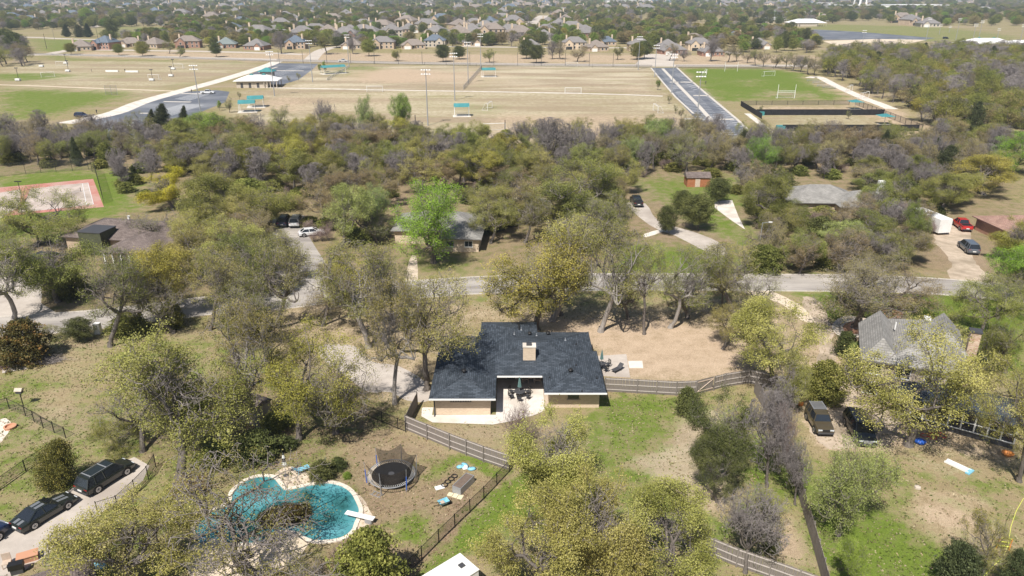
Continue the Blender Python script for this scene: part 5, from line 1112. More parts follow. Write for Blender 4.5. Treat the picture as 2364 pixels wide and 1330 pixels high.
# lime rope swing and its yellow basket at the right edge
tw = thing('zip_line', 'lime yellow rope curving down the right edge to the ground', 'rope', (0,0,0)); rp2 = MB()
pts = [G(2363,1150,2.6), G(2346,1180,2.2), G(2334,1215,1.6), G(2327,1260,.8), G(2316,1285,.12), G(2290,1310,.06), G(2262,1340,.04)]
for a, b_ in zip(pts, pts[1:]): rp2.tube(a, b_, .018, n=5)
rp2.build('rope', M['yellow'], tw)
p = G(2315,1268); bk = thing('toy_goal', 'orange and yellow small goal frame beside the lime rope', 'goal frame', (p.x,p.y,0), -.2)
for x in (-.45,.45): MB().box(x-.04,x+.04,-.04,.04,0,1.1).build('upright', M['orange'], bk)
for z in (.3,.7,1.06): MB().box(-.41,.41,-.03,.03,z,z+.06).build('bar', M['yellow'], bk)
sheet('stone_ring', [p for p in ell(1965,755,45,26)], .014, M['coping']); sheet('mulch_ring', [p for p in ell(1972,757,26,15)], .03, M['clay']); sheet('mulch_ring', ell(2052,728,34,14), .02, M['clay'])
# generic close house
def simple_house(label, name, loc, rz, blocks, roofmat, wallmat, chim=None, wins=(), pitch=.35, group=None, cm='white', h=2.5, ends=(0,0)):
    t = thing(name, label, 'house', loc, rz, group); wl_ = MB(); r_ = MB()
    for i, (x0,x1,y0,y1) in enumerate(blocks): wl_.box(x0+.6-.003*i, x1-.6+.003*i, y0+.6-.003*i, y1-.6+.003*i, 0, h-.002*i); r_.hip(x0,x1,y0,y1,h-.004*i,pitch,.15,ends)
    wl_.build('wall', M[wallmat], t); rr = r_.build('roof', M[roofmat], t)
    if chim: x, y, z = chim; MB().box(x-.6,x+.6,y-.45,y+.45,1.0,z).build('chimney', M[cm], rr)
    for (x, y, f) in wins: window(t, x, y, .9, 2.0, 1.4, f, 'white', 1)
    return t
M['tower_green'] = noisy('dark_green_boards', (.05,.055,.03), (.09,.095,.055), 2, .85)
pl = G(150,545,2.6)
hl = simple_house('brown shingle roofed house with dark square tower at left', 'brown_roof_house', (pl.x-1, pl.y, 0), R_(-10), [(0,22,0,11.5),(12,21,-4.5,6)], 'shingle_brown', 'tan_brick', wins=((14.5,-3.9,(0,-1)),(18,-3.9,(0,-1))), pitch=.3)
MB().box(5.0, 9.2, -1.4, 2.6, 0, 4.0).build('tower', M['tower_green'], hl); MB().box(4.9, 9.3, -1.5, 2.7, 4.0, 4.12).build('tower_roof', M['darkgrey'], hl)
for k in range(6): MB().box(12.8+k*1.5, 13.0+k*1.5, -5.9, -5.7, 0, 2.5).build('porch_post', M['white'], hl)
MB().box(12.4, 20.7, -6.1, -4.0, 2.5, 2.62).build('porch_roof', M['shingle_brown'], hl)
MB().lathe([(.2,0),(.2,.5),(.3,.55)], (9,6.5,4.2), 8).build('vent_pipe', M['white'], hl)
pm = G(905,525,2.5); simple_house('grey roofed cream house behind the bright green tree', 'grey_roof_house', (pm.x, pm.y-2, 0), R_(-3), [(0,16,0,11),(9,16.5,-4,6)], 'shingle_grey', 'cream_brick', pitch=.4, wins=((11,-3.4,(0,-1)),(14.2,-3.4,(0,-1))))
pr = G(1822,468,2.5); simple_house('grey roofed house with white chimney in the trees beyond the drive', 'grey_roof_house', (pr.x, pr.y, 0), R_(-3), [(0,15,0,11),(9,21,-3,7)], 'shingle_grey', 'tan_brick', chim=(19.5,5,6.0), pitch=.45)
pr = G(2285,540,2.5); simple_house('rust roofed house at right edge beyond the red pickup', 'rust_roof_house', (pr.x+4, pr.y-2, 0), R_(3), [(0,20,0,13),(3,14,-8,5)], 'shingle_rust', 'red_brick', pitch=.3)
pr = G(1608,432); shd = thing('wood_shed', 'red brown timber shed with grey roof at edge of the wood', 'shed', (pr.x-2.2, pr.y, 0)); MB().box(0,5.2,0,3.4,0,2.2).build('wall', M['wood_red'], shd); MB().hip(-.25,5.45,-.25,3.65,2.2,.5,.08,(1,1)).build('roof', M['shingle_brown'], shd); MB().box(1.8,2.9,-.06,-.003,.05,1.9).build('door', M['wood_new'], shd)
# white caravan at right
pr = G(2163,540); cv = thing('white_caravan', 'white caravan with stained roof parked at top of the sandy drive', 'caravan', (pr.x, pr.y+3, 0), R_(100)); MB().box(-4,4,-1.25,1.25,.5,3.0).build('body', M['offwhite'], cv); MB().box(-3.9,3.9,-1.2,1.2,3.0,3.08).build('roof_panel', M['white'], cv); MB().box(-1,0,-.5,.5,3.08,3.25).build('air_unit', M['grey_metal'], cv)
for y in (-1.2,1.2): o = MB().torus((0,0,0), .3, .1, 14, 6).build('wheel', M['tyre'], cv, (0,y,.36)); o.rotation_euler = (math.pi/2,0,0)
# pool behind the oaks and letter boxes
pp = thing('swimming_pool', 'small dark pool glimpsed between oak crowns beyond the street', 'swimming pool', tuple(G(1222,468))); MB().lathe([(4.0,.02),(4.0,.05)], n=20).build('water', M['pool'], pp); MB().torus((0,0,.05), 4.2, .25, 24, 5).build('coping', M['coping'], pp)
mbx = thing('brick_letter_box', 'squat brick letter box on the verge behind the house', 'letter box', tuple(G(1199,680))); MB().box(-.3,.3,-.25,.25,0,1.3).build('pillar', M['tan_brick'], mbx); MB().box(-.34,.34,-.29,.29,1.3,1.38).build('cap', M['darkgrey'], mbx)
tag(MB().box(-.4,.4,-.3,.3,0,1.5).build('utility_box', M['offwhite'], None, tuple(G(228,770))), 'pale utility box by the street at left', 'utility box')
sl_ = thing('street_lamp', 'grey street lamp rising among the shrubs right of the driveway', 'street lamp', tuple(G(1749,600))); MB().tube((0,0,0),(0,0,6.5),.08,.05,6).build('pole', M['grey_metal'], sl_); MB().tube((0,0,6.4),(1.2,0,6.6),.04,n=5).build('arm', M['grey_metal'], sl_); MB().box(1.0,1.6,-.12,.12,6.5,6.65).build('lamp_head', M['offwhite'], sl_)
ct_ = thing('court_lamp', 'dark lamp post standing between the two tennis courts', 'lamp', tuple(G(52,462))); MB().tube((0,0,0),(0,0,4),.06,n=6).build('pole', M['black'], ct_); MB().box(-.7,.7,-.15,.15,4,4.15).build('lamp_head', M['black'], ct_)
tn = thing('tennis_net', 'dark tennis net across the right hand court', 'net', tuple(G(155,458))); 
for x in (-.0,): MB().quad((0,-5.5,.05),(0,5.5,.05),(0,5.5,.95),(0,-5.5,.95)).build('netting', M['chainlink'], tn); MB().box(-.03,.03,-5.6,-5.5,0,1.05).build('post', M['darkgrey'], tn); MB().box(-.03,.03,5.5,5.6,0,1.05).build('post', M['darkgrey'], tn)

# ------------------------------------------------------------------ park furniture
def light_pole(bx, by, ty, label, heads=4, tx=None, grp='tall floodlight poles round the sports fields'):
    B = G(bx, by); h = Ztop(B.y, ty); r = .22
    t = thing('floodlight_pole', label, 'floodlight', tuple(B), group=grp); MB().tube((0,0,0),(0,0,h),r,.11,8).build('pole', M['grey_metal'], t)
    MB().box(-1.5,1.5,-.07,.07,h-.2,h-.06).box(-1.5,1.5,-.07,.07,h-1.5,h-1.36).build('crossarm', M['grey_metal'], t)
    for z in (h, h-1.3):
        for i in range(4):
            x = -1.25+i*.83; MB().lathe([(.1,.25),(.38,.0),(.36,-.06)], (x, -.25, z-.25), 8).build('lamp_head', M['offwhite'], t)
    return t
LP = [((463,258),150,'beside the left car park'), ((634,222),118,'over the white pavilion roof'), ((722,190),93,'right of the left car park by the teal shelter'), ((806,155),80,'behind the left end of the upper field'),
 ((988,290),160,'in front centre near the wood edge, the tallest in view'), ((1050,232),122,'where the path crosses the fence between fields'), ((1081,193),97,'along the fence between the two upper fields'), ((1110,160),78,'at the far corner of the fence between fields'),
 ((1473,162),84,'at the far right corner of the upper field'), ((1511,178),104,'at the left edge of the dark parking lot'), ((1550,215),124,'in the middle of the dark parking lot'), ((1606,308),165,'at the near end of dark parking lot beside the green field')]
for (b_, ty, lab) in LP: light_pole(*b_, ty, 'grey floodlight pole '+lab)
FP = [((1985,1990),(117,0),68,'')]
for i, (bx, by, ty) in enumerate(((1988,118,70),(2137,95,41),(2205,98,42),(2240,118,55),(2256,104,48),(2351,112,57),(2364,115,60),(1793,50,16),(1786,52,23),(1815,44,26),(1870,48,24),(1855,46,27),(1638,42,24),(1711,46,18),(1678,42,28),(1404,44,23),(1480,40,24),(2168,80,57),(2191,75,60),(2302,88,66),(1353,40,22))):
    light_pole(bx, by, ty, ('pale floodlight pole %s' % ('over the sandy diamond beyond the right wood','right of the far car park','on the far green by the black car','left of the white roofed concession stand','behind the white roofed concession stand','at the far right edge','cut by the right edge of the picture','tallest of the cluster at the far batting cages','left in the cluster at the far batting cages','right in the cluster at far batting cages','right of the small white pavilion','left of the small white pavilion','above the far trees beyond the brick house','in the far trees left of the batting cages','in the distant trees right of the grey cul de sac','in the distant clearing above the hipped roofs','behind the distant clearing','in front of the far dark wood','small one before the far dark wood','before the far wood at right','leftmost in the distant trees')[i]), grp='floodlight poles of the far sports ground')
def goal(px, py, rz, label, w=7.3, h=2.44):
    t = thing('soccer_goal', label, 'goal', tuple(G(px, py)), rz, 'white soccer goals'); r = .07
    MB().tube((-w/2,0,0),(-w/2,0,h),r,n=6).build('post', M['white'], t); MB().tube((w/2,0,0),(w/2,0,h),r,n=6).build('post', M['white'], t); MB().tube((-w/2,0,h),(w/2,0,h),r,n=6).build('crossbar', M['white'], t)
    b = MB()
    for x in (-w/2, w/2): b.tube((x,0,h),(x,1.0,h),.035,n=4); b.tube((x,1.0,h),(x,2.2,0),.035,n=4); b.tube((x,0,.04),(x,2.2,.04),.035,n=4)
    b.tube((-w/2,2.2,.04),(w/2,2.2,.04),.035,n=4); tag(b.build('back_frame', M['white'], t), kind='stuff')
    n = MB(); n.quad((-w/2,1.0,h),(w/2,1.0,h),(w/2,2.2,.05),(-w/2,2.2,.05)); n.quad((-w/2,0,h),(w/2,0,h),(w/2,1.,h),(-w/2,1.,h)); n.build('netting', M['goalnet'], t)
M['goalnet'] = meshwire('white_goal_net', .14, (.8,.8,.8))
for a in (((1323,216),0,'facing the camera at the near edge of the upper right field'),((865,212),0,'on the path line of the upper left field'),((1131,252),1.35,'seen end on left of the near right field'),((1513,258),-1.5,'end on beside the parking lot'),((1142,303),.2,'half hidden at the wood edge'),((1320,154),0,'at the far edge of the upper right field'),
          ((1631,172),1.3,'at the top left of the bright green field'),((1776,176),.4,'at the top right of bright green field'),((1814,227),0,'under the tall goal posts at near end of green field'),((142,152),.05,'at the far end of the left field',),((111,178),.4,'left on the near left field'),((411,158),-.1,'on the far right of the left field'),((355,184),-.2,'at near right of the left field'),((1964,211),1.0,'on the pale track, upper of two'),((1998,227),.8,'on the pale track, lower of two')):
    goal(*a[0], a[1], 'white soccer goal '+a[2], w=7.0 if a[0][0] > 500 else 6.0)
def fgoal(px0, px1, py, ty, label):
    a, b_ = G(px0, py), G(px1, py); h = Ztop(a.y, ty); t = thing('goal_posts', label, 'goal posts', tuple((a+b_)/2)); w = (b_-a).length
    for s in (-1,1): MB().tube((s*w/2,0,0),(s*w/2,0,h),.09,n=6).build('upright', M['white'], t)
    MB().tube((-w/2,0,3),(w/2,0,3),.07,n=6).build('crossbar', M['white'], t)
fgoal(1794, 1834, 227, 195, 'tall pale goal posts at the near end of the bright green field'); fgoal(1673, 1702, 165, 143, 'tall pale goal posts at the far end of the bright green field')
# shade shelters
def shelter(px, py, w, d, h, label, rz=0, two=True):
    t = thing('shade_shelter', label, 'shelter', tuple(G(px, py)), rz, 'teal shade shelters')
    for x in (-w/2, w/2):
        for y in (-d/2, d/2): MB().tube((x*.92,y*.92,0),(x*.92,y*.92,h),.07,n=6).build('post', M['white'], t)
    mb = MB(); mb.v = [(-w/2,-d/2,h-.2),(w/2,-d/2,h-.2),(w/2,d/2,h-.2),(-w/2,d/2,h-.2),(-w/2,0,h+.9),(w/2,0,h+.9)]; mb.f = [(0,1,5,4),(2,3,4,5),(1,2,5),(3,0,4),(3,2,1,0)]; mb.m = [0]*5; mb.build('canopy', M['teal'], t)
    for k in range(3): MB().box(-w*.36,w*.36,-d*.25+k*.7,-d*.25+k*.7+.35,.3+k*.3,.36+k*.3).build('bench_row', M['grey_metal'], t)
    MB().box(-w/2-.4,w/2+.4,-d/2-.4,d/2+.4,.01,.08).build('pad', M['pale_concrete'], t)
shelter(1066, 268, 5.5, 4, 3.6, 'teal shade shelter in front of the wood beside the near right field', .1); shelter(1128, 177, 7, 5, 3.6, 'teal shade shelter at the fence between the upper fields', .2); shelter(770, 170, 13, 5, 3.6, 'long teal shade shelter right of the left car park', .6)
shelter(572, 258, 6, 5, 3.4, 'teal shade shelter left of pair below the white pavilion', .25); shelter(592, 247, 6, 5, 3.4, 'teal shade shelter right of pair below the white pavilion', .25)
# dog park canopies
def umbrella_shade(px, py, label):
    t = thing('park_umbrella', label, 'umbrella', tuple(G(px, py))); MB().tube((0,0,0),(0,0,3),.09,n=6).build('pole', M['white'], t); mb = MB(); mb.v = [(-2.4,-2.4,2.8),(2.4,-2.4,2.8),(2.4,2.4,2.8),(-2.4,2.4,2.8),(0,0,3.6)]; mb.f = [(0,1,4),(1,2,4),(2,3,4),(3,0,4),(3,2,1,0)]; mb.m=[0]*5; mb.build('canopy', M['teal'], t); MB().box(-2,2,-1.4,1.4,.01,.1).build('pad', M['concrete'], t)
umbrella_shade(1973, 252, 'square teal park umbrella in the far dog pen'); umbrella_shade(2041, 287, 'square teal park umbrella in the near dog pen')
# pavilions
def pavilion(label, px, py, w, d, h, rz, wallw=.75, roofm='offwhite', name='pavilion', vents=2):
    t = thing(name, label, 'pavilion', tuple(G(px, py)), rz); MB().box(-w/2+1.2, -w/2+1.2+w*wallw-1.5, -d/2+1, d/2-1, 0, h).build('wall', M['stone'], t)
    MB().hip(-w/2,w/2,-d/2,d/2,h+.02,.36,.2).build('roof', M[roofm], t)
    for i in range(5):
        for y in (-d/2+.5, d/2-.5): MB().box(w/2-.8-i*w*.07-.15, w/2-.8-i*w*.07+.15, y-.15, y+.15, 0, h).build('column', M['stone'], t)
    for i in range(vents):
        x = -w*.14+i*w*.28; c = MB(); c.hip(x-.9,x+.9,-.9,.9,h+.02+d*.18+.1,.55,.08).build('cupola_roof', M['teal'], t); MB().box(x-.6,x+.6,-.6,.6,h+d*.1,h+d*.18+.08).build('cupola', M['offwhite'], t)
    for i in range(3): MB().box(-w/2+3+i*3.6, -w/2+4.1+i*3.6, -d/2+.96, -d/2+.995, .02, 2.2).build('door', M['darkgrey'], t)
pavilion('white roofed pavilion with teal cupolas beside the left car park', 598, 200, 20, 12, 3.2, .1)
tp_ = thing('teal_roof_block', 'small teal roofed block behind the white pavilion', 'pavilion', tuple(G(618,178))); MB().box(-3,3,-2.5,2.5,0,3).build('wall', M['stone'], tp_); MB().hip(-4,4,-3.5,3.5,3.02,.5,.1).build('roof', M['teal'], tp_)
pavilion('white roofed concession stand at the far right ball field', 2272, 112, 40, 22, 3.6, .02, name='concession_stand'); pavilion('small white roofed pavilion on the far green', 1858, 60, 44, 24, 4, .05); pavilion('low white open shed beside the far concession stand', 2352, 108, 22, 10, 3.2, .02, name='white_shed', vents=0)
pavilion('white batting cage block left of the far car park', 1785, 52, 44, 20, 3.5, .0, name='batting_cage', vents=0)
# field fences: long black fence behind the fields, chain link between, dog pens
def screen_fence(pts, h, label, mat, post=6, name='park_fence', pm='black', topr=True):
    f = thing(name, label, 'fence', (pts[0].x, pts[0].y, 0)); o0 = Vector((pts[0].x, pts[0].y, 0)); pmsh = MB().box(-.06,.06,-.06,.06,0,h+.1).mesh('post', M[pm])
    for a, b_ in zip(pts, pts[1:]):
        d = b_-a; L = d.length; d.normalize(); ang = math.atan2(d.y, d.x); nb = max(1, round(L/post)); c = (a+b_)/2-o0
        for i in range(nb+(b_ is pts[-1])): q = a+d*i*L/nb-o0; link('post', pmsh, f, (q.x, q.y, 0), ang)
        MB().box(-L/2+.07,L/2-.07,-.015,.015,.06,h).build('screen', M[mat], f, (c.x, c.y, 0), ang)
        if topr: MB().box(-L/2,L/2,-.04,.04,h+.003,h+.07).build('rail', M[pm], f, (c.x, c.y, 0), ang)
    return f
screen_fence(W2((1746,266),(2040,266)), 2.0, 'solid black screen fence between the two dog pens', 'blacksail'); screen_fence(W2((1806,303),(2120,303)), 2.0, 'solid black screen fence along the near side of dog pens', 'blacksail')
screen_fence(W2((1710,243),(1960,242)), 1.6, 'thin black mesh fence along the far side of the dog pens', 'chainlink'); screen_fence(W2((1710,245),(1752,271),(1758,275)), 1.9, 'dark fence down the left side of the dog pens', 'blacksail'); screen_fence(W2((1974,242),(2128,303)), 2.0, 'black mesh fence down the right side of dog pens', 'chainlink', 4)
screen_fence(W2((640,143),(1100,153),(1505,157)), 1.6, 'long thin black fence behind the upper soccer fields', 'chainlink', 30); screen_fence(W2((1560,157),(1900,160)), 1.6, 'long thin black fence behind the bright green field', 'chainlink', 30)
screen_fence(W2((1070,207),(1113,158)), 1.8, 'grey chain link fence between the two upper fields', 'chainlink', 4, pm='grey_metal'); screen_fence(W2((755,186),(805,156)), 1.2, 'low pale fence beside the long teal shelter', 'chainlink', 4, pm='white')
screen_fence(W2((0,127),(60,126),(420,136),(640,143)), 1.1, 'long low pale fence behind the left field', 'chainlink', 12, pm='grey_metal')
for i, px in enumerate(range(645, 1480, 55)): tag(MB().tube((0,0,0),(0,0,7.5),.12,n=6).build('net_post', M['darkgrey'], None, tuple(G(px, 146+(px-645)*.0105))), 'tall thin dark net post behind the upper fields, one of a long row', 'post', 'net posts behind the upper fields')
for i, (px, py, ty, lab) in enumerate(((1166,330,277,'black post rising out of the wood below the near field'),(960,305,265,'short black post left of the tall floodlight'),(108,113,78,'dark utility pole on the grass at far left'),(126,92,62,'pale utility pole left of the dark cedars'),(227,94,63,'dark utility pole behind the white fronted house'))):
    B = G(px, py); tag(MB().tube((0,0,0),(0,0,Ztop(B.y, ty)),.16,.12,6).build('utility_pole', M['black' if i != 3 else 'bark_pale'], None, tuple(B)), lab, 'pole')
# portable light towers on the left field
for i, (px, py, ty) in enumerate(((42,187,158),(157,166,141),(96,155,146),(351,187,162),(395,177,155),(400,161,138),(152,148,126))):
    B = G(px, py); h = Ztop(B.y, ty); t = thing('light_tower', 'portable light tower '+('left of the near left goal','beside the far left goal','without mast at the tree edge','at the near right goal','right of the near right goal','behind the right goals','at the back of the left field')[i], 'light tower', tuple(B), group='portable light towers on the left field')
    MB().box(-1.1,1.1,-.7,.7,.3,1.2).build('trailer', M['offwhite'], t); MB().box(-.9,.9,-.71,.71,.05,.3).build('wheel_base', M['black'], t)
    if h > 3: MB().tube((.4,0,1.2),(.4,0,h),.1,n=6).build('mast', M['black'], t); MB().box(-.4,1.2,-.1,.1,h,h+.4).build('lamp_bar', M['darkgrey'], t)
for i, (px, py, l) in enumerate(((259,166,'left'),(305,167,'right'))): tag(MB().box(-3.4,3.4,-.4,.4,.02,.9).build('white_barrier', M['white'], None, tuple(G(px, py))), l+' one of two long white barriers lying on the left field', 'barrier')
B = G(258,219); bs = thing('backstop', 'small grey mesh backstop beside the pale path at left', 'backstop', tuple(B)); MB().quad((-2.5,0,0.05),(2.5,0,0.05),(2.5,0,4),(-2.5,0,4)).build('mesh_panel', M['chainlink'], bs)
for x in (-2.5,0,2.5): MB().tube((x,0,0),(x,0,4),.06,n=5).build('post', M['grey_metal'], bs)
tag(MB().box(-1.2,1.2,-.9,.9,.0,1.7).build('green_bin', M['teal'], None, tuple(G(1801,302))), 'bright green bin at the corner of the near dog pen', 'bin')
tag(MB().box(-1.2,1.2,-.9,.9,.0,1.3).build('green_bin', M['teal'], None, tuple(G(1755,266))), 'dark green bin at the corner of the far dog pen', 'bin')
for i, (px, py) in enumerate(((1877,188),(1890,193),(1901,200),(1914,204))):
    t = thing('bleacher', 'low aluminium bench stand beside the green field, '+('farthest','second','third','nearest')[i]+' of four', 'bench', tuple(G(px, py)), -.55, 'bench stands beside the green field')
    for k in range(3): MB().box(-3,3,-.5+k*.5,-.2+k*.5,.3+k*.25,.35+k*.25).build('bench_row', M['grey_metal'], t)
    for x in (-2.6,2.6): MB().box(x-.05,x+.05,-.5,.9,0,.3).build('support', M['grey_metal'], t)
# people: one skinned body each
def person(px, py, label, rz=0, cl='cloth_dark', z=0):
    J = [(0,0,.95),(0,0,1.15),(0,.01,1.42),(0,.01,1.52),(0,.0,1.66),(0,0,1.76), (.09,0,.9),(.1,.03,.5),(.1,-.02,.07),(.1,.1,.03),(-.09,0,.9),(-.11,-.06,.5),(-.12,-.12,.07),(-.12,0,.03),(.19,.01,1.42),(.26,.0,1.15),(.24,.14,.92),(.24,.2,.84),(-.19,.01,1.42),(-.27,0,1.15),(-.25,.1,.92),(-.25,.14,.84)]
    E = [(0,1),(1,2),(2,3),(3,4),(4,5),(0,6),(6,7),(7,8),(8,9),(0,10),(10,11),(11,12),(12,13),(2,14),(14,15),(15,16),(16,17),(2,18),(18,19),(19,20),(20,21)]
    Rr = [.15,.14,.15,.055,.10,.06,.095,.065,.045,.04,.095,.065,.045,.04,.065,.045,.035,.03,.065,.045,.035,.03]
    global PERSON
    if 'PERSON' not in globals():
        me = bpy.data.meshes.new('body'); me.from_pydata(J, E, []); o = bpy.data.objects.new('tmp_body', me); col.objects.link(o)
        sk = o.modifiers.new('s', 'SKIN'); 
        for v, r in zip(me.skin_vertices[0].data, Rr): v.radius = (r, r*.8)
        me.skin_vertices[0].data[0].use_root = True
        ss = o.modifiers.new('u', 'SUBSURF'); ss.levels = ss.render_levels = 1
        dg = bpy.context.evaluated_depsgraph_get(); PERSON = bpy.data.meshes.new_from_object(o.evaluated_get(dg)); bpy.data.objects.remove(o); PERSON.materials.clear(); PERSON.materials.append(M['cloth_dark']); PERSON.materials.append(M['skin']); PERSON.name = 'person_body'
        for p in PERSON.polygons: p.material_index = 1 if (p.center.z > 1.5 or (p.center.z < .9 and abs(p.center.x) > .2)) else 0
    o = link('person', PERSON, None, tuple(G(px, py)), rz); return tag(o, label, 'person')
person(88, 270, 'person in dark clothes standing on the grass at far left'); person(224, 263, 'person walking behind the dark hatchback', 1.2); person(443, 215, 'person standing left of the white pickup in the car park', .5); person(212, 166, 'person in dark clothes left of white barriers on field', 2); person(289, 166, 'person in dark clothes between the two white barriers', 1)
person(1629, 195, 'person at the left edge of the bright green field', .3)
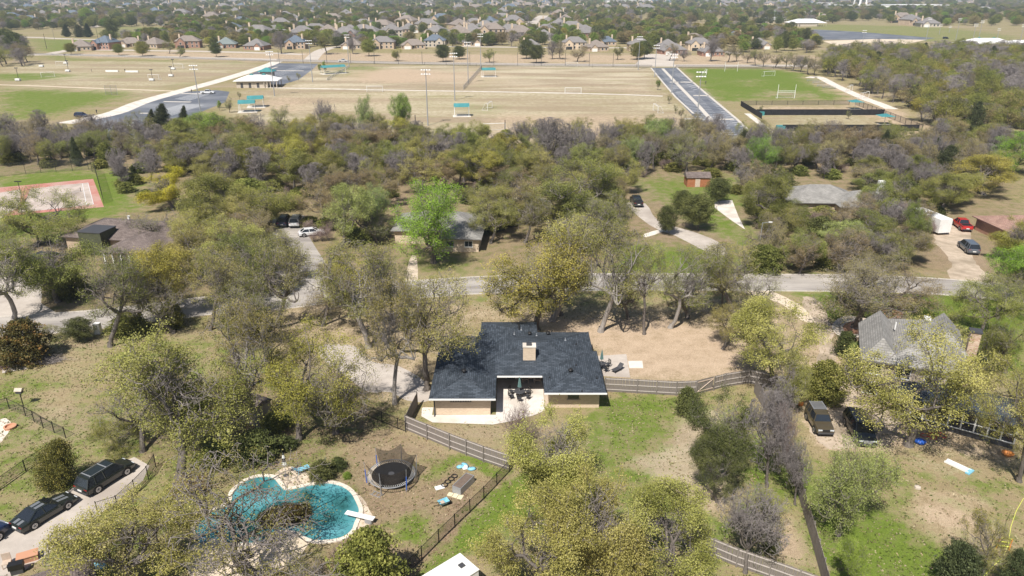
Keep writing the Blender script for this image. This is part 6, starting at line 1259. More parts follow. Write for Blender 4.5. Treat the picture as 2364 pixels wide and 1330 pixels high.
# ------------------------------------------------------------------ trees near the camera, one by one
NEAR = [
 ('oak',1238,762,1092,1335,505,'gold tinted oak standing right behind the main house roof','oak_gold',0),
 ('tall',1276,740,1212,1420,492,'tall oak right of the gold tinted one behind the house',None,0),
 ('tall',1387,766,1305,1505,512,'pale nearly bare oak with a straight trunk behind the bare earth','oak_olive',0),
 ('tall',1487,772,1448,1560,560,'slim leaning oak between pale oak and forked oak',None,2),
 ('tall',1548,757,1530,1690,562,'oak leaning right with a long curved trunk by the bare earth','oak_olive',0),
 ('tall',1696,735,1618,1790,560,'oak with a thick pale trunk right of the bare earth',None,1),
 ('thin',1668,714,1640,1720,590,'thin oak behind the pale trunked oak at the street',None,2),
 ('oak',1669,806,1640,1745,690,'small yellow green oak at the right end of bare earth',None,1),
 ('full',1792,900,1688,1902,690,'broad yellow green oak over the end of the timber fence',None,0),
 ('oak',1800,948,1760,1880,800,'lower oak crown beside the iron gate, left of the track',None,2),
 ('thin',1972,757,1868,2110,600,'oak with a thick dark trunk in the mulch ring by grey house','oak_brown',2),
 ('thin',2052,728,1985,2180,612,'many stemmed oak in the second mulch ring behind grey house','oak_brown',0),
 ('thin',2044,690,1960,2100,575,'brownish oak on the verge right of the driveway path','oak_brown',1),
 ('oak',2096,1028,1965,2275,745,'big oak whose grey trunk stands beside the blue tarp',None,3),
 ('oak',2352,1112,2255,2420,790,'oak with a massive trunk at the right edge',None,1),
 ('airy',1934,1235,1865,2080,1010,'fresh green spreading tree on the lawn right of edge on fence','lime',0),
 ('full',1685,1110,1590,1775,880,'large dark evergreen beside the purple bare bush','dark_green',1),
 ('full',1655,1160,1592,1720,1010,'lower dark evergreen in front of the large one','dark_green',0),
 ('bare',1835,1165,1785,1875,1000,'lowest bare tree of the purple thicket on edge on fence',None,1),
 ('bare',1800,1010,1748,1850,870,'topmost bare tree of purple thicket by the iron gate',None,0),
 ('bare',1770,1125,1715,1850,905,'purple grey bare tree right of the large dark evergreen',None,0),
 ('barebush',1815,1060,1765,1865,930,'purple bare thicket at the bend of edge on fence',None,0),
 ('bare',1720,1322,1655,1830,1120,'bare dead tree with pale trunk at the bottom timber fence',None,1),
 ('thin',1782,1262,1740,1840,1130,'small dark stemmed tree above the round shrub',None,1),
 ('full',1312,1180,1165,1430,925,'dense yellow oak below the white patio court',None,1),
 ('full',1230,1395,1085,1375,1140,'dense yellow oak at the bottom edge, left one of three',None,0),
 ('full',1405,1370,1245,1545,1065,'dense yellow oak at the bottom edge, middle one of three',None,1),
 ('full',1560,1390,1415,1690,1140,'dense yellow oak at the bottom edge, right one of three',None,0),
 ('oak',419,1102,238,612,745,'wide oak with leaning grey trunk above the striped coupe','oak',2),
 ('tall',604,1010,470,690,700,'tall oak standing right of the beige shed',None,0),
 ('oak',690,1015,618,850,735,'yellow oak right of the beige shed over dark shadow','oak_gold',1),
 ('sparse',592,1345,425,875,1085,'sparse twisted oak standing in front of the teal pool',None,2),
 ('oak',320,1400,150,480,1165,'yellow green oak at the bottom left corner','oak',0),
 ('shrub',840,1385,770,930,1225,'olive shrub at the bottom edge right of the pool','oak_olive',0),
 ('sparse',700,1390,650,870,1250,'low thin oak at the bottom edge below the diving board',None,0),
 ('sparse',775,1000,675,885,800,'nearly bare oak between the yellow oak and short iron fence','oak_olive',1),
 ('sparse',330,1042,212,425,850,'nearly bare oak left of the wide oak above the parked cars','oak_olive',0),
 ('tall',912,932,812,975,640,'oak with straight pale trunk left of the timber fence corner',None,3),
 ('tall',985,900,930,1145,618,'oak leaning over the left wing of the charcoal roof',None,1),
 ('tall',851,802,730,950,555,'wide oak on bare earth left of the house yard',None,0),
 ('oak',795,700,760,930,545,'yellow oak on the near verge of the side street','oak_gold',2),
 ('tall',256,800,140,320,570,'dark trunked oak by the street right of the bronze bush','oak_olive',1),
 ('tall',34,738,-70,110,550,'big leaning oak at the left edge above the bronze bush','oak_olive',0),
 ('full',135,697,-5,220,515,'olive oak over the cul de sac','oak_olive',1),
 ('full',395,730,270,450,560,'gold oak in front of the brown roofed house','oak_gold',0),
 ('tall',486,762,420,560,565,'oak with spreading low limbs beside the street',None,2),
 ('tall',645,757,550,710,530,'oak leaning strongly left beside the side street mouth',None,1),
 ('oak',555,694,470,620,525,'oak on the far side of the street left of leaning one','oak_olive',0),
 ('cedar',560,770,500,618,690,'dark grey green evergreen on the near verge left','dark_green',1),
 ('shrub',400,757,368,420,695,'olive shrub mass on the verge below gold oak','oak_olive',0),
 ('shrub',300,770,245,345,725,'olive shrub beside the dark trunked oak','oak_olive',1),
 ('dome',183,788,145,215,737,'small round dark tree behind the street at left',None,1),
 ('shrub',50,835,-8,108,738,'large bronze leaved bush at the left edge','bronze',0),
 ('thin',115,790,90,145,755,'tiny sapling right of the bronze bush',None,1),
 ('full',398,482,296,424,384,'brightest yellow oak above the brown roofed house','vivid_gold',1),
 ('sparse',360,562,290,425,465,'sparse oak reaching over the brown roof','oak_olive',2),
 ('oak',110,560,28,205,430,'oak in front of the tennis court','oak_olive',1),
 ('full',505,548,410,610,410,'wide olive oak left of the parked SUV pair','oak_olive',0),
 ('full',620,520,560,705,405,'wide olive oak behind the parked SUV pair','oak_olive',1),
 ('airy',790,578,735,870,425,'pale lime willow like tree left of bright green tree','lime',1),
 ('airy',860,545,820,905,420,'pale lime tree touching the grey roofed cream house','lime',0),
 ('airy',1001,607,880,1100,408,'vivid green tree in front of the grey roofed cream house','vivid',0),
 ('shrub',892,452,880,905,432,'small round dark bush beyond the lime tree','dark_green',1),
 ('thin',1175,512,1085,1245,400,'brownish oak left of the small dark pool','oak_brown',0),
 ('oak',1335,520,1225,1435,362,'wide olive oak in the middle beyond the street','oak_olive',3),
 ('thin',1405,560,1345,1475,440,'sparse grey oak left of the concrete drive','oak_olive',2),
 ('dome',1545,542,1516,1566,475,'round magnolia beside the curved drive',None,0),
 ('dome',1612,532,1570,1652,450,'round green tree right of the magnolia','dark_green',1),
 ('dome',1575,495,1550,1600,440,'round green tree behind the magnolia','dark_green',0),
 ('dome',1660,470,1628,1690,412,'round green tree beyond the pale drive end','dark_green',1),
 ('full',1765,525,1700,1830,408,'broad olive oak left of the grey roof with white chimney','oak_olive',0),
 ('barebush',1780,565,1735,1828,490,'purple brown bare shrub below the broad olive oak',None,0),
 ('shrub',1587,955,1560,1616,895,'dark green shrub by the timber fence','dark_green',0),
 ('barebush',1205,1035,1135,1262,928,'rosy grey bare shrub in front of the patio court',None,0),
 ('cedar',372,303,334,412,238,'tallest dark cedar at the left car park',None,0),
 ('cedar',345,300,328,368,250,'smaller dark cedar left of the tallest at the car park',None,0),
 ('cedar',422,300,402,445,243,'single dark cedar right of the cedar clump',None,0),
 ('shrub',592,1058,532,640,998,'dark green bush left of the striped pool umbrella','dark_green',0),
 ('shrub',745,1105,712,770,1065,'green shrub behind the blue pool lounger','dark_green',0),
 ('shrub',780,1082,760,802,1058,'small green shrub right end of the pool hedge','dark_green',1),
 ('cedar',120,1125,78,182,1008,'olive brown cedar bush above the dark estate car','cedar_olive',1),
 ('oak',255,1040,215,335,975,'olive shrub mass behind the dark estate car','oak_olive',1),
 ('shrub',1955,822,1928,1982,765,'egg shaped clipped dark bush beside the grey house','dark_green',0),
 ('dome',1985,860,1960,2010,790,'loose light shrub behind the clipped dark bush','lime',1),
 ('airy',1960,1365,1930,2020,1240,'bright young tree at the bottom edge right of fence','green',1),
 ('thin',2265,1345,2215,2320,1185,'yellow sapling on the lawn at the bottom right','oak_gold',1),
 ('shrub',2215,1370,2170,2270,1255,'dark grey green bush at the bottom right','cedar',0),
 ('cedar',2355,1380,2310,2400,1265,'dark bush in the bottom right corner','cedar',1),
 ('shrub',1782,1272,1762,1802,1240,'small round green shrub by the bottom timber fence','dark_green',0),
 ('shrub',1900,925,1858,1960,835,'light olive shrub clump left of the grey house front','oak_olive',1),
 ('shrub',800,1103,792,812,1092,'little green weed clump left of the trampoline','green',0),
 ('airy',2310,690,2262,2400,560,'vivid green tree over the sandy drive mouth at right','vivid',1),
 ('airy',2125,565,2080,2152,455,'vivid green tree left of the white caravan','green',0),
 ('full',2335,600,2285,2420,490,'yellow oak hiding the rust roofed house','oak_gold',1),
 ('full',2270,450,2190,2364,365,'large gold oak right beyond the white caravan','oak_gold',0),
 ('full',2200,470,2130,2260,395,'gold oak left beyond the white caravan','oak',1),
 ('airy',2340,400,2290,2420,300,'vivid lime green tree at the right edge of the wood belt','vivid',0),
 ('oak',2255,780,2190,2340,640,'dark green oak on the lawn behind grey house','oak_olive',1),
 ('oak',2320,860,2270,2400,700,'shaded oak at right edge behind the grey house','oak_olive',2),
 ('airy',500,335,420,560,255,'bright green tree at the near edge of left car park','green',1),
 ('airy',840,330,815,875,215,'slim green tree left of pair rising from wood belt','lime',0),
 ('airy',915,330,885,950,212,'slim green tree right of pair rising from wood belt','green',1),
 ('thin',665,325,628,712,232,'dark twisted tree rising above the wood belt','oak_olive',0),
 ('bare',748,310,718,778,222,'bare twisted tree behind the wood belt',None,1),
 ('bare',1265,400,1215,1330,270,'purple haze of a bare tree in the middle of wood belt',None,0),
 ('bare',1320,395,1290,1375,270,'grey bare tree right of the purple haze one',None,1),
 ('full',660,420,585,715,318,'gold oak crown in the left of the wood belt','oak_gold',0),
 ('full',560,420,500,600,300,'olive oak beside the gold one in wood belt','oak_olive',1),
]
for k in NEAR:
    kind, bx, by, x0, x1, top, lab, leaf, var = k
    T(kind, bx, by, x0, x1, top, lab, leaf, var)
# fill of the middle ground, placed at random inside outlines but kept off the open ground
KEEP = []
def off(X, Y): return any(inpoly(np.array([X]), np.array([Y]), P)[0] for P in KEEP)
KEEP += [wp((625,490),(700,490),(735,640),(690,640)), wp((1440,440),(1560,440),(1720,560),(1720,620),(1420,600)), wp((2140,500),(2270,510),(2340,670),(2180,670)), wp((-300,380),(270,390),(300,520),(-300,540)),
         wp((120,500),(460,500),(460,640),(120,640)), wp((-300,640),(100,640),(120,700),(2500,650),(2500,700),(-300,760)), wp((890,470),(1100,470),(1110,610),(890,610)), wp((1700,470),(1700,600),(1650,560),(1640,460)), wp((1810,430),(1950,425),(1960,470),(1810,480)),
         wp((1500,420),(1700,440),(1700,410),(1500,400)), wp((1195,450),(1250,450),(1250,480),(1195,480))]
SIGHT = [(2150,485,2262,640),(1442,440,1500,492),(1520,475,1720,560),(636,505,700,535),(1600,405,1640,436),(1825,425,1945,452),(300,392,420,470),(930,420,1060,560),(0,410,240,470),(150,492,260,515),(2260,495,2364,530),(1500,520,1640,555),(1440,560,1700,600)]
def hides(X, Y, h, r):
    d = depth(Y, h*.65); cx = 1182+PF*X/d; rp = r*PF/d*.75
    def row(z): return 665+PF*math.tan(math.atan((CH-z)/Y)-TH)
    t, b_ = row(h*.93), row(h*.35)
    return any(cx+rp > x0 and cx-rp < x1 and b_ > y0 and t < y1 for x0, y0, x1, y1 in SIGHT)
def scatter(outline, n, kinds, hr, rr, labf, group, mind=4.5, seed=1):
    rg = random.Random(seed); P = [G(*q) for q in outline]; xs = [p.x for p in P]; ys = [p.y for p in P]; got = []; tries = 0
    while len(got) < n and tries < n*60:
        tries += 1; x = rg.uniform(min(xs), max(xs)); y = rg.uniform(min(ys), max(ys))
        if abs(x) > .72*y+12 or not inpoly(np.array([x]), np.array([y]), P)[0] or off(x, y) or any((x-a)**2+(y-b)**2 < mind**2 for a, b in got): continue
        kd = rg.choices([q[0] for q in kinds], [q[1] for q in kinds])[0]; k, leaf = kd
        h = rg.uniform(*hr)*(.8 if k in ('cedar',) else 1)*(.6 if k in ('shrub','barebush') else 1); r = rg.uniform(*rr)*(.6 if k in ('cedar',) else 1)*(.75 if k in ('bare','shrub','barebush') else 1)
        if hides(x, y, h, r): continue
        got.append((x, y)); place_tree(k, x, y, h, r, labf(k, leaf), leaf, group=group)
    return got
LOOK = {'vivid':'vivid green', 'vivid_gold':'bright yellow', 'oak_olive':'olive', 'oak_brown':'brownish', 'oak_gold':'yellow', 'oak':'yellow green', 'green':'bright green', 'lime':'lime green', 'dark_green':'dark green', 'cedar':'dark', None:'leafless'}
def lab(place): 
    return lambda k, leaf: f"{LOOK[leaf] if k not in ('bare','barebush') else 'leafless'} {dict(oak='oak',thin='sparse oak',sparse='nearly bare oak',full='dense oak',bare='tree',barebush='shrub',airy='feathery tree',cedar='cedar',dome='round tree',shrub='shrub')[k]} {place}"
MIX_L = [(('bare',None),8), (('oak','oak_olive'),3), (('thin','oak_brown'),3), (('thin','oak_olive'),2), (('shrub','oak_olive'),2), (('cedar','cedar'),.4)]
MIX_M = [(('full','oak'),1), (('full','oak_olive'),3), (('oak','oak_olive'),3), (('oak','oak_brown'),3), (('bare',None),3.5), (('full','oak_gold'),.4), (('shrub','oak_olive'),1.2)]
MIX_C = [(('bare',None),6.5), (('thin','oak_brown'),3), (('oak','oak_olive'),3), (('airy','lime'),.8), (('shrub','dark_green'),1), (('oak','oak'),1.2)]
MIX_R = [(('bare',None),6), (('thin','oak_olive'),3), (('oak','oak_brown'),3), (('oak','oak_olive'),3), (('cedar','cedar'),.8), (('airy','green'),.5)]
belt = 'trees of the wood belt below the sports fields'
scatter([(-60,318),(260,322),(420,340),(420,398),(250,392),(-60,402)], 62, MIX_L, (6.5,9.5), (3.4,5.0), lab('in the wood behind the tennis court'), belt, 3.6, 1)
scatter([(420,340),(780,325),(800,430),(760,470),(430,480),(400,400)], 46, MIX_M, (7.5,10.5), (4.8,6.8), lab('in the wood below the car park'), belt, 5.2, 2)
scatter([(780,332),(1200,338),(1180,430),(1100,440),(780,445)], 46, MIX_M, (7,10), (4.2,6.2), lab('in the wood below the soccer field'), belt, 4.8, 3)
scatter([(1200,338),(1560,338),(1540,400),(1430,420),(1200,420)], 44, MIX_C, (7,9.5), (3.8,5.6), lab('in the wood left of parking lot'), belt, 4.3, 4)
scatter([(1560,340),(2140,350),(2300,350),(2300,400),(2120,430),(1960,420),(1800,410),(1560,398)], 70, MIX_R, (7,10.5), (4.0,6.0), lab('in the wood below the dog pens'), belt, 4.5, 5)
mid = 'trees between the houses beyond the street'
scatter([(700,445),(1100,445),(1440,440),(1440,600),(1110,600),(700,580)], 26, [(('oak','oak_olive'),3),(('oak','oak_brown'),2),(('thin','oak_olive'),2),(('oak','oak'),4)], (7,9.5), (4.4,6), lab('in gardens beyond the street'), mid, 6, 6)
scatter([(1700,430),(2150,430),(2190,520),(2180,630),(1720,630)], 30, [(('oak','oak_olive'),4),(('thin','oak_brown'),3),(('bare',None),2),(('airy','lime'),1.4),(('shrub','dark_green'),2.4),(('full','oak_olive'),2)], (6,9), (3.6,5.2), lab('in the thicket left of the caravan'), mid, 5.5, 7)
scatter([(420,520),(640,520),(700,660),(560,680),(440,640)], 14, [(('oak','oak'),3),(('oak','oak_olive'),2),(('thin','oak_brown'),1)], (8,10), (4.6,6), lab('left of the side street'), mid, 5, 13)
scatter([(280,690),(640,715),(1000,700),(1000,740),(600,800),(300,800)], 9, [(('thin','oak_olive'),3),(('sparse','oak_olive'),3),(('thin','oak_brown'),2)], (8,10.5), (4.2,5.8), lab('on near side of the street'), mid, 6.5, 14)
scatter([(1120,690),(1700,685),(1760,740),(1560,745),(1250,735)], 4, [(('sparse','oak_olive'),3)], (8,10), (3.8,5), lab('in the row behind the bare earth'), mid, 6.5, 15)
scatter([(-40,560),(120,560),(300,640),(600,600),(640,680),(300,715),(-40,720)], 7, [(('thin','oak_olive'),3),(('shrub','oak_olive'),2)], (6,8.5), (3.5,4.5), lab('beside the cul de sac at left'), mid, 6, 8)
scatter([(1720,610),(2170,612),(2180,640),(1720,640)], 12, [(('thin','oak_brown'),3),(('thin','oak_olive'),3),(('shrub','oak_olive'),2)], (5.5,8), (3,4.5), lab('on far side of street'), mid, 5, 9)
scatter([(2060,682),(2364,690),(2364,780),(2240,730)], 5, [(('thin','oak_olive'),3)], (5.5,8), (3,4.5), lab('on lawn behind grey house'), mid, 5, 10)
scatter([(2150,330),(2500,330),(2500,450),(2120,440)], 14, [(('oak','oak_olive'),3),(('full','oak_olive'),3),(('cedar','cedar'),1),(('thin','oak_brown'),2)], (7,10), (4,5.5), lab('beyond the rust roofed house'), mid, 6, 11)
scatter([(250,400),(420,400),(430,470),(300,500),(250,450)], 6, [(('bare',None),3),(('oak','oak_olive'),1)], (6,8), (3.5,4.5), lab('right of the tennis court'), mid, 5.5, 12)
# shrubs round the shed and pool
for (px, py, h, r, k, leaf, lab_) in ((455,940,1.6,1.8,'shrub','oak_olive','olive shrub left of the beige shed'),(640,985,1.5,1.6,'shrub','oak_olive','olive shrub right of the beige shed'),(500,1060,1.4,2.2,'shrub','oak_olive','olive undergrowth below the beige shed'),(665,1035,1.2,1.0,'shrub','dark_green','dark little bush above the striped umbrella'),(440,1130,1.0,1.8,'shrub','oak_brown','brown leafy undergrowth at the foot of the wide oak'),(790,1290,1.2,1.5,'barebush',None,'bare brown shrub at the lower right of pool')):
    p = G(px, py); place_tree(k, p.x, p.y, h, r, lab_, leaf)

# ------------------------------------------------------------------ beyond the park
# row of round street trees, each its own
ROW = [(275,128,22),(330,130,30),(391,124,28),(415,132,26),(500,132,26),(57,150,46),(165,126,24),(650,124,44),(755,126,44),(815,125,30),(852,130,32),(918,141,30),(1023,143,32),(1060,137,28),(1130,145,32),(1215,136,34),(1238,146,36),(1275,137,32),(1293,137,36),(1333,143,40),(1425,138,28),(1470,138,30),(1487,136,40),(1545,140,36),(1580,142,26),(1640,142,46),(1680,144,36),(1700,142,34),(1725,146,30),(1745,152,28),(1762,154,28),(1790,156,30),(1812,160,28),(1830,164,28),(1848,166,28),(1865,172,40),(1880,174,36)]
rg = random.Random(3)
for i, (x, y, w_) in enumerate(ROW):
    B = G(x, y); r = w_/2/PF*depth(B.y, 3)*1.15; k, leaf = rg.choice([('dome','dark_green'),('dome','oak_olive'),('dome','dark_green'),('thin','oak_brown'),('oak','oak_olive'),('bare',None)] if x < 1690 else [('bare',None),('thin','oak_olive'),('thin','oak_brown')])
    place_tree(k, B.x, B.y, r*2*rg.uniform(.85,1.1) if x < 1690 else 9.5, r if x < 1690 else 4.5, ('%s street tree in front of the houses, %s' % (LOOK[leaf], 'left of the junction' if x < 640 else 'behind soccer fields' if x < 1500 else 'behind parking lot')) if x < 1690 else LOOK[leaf]+' tree in the thin line behind the bright green field', leaf, group='row of trees along the far road')
for i, (x, y, w_, k, leaf) in enumerate(((155,85,24,'cedar','cedar'),(184,86,24,'cedar','cedar'),(205,86,26,'cedar','cedar'),(262,84,32,'dome','dark_green'),(202,50,26,'dome','green'))):
    B = G(x, y); r = w_/2/PF*depth(B.y, 3); place_tree(k, B.x, B.y, r*2.3, r*(1.25 if k == 'cedar' else 1.1), ('leftmost of the dark trees on the far left green','middle of the dark trees on the far left green','third of the dark trees on the far left green','broad dark tree right of the others on the far left green','tall green tree behind the far left green')[i], leaf)
for i, (x, y, t_) in enumerate(((506,256,232),(530,260,222),(553,232,212),(600,196,180),(668,190,172),(690,188,168),(740,168,148),(750,166,140),(1518,208,184),(1545,240,218),(1560,262,240),(1572,278,250),(1590,300,268),(1958,275,250),(1757,262,243))):
    B = G(x, y); h = Ztop(B.y, t_); place_tree('airy' if i in (0,6,7,8) else 'thin', B.x, B.y, h, h*.3, 'small young tree '+('left of the teal shelter pair','bare one by the teal shelter pair','behind the teal shelter pair','right of the pavilion path','further right of the pavilion path','farthest right of the pavilion path','left of the long teal shelter','behind the long teal shelter','at the top left of dark parking lot','left of the dark parking lot, second down','left of dark parking lot, third down','left of dark parking lot, fourth down','left of dark parking lot, nearest','inside the near dog pen','inside the far dog pen')[i], 'green' if i in (0,6,7,8) else 'oak_olive')

# masses of trees nobody could count: points that carry whole trees
def forest(name, pts, sc, kinds_proto, leaf, label_kind='stuff'):
    """one object: the tree mesh plus loose points, instanced on the points by geometry nodes"""
    p = kinds_proto; W, Cn = p['trunk'], p['crown']
    def arr(me):
        V = np.empty(len(me.vertices)*3, np.float32); me.vertices.foreach_get('co', V); Q = np.empty(len(me.loops), np.int32); me.loops.foreach_get('vertex_index', Q); return V.reshape(-1,3), Q.reshape(-1,4)
    V1, Q1 = arr(W); V2, Q2 = arr(Cn); v2 = np.full(len(V2), .5, np.float32)
    if 'v' in Cn.attributes: Cn.attributes['v'].data.foreach_get('value', v2)
    # a far tree keeps a share of its leaves, each a little larger
    if len(Q2) > 6000:
        k = np.random.RandomState(1).choice(len(Q2)//1, 6000, replace=False) if 'v' in Cn.attributes else np.arange(0, len(Q2), max(1, len(Q2)//9000)); 
        Vq = V2[Q2[k]]; c = Vq.mean(axis=1, keepdims=True); 
        if 'v' in Cn.attributes: Vq = c+(Vq-c)*1.75
        vv = v2[Q2[k]]; V2 = Vq.reshape(-1,3); v2 = vv.ravel(); Q2 = np.arange(len(V2)).reshape(-1,4)
    th = np.arange(len(Q1)) < min(len(Q1), 900); Q1 = Q1[th]
    V = np.concatenate([V1, V2, np.array([(x, y, 0) for x, y in pts], np.float32)]); Q = np.concatenate([Q1, Q2+len(V1)])
    at = np.concatenate([np.zeros(len(V1)), v2, np.zeros(len(pts))]); midx = np.concatenate([np.zeros(len(Q1)), np.ones(len(Q2))])
    me = np_mesh(name, V, Q, [M['bark'], M[leaf]], attr=at, midx=midx)
    isp = np.zeros(len(V), bool); isp[-len(pts):] = True; a = me.attributes.new('is_spot', 'BOOLEAN', 'POINT'); a.data.foreach_set('value', isp)
    rs = np.random.RandomState(len(pts)); s = np.zeros((len(V), 3), np.float32); rs_ = rs.uniform(.75, 1.25, len(pts)); s[-len(pts):, 0] = sc[0]*rs_; s[-len(pts):, 1] = sc[0]*rs_; s[-len(pts):, 2] = sc[1]*rs.uniform(.75, 1.2, len(pts))
    a = me.attributes.new('spot_scale', 'FLOAT_VECTOR', 'POINT'); a.data.foreach_set('vector', s.ravel())
    r = np.zeros((len(V), 3), np.float32); r[-len(pts):, 2] = rs.uniform(0, 6.28, len(pts)); a = me.attributes.new('spot_turn', 'FLOAT_VECTOR', 'POINT'); a.data.foreach_set('vector', r.ravel())
    o = link(name, me); md = o.modifiers.new('spread', 'NODES'); ng = bpy.data.node_groups.new(name, 'GeometryNodeTree'); md.node_group = ng
    ng.interface.new_socket('Geometry', in_out='INPUT', socket_type='NodeSocketGeometry'); ng.interface.new_socket('Geometry', in_out='OUTPUT', socket_type='NodeSocketGeometry')
    gi = ng.nodes.new('NodeGroupInput'); go = ng.nodes.new('NodeGroupOutput'); na = ng.nodes.new('GeometryNodeInputNamedAttribute'); na.data_type = 'BOOLEAN'; na.inputs[0].default_value = 'is_spot'
    sp = ng.nodes.new('GeometryNodeSeparateGeometry'); sp.domain = 'POINT'; ng.links.new(gi.outputs[0], sp.inputs[0]); ng.links.new(na.outputs[0], sp.inputs[1])
    ip = ng.nodes.new('GeometryNodeInstanceOnPoints'); ng.links.new(sp.outputs[0], ip.inputs['Points']); ng.links.new(sp.outputs[1], ip.inputs['Instance'])
    for nm, sock in (('spot_scale','Scale'), ('spot_turn','Rotation')):
        q = ng.nodes.new('GeometryNodeInputNamedAttribute'); q.data_type = 'FLOAT_VECTOR'; q.inputs[0].default_value = nm; ng.links.new(q.outputs[0], ip.inputs[sock])
    ng.links.new(ip.outputs[0], go.inputs[0]); tag(o, kind='stuff'); return o
def rand_in(outlines, n, seed, mind=0, keep=()):
    rs = np.random.RandomState(seed); out = []
    Ps = [[G(*q) for q in o] for o in outlines]; ar = []
    for P in Ps: ar.append(abs(sum(P[i].x*P[(i+1)%len(P)].y-P[(i+1)%len(P)].x*P[i].y for i in range(len(P)))))
    for P, a in zip(Ps, ar):
        m = int(n*a/sum(ar)); X0, X1, Y0, Y1 = min(p.x for p in P), max(p.x for p in P), min(p.y for p in P), max(p.y for p in P); c = []
        while len(c) < m:
            X = rs.uniform(X0, X1, m*2); Y = rs.uniform(Y0, Y1, m*2); k = inpoly(X, Y, P)
            for K in keep: k &= ~inpoly(X, Y, K)
            c += list(zip(X[k], Y[k]))
        out += c[:m]
    return out
# clearings that stay open beyond the park
CLEAR = [wp((60,90),(230,92),(250,100),(210,120),(100,122)), wp((60,70),(400,60),(400,72),(370,90),(240,95),(50,92)), wp((1880,56),(1990,50),(2180,62),(2500,90),(2500,100),(2110,99),(1985,77),(1850,74)), wp((1830,74),(2130,88),(2170,100),(1950,117),(1880,100)), wp((1950,98),(2500,100),(2500,112),(1950,112)), wp((2180,98),(2364,98),(2364,132),(2190,136)), wp((1210,72),(1235,36),(1275,36),(1240,75))]
SUB = [[(-300,60),(640,58),(1240,52),(1240,108),(700,112),(400,106),(240,98),(240,70),(-300,70)], [(1240,60),(1840,70),(1900,110),(1860,126),(1240,106)]]
CROWD = [wp((820,40),(1220,40),(1220,100),(780,100))]
fa = rand_in(SUB, 1250, 21, keep=CLEAR+CROWD)+rand_in([[(820,40),(1220,40),(1220,100),(780,100)]], 130, 31); fb = rand_in([[(-600,24),(3000,24),(3000,60),(-600,60)]], 3400, 22, keep=CLEAR); fc = rand_in([[(-2000,1),(4400,1),(4400,24),(-2000,24)]], 8000, 23)
WOODR = [[(1900,150),(1990,130),(2364,128),(2700,128),(2700,330),(2364,325),(2250,318),(2130,290),(2050,240),(1960,195),(1905,178)]]
fr_ = rand_in(WOODR, 1150, 24, keep=[wp((1990,112),(2190,118),(2210,128),(2100,130))])
FL = [[(-400,165),(70,158),(78,150),(60,100),(-400,100)]]
fl_ = rand_in(FL, 180, 25)
import itertools
def deal(pts, shares, seed):
    rs = np.random.RandomState(seed); pick = rs.choice(len(shares), len(pts), p=np.array([s[0] for s in shares])/sum(s[0] for s in shares))
    for i, (w_, nm, proto, leaf, sc) in enumerate(shares):
        q = [p for p, k in zip(pts, pick) if k == i]
        if q: forest(nm, q, sc, proto, leaf)
PD, PO, PF_, PB, PC, PA = PROTO['dome'][0], PROTO['oak'][1], PROTO['full'][0], PROTO['bare'][0], PROTO['cedar'][1], PROTO['airy'][0]
deal(fa, [(3,'suburb_trees',PD,'oak_olive',(1.0,.95)),(3,'suburb_trees',PD,'dark_green',(.9,.95)),(2,'suburb_trees',PD,'oak_brown',(1.0,.9)),(2,'suburb_trees',PB,'twig_purple',(1.1,.9)),(1.2,'suburb_trees',PD,'green',(.9,.9)),(.7,'suburb_trees',PD,'oak_gold',(.9,.8))], 1)
deal(fb+fc, [(3,'far_woods',PD,'oak_olive',(1.25,1.1)),(3,'far_woods',PD,'dark_green',(1.2,1.1)),(2.5,'far_woods',PD,'oak_brown',(1.25,1.0)),(2.5,'far_woods',PB,'twig_purple',(1.3,1.0)),(.7,'far_woods',PD,'green',(1.1,1.0))], 2)
deal(fr_, [(4,'right_wood',PO,'oak_olive',(1.15,1.0)),(3,'right_wood',PF_,'oak_olive',(1.1,1.0)),(3,'right_wood',PO,'oak_brown',(1.1,1.0)),(3,'right_wood',PB,'twig_purple',(1.15,1.0)),(1.2,'right_wood',PF_,'oak_gold',(1.0,.9)),(.7,'right_wood',PC,'cedar',(.8,.9))], 3)
deal(fl_, [(3,'left_wood',PF_,'oak_olive',(1.3,1.1)),(2,'left_wood',PB,'twig_purple',(1.2,1.0)),(2,'left_wood',PD,'dark_green',(1.3,1.1))], 4)

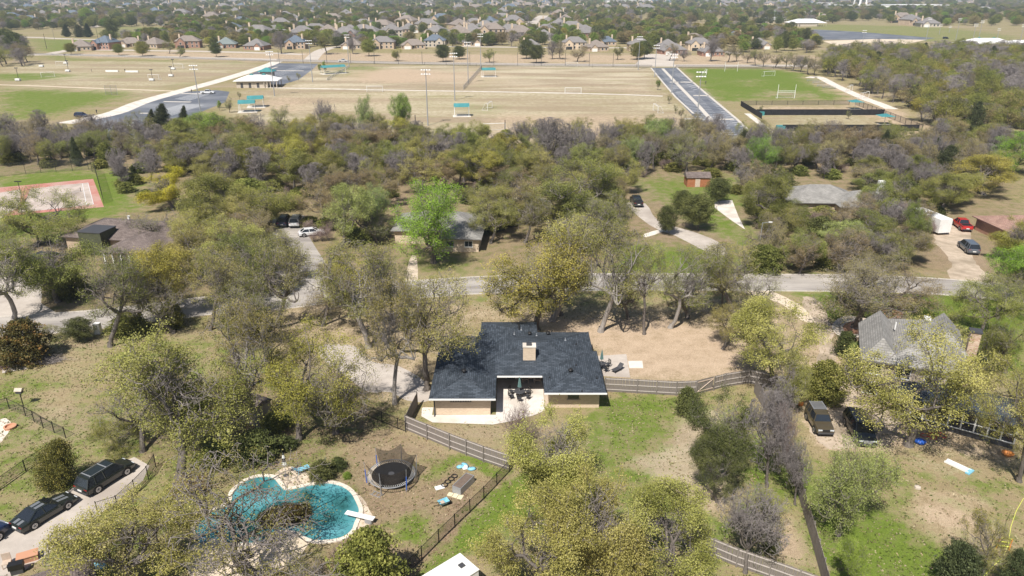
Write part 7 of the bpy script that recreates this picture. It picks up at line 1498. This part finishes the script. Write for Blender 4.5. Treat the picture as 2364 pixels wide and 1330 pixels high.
# ------------------------------------------------------------------ suburb houses
M['roof_grey'] = noisy('grey_roof', (0.175,0.16,0.155), (0.235,0.22,0.21), .8, .95); M['roof_slate'] = noisy('slate_blue_roof', (0.10,0.125,0.155), (0.15,0.175,0.21), .8, .95); M['roof_brown'] = noisy('brown_grey_roof', (0.20,0.165,0.14), (0.27,0.23,0.20), .8, .95); M['roof_green'] = noisy('green_grey_roof', (0.16,0.19,0.185), (0.22,0.25,0.24), .8, .95)
ROOFS = ['roof_grey','roof_brown','roof_slate','roof_grey','roof_green']; WALLS = ['red_brick','tan_brick','cream_brick','stone','multi_brick']
def suburb_house(i):
    """gabled and hipped two-storey house, front towards the camera (-y); meshes shared by every copy"""
    rg = random.Random(i*7+1); w = rg.uniform(15, 19); d = rg.uniform(12, 15); h = 5.4 if i % 2 == 0 else 3.2; t = empty('brick_house'); P = .62
    wl_ = MB().box(-w/2,w/2,-d/2,d/2,0,h); gx = rg.choice((-1,1))*w*.24; gw = w*.36
    wl_.box(gx-gw/2, gx+gw/2, -d/2-2.6, -d/2+.0, 0, h-.7); b = len(wl_.v); zt = h-.7; zp = zt+gw/2*.9
    wl_.v += [(gx-gw/2,-d/2-2.6,zt),(gx+gw/2,-d/2-2.6,zt),(gx,-d/2-2.6,zp)]; wl_.f.append((b,b+1,b+2)); wl_.m.append(0)
    wl_.build('wall', M['tan_brick'], t)
    r = MB().hip(-w/2-.5,w/2+.5,-d/2-.5,d/2+.5,h+.01,P,.2); b = len(r.v); e = gw/2+.4; zz = zt-.36
    r.v += [(gx-e,-d/2-2.9,zz),(gx,-d/2-2.9,zp+.04),(gx+e,-d/2-2.9,zz),(gx-e,-d/2+2.4,zz),(gx,-d/2+4.2,zp+.04),(gx+e,-d/2+2.4,zz)]; r.f += [(b,b+1,b+4,b+3),(b+1,b+2,b+5,b+4)]; r.m += [0,0]
    if i % 3 == 0: r.hip(-w*.5,w*.1,-d*.62,d*.2,h-.3,.7,.15)
    r.build('roof', M['roof_grey'], t)
    cx = rg.choice((-1,1))*w*.33; MB().box(cx-.6,cx+.6,-1,.2,h-.5,h+d*.22+2.6).build('chimney', M['cream_brick'], t)
    g = MB().box(gx-gw*.36, gx+gw*.36, -d/2-2.66, -d/2-2.605, .05, 2.3).build('garage_door' if i % 2 else 'front_window', M['white' if i % 2 else 'glass'], t)
    ws = MB().box(-.65,.65,-.05,-.0,0,1.5).mesh('window', M['glass']); fm = MB().box(-.75,-.65,-.08,0,-.1,1.6).box(.65,.75,-.08,0,-.1,1.6).box(-.65,.65,-.08,0,1.5,1.6).box(-.65,.65,-.08,0,-.1,0).mesh('frame', M['white'])
    for x in (-w*.38,-w*.2,0,w*.2,w*.38):
        if abs(x-gx) < gw/2+.8: continue
        for z in ((.9, 3.4) if h > 5 else (.9,)):
            o = link('window', ws, t, (x, -d/2-.003, z)); link('frame', fm, o)
    if h > 5:
        o = link('window', ws, t, (gx, -d/2-2.603, 2.9)); link('frame', fm, o)
    return t
PROTOS_H = [suburb_house(i) for i in range(6)]
def joined(t):
    """the same house as one mesh for places where its parts no longer show"""
    dg = [];
    V = []; F = []; Mi = []; mats = []
    def rec(o, mtx):
        m = mtx @ Matrix.LocRotScale(o.location, o.rotation_euler, o.scale)
        if o.data:
            k0 = len(V); V.extend([tuple(m @ v.co) for v in o.data.vertices]); mm = o.data.materials[0]
            if mm not in mats: mats.append(mm)
            for p in o.data.polygons: F.append(tuple(k0+i for i in p.vertices)); Mi.append(mats.index(mm))
        for c in o.children: rec(c, m)
    bpy.context.view_layer.update()
    for c in t.children: rec(c, Matrix())
    me = bpy.data.meshes.new('brick_house'); me.from_pydata(V, [], F)
    for m in mats: me.materials.append(m)
    me.polygons.foreach_set('material_index', Mi); me.update(); return me, [m.name for m in mats]
JH = [joined(t) for t in PROTOS_H]
used = set()
RN = dict(roof_grey='grey', roof_slate='slate blue', roof_brown='brown grey', roof_green='green grey'); WN = dict(red_brick='red brick', tan_brick='tan brick', cream_brick='cream brick', stone='stone', multi_brick='mixed brick')
def put_house(px, py, i, rz, roof, wall, label, group=None, s=1.0, full=True):
    B = G(px, py); t = PROTOS_H[i]
    if full:
        if i not in used: used.add(i); o = t
        else: o = copy_tree(t)
        for c in o.children:
            if c.name.startswith('roof'): slotmat(c, 0, M[roof])
            elif c.name.startswith('wall'): slotmat(c, 0, M[wall])
        o.rotation_euler = (0,0,rz)
    else:
        me, mn = JH[i]; o = link('brick_house', me, None, None, rz)
        for k, n_ in enumerate(mn):
            if n_.startswith('grey_roof'): slotmat(o, k, M[roof])
            elif n_.startswith('tan_brick'): slotmat(o, k, M[wall])
    o.location = (B.x, B.y, 0); o.scale = (s,s,s); tag(o, label, 'house', group)
FR = [(248,113,0,-.2,'roof_slate','red_brick','white gabled house at the left end of front row'),(190,116,1,.3,'roof_brown','tan_brick','low brown shed like house left of the white gabled one'),(305,108,3,.1,'roof_brown','tan_brick','brown house behind a bare purple tree in the front row'),(360,110,1,-.3,'roof_brown','tan_brick','brown roofed house left of the big red brick house'),
 (437,110,2,.2,'roof_brown','red_brick','tall red brick house with steep gable in front row'),(402,84,0,0,'roof_grey','tan_brick','grey roofed house behind the brown front row houses'),(524,110,1,.2,'roof_green','red_brick','green roofed house with red brick gable'),(595,114,5,-.1,'roof_grey','red_brick','red brick house with pale chimney left of the junction'),(494,92,3,0,'roof_brown','red_brick','white topped house behind the green roofed house'),
 (685,112,0,.1,'roof_slate','multi_brick','house with stone arch and blue grey roof left of the junction road'),(563,90,4,.2,'roof_grey','cream_brick','grey house behind pale chimney house'),(632,80,2,0,'roof_grey','cream_brick','white walled small house left of yellow tree'),
 (815,112,1,.0,'roof_brown','tan_brick','low house right of the junction behind dark round trees'),(885,112,2,.0,'roof_grey','tan_brick','grey house with row of dormer windows'),(955,112,3,.1,'roof_brown','tan_brick','low brown roofed house with small porch'),(1005,108,4,.0,'roof_slate','stone','blue roofed stone house behind twin bare trees'),
 (1035,100,0,.0,'roof_slate','stone','blue grey roofed house with tall chimney'),(1090,105,5,.1,'roof_grey','tan_brick','small grey house behind the centre floodlight'),(1225,115,1,0,'roof_grey','tan_brick','grey gabled house left of the blue green round tree'),(1255,95,0,.2,'roof_grey','stone','stone house with chimney below the grey cul de sac'),(1325,113,2,0,'roof_grey','cream_brick','tall cream house with arched window'),
 (1375,117,1,.2,'roof_brown','tan_brick','gabled tan house with two columns'),(1395,104,3,0,'roof_slate','tan_brick','slate roofed house behind the gabled tan house'),(1475,118,4,0,'roof_grey','tan_brick','broad grey hipped house with white chimney'),(1540,115,1,0,'roof_grey','tan_brick','grey house with white chimney left of the road end'),(1550,124,3,.1,'roof_grey','red_brick','low brown roofed house at the road end'),
 (1612,116,2,0,'roof_grey','cream_brick','large cream house with tall white chimney'),(1600,104,4,.3,'roof_brown','tan_brick','olive roofed house behind the large cream house'),(1692,100,0,0,'roof_slate','red_brick','tall narrow red brick house in the trees'),(1750,112,5,0,'roof_grey','tan_brick','wide grey roofed house deep in the trees'),(1640,128,1,0,'roof_grey','red_brick','low house with red fence right of large cream house')]
for a in FR: put_house(*a[:7], s=.95)
# the dense rows behind
ROWS = []
rg = random.Random(12)
spots = [(1060,94),(1010,82),(985,70),(975,58),(940,62),(945,75),(905,85),(860,90),(885,72),(840,80),(800,96),(810,84),(760,92),(790,72),(730,84),(840,62),(885,50),(935,48),(990,46),(1040,42),(1020,54),(1095,60),(1120,74),(1090,82),(1060,70),(1130,58),(1160,50),(1150,66),(1185,62),(1200,44),(1160,36),(1110,40),(1135,84),(1180,80),(1200,92),(1265,58),(1290,70),(1305,52),(1320,78),(1340,64),(1260,84),(1350,86),(1290,44),(1330,42),
 (30,48),(70,52),(50,38),(100,40),(130,46),(20,30),(170,40),(210,34),(280,30),(330,28),(360,36),(300,40),(420,40),(455,34),(490,50),(520,44),(545,38),(480,62),(560,60),(620,62),(650,70),(700,66),(680,56),(740,60),(770,52),(600,48),(660,44),(720,40),(800,44),(540,78),(600,92),(650,94),(700,92),
 (1900,48),(2100,58),(2140,62),(2080,52),(1300,30),(1400,26),(1460,30)]
for i, (x, y) in enumerate(spots):
    rf_ = rg.choice(['roof_grey','roof_grey','roof_grey','roof_brown','roof_slate']); wl_ = rg.choice(WALLS)
    reg = 'in the dense central rows' if 780 < x < 1220 else 'around the pale cul de sac' if 1220 <= x < 1500 else 'in the far left district' if x < 400 else 'in the rows left of centre' if x <= 780 else 'beyond the far green'
    put_house(x, y, i % 6, rg.uniform(-.5,.5), rf_, wl_, f"{RN[rf_]} roofed {WN[wl_]} house {reg}", 'suburb houses behind the front row', s=rg.uniform(1.15,1.4), full=False)
for k in range(130):
    x = rg.uniform(-40, 2400); y = rg.choice([rg.uniform(5, 13), rg.uniform(10, 28)])
    if 1850 < x and y > 14: continue
    rf_ = rg.choice(['roof_grey','roof_grey','roof_brown','roof_slate']); put_house(x, y, k % 6, rg.uniform(-.7,.7), rf_, 'cream_brick', f"tiny {RN[rf_]} roofed house in the hazy distance", 'houses in the hazy distance', s=1.5, full=False)
for t in [PROTOS_H[i] for i in range(6) if i not in used]:
    for c in list(t.children): bpy.data.objects.remove(c)
    bpy.data.objects.remove(t)
# white industrial halls and the water tower legs
def hall(px, py, w, d, h, label, rz=0, m='offwhite'):
    t = thing('industrial_hall', label, 'hall', tuple(G(px, py)), rz); MB().box(-w/2,w/2,-d/2,d/2,0,h).build('wall', M[m], t); MB().box(-w/2-.5,w/2+.5,-d/2-.5,d/2+.5,h+.005,h+.5).build('roof', M['offwhite'], t)
    for i in range(int(w/16)): MB().box(-w/2+5+i*16,-w/2+10+i*16,-d/2-.08,-d/2-.02,0.05,4).build('door', M['lightblue'], t)
hall(1990,22,150,60,9,'long white industrial hall behind the water tower legs'); hall(2110,22,120,60,10,'long white industrial hall right of the water tower'); hall(2200,25,130,50,7,'low white hall with dark roof at far right'); hall(1440,9,110,60,9,'white block in the distance left of the tower'); hall(1480,7,90,50,12,'taller white block in the distance'); hall(1900,13,60,30,7,'small white building in the distance left of the tower')
wt = thing('water_tower', 'white water tower legs rising past the top edge', 'water tower', tuple(G(1984,21)))
for k in range(6): a = k*math.pi/3; MB().tube((16*math.cos(a),16*math.sin(a),0),(11*math.cos(a),11*math.sin(a),40),.9,n=8).build('leg', M['white'], wt)
MB().tube((0,0,0),(0,0,40),1.8,n=10).build('riser', M['white'], wt); MB().lathe([(2,39),(11,40),(14,43),(14,46),(10,48.5),(1,49)], n=20).build('tank', M['white'], wt)

und = rand_in([[(-60,335),(1200,345),(1560,350),(2300,360),(2300,420),(1560,415),(1100,450),(760,480),(430,480),(-60,400)], [(1700,440),(2150,440),(2190,620),(1730,620)], [(700,450),(1420,450),(1420,560),(700,560)]], 420, 41, keep=KEEP[:3]+KEEP[3:])
deal(und, [(3,'undergrowth',PROTO['shrub'][0],'oak_olive',(.42,.22)),(2,'undergrowth',PROTO['shrub'][1],'dark_green',(.4,.2)),(3,'undergrowth',PROTO['barebush'][0],'twig_rose',(.4,.25))], 9)
# tufts of grass and fallen leaves that nobody could count
def litter(name, n, x0, x1, y0, y1, ch, thr, size, up, cols, seed, lift=.02):
    rs = np.random.RandomState(seed); X = rs.uniform(x0, x1, n*3); Y = rs.uniform(y0, y1, n*3); C = cover(X, Y)
    if ch is None: k = rs.rand(n*3) < .5
    else: k = rs.rand(n*3)*1.2 < C[:, ch]+thr
    for K in PAVED: k &= ~inpoly(X, Y, K)
    # gather into loose clusters
    k &= smooth_noise(X, Y, 1.3, seed)+rs.rand(n*3)*.5 > .62
    X, Y = X[k][:n], Y[k][:n]; m = len(X); c = np.stack([X, Y, np.full(m, lift)], 1)
    V, Q, v = leaf_cloud(c, rs.rand(m), 4, np.array([.09,.09,.01]) if not up else .05, size, rs, up=.6 if not up else -.0)
    if not up: V[:, 2] = np.clip(V[:, 2], .006, .06)
    else: V[:, 2] = np.abs(V[:, 2])+.005
    tag(link(name, np_mesh(name, V, Q, [leafmat(name+'_tone', cols, .15, 0, 0)], attr=v)), kind='stuff')
PAVED = [wp((1260,790),(1240,745),(1400,735),(1660,745),(1720,850),(1640,880),(1400,880),(1380,790)), [(-8.6,66),(10,66),(10,86),(-8.6,86)], outer, wp((40,1330),(-40,1330),(-60,1240),(0,1232),(40,1205),(130,1150),(185,1115),(255,1078),(310,1055),(345,1075),(330,1110),(260,1165),(180,1235),(80,1300)), wp((735,800),(770,795),(985,885),(990,930),(900,905),(800,880)), wp((1375,820),(1490,820),(1490,875),(1375,875)),
         wp((-400,690),(500,670),(700,650),(2364,640),(2500,700),(1600,685),(700,700),(0,790),(-400,800)), wp((180,1440),(180,1240),(400,1220),(720,1230),(720,1400))]
litter('grass_tufts', 26000, -62, 62, 38, 108, 0, .12, .075, True, [(0.06,0.085,0.018),(0.13,0.165,0.035),(0.24,0.26,0.08)], 51)
litter('dry_grass', 24000, -62, 62, 38, 108, None, 0, .07, True, [(0.20,0.16,0.09),(0.34,0.28,0.17),(0.50,0.42,0.27)], 52)
litter('leaf_litter', 22000, -62, 62, 38, 100, 2, .10, .07, False, [(0.10,0.065,0.04),(0.26,0.17,0.10),(0.46,0.34,0.22)], 53)

# where several of a kind share their words, say which one by its order across the view
def pxof(o):
    v = o.location; return 1182+PF*v.x/max(1, depth(v.y, 0))
by = {}
for o in col.objects:
    if o.parent is None and o.get('category') and o.get('label'): by.setdefault(o['label'], []).append(o)
ORD = lambda n: {1:'first',2:'second',3:'third',4:'fourth',5:'fifth',6:'sixth',7:'seventh',8:'eighth',9:'ninth',10:'tenth'}.get(n, str(n)+('th' if 10 < n % 100 < 14 else {1:'st',2:'nd',3:'rd'}.get(n % 10, 'th')))
for l, os_ in by.items():
    if len(os_) > 1 and len(os_) <= 90:
        l2 = l.replace(', one of a long row', '')
        for i, o in enumerate(sorted(os_, key=pxof)): o['label'] = l2+', '+ORD(i+1)+' from left'
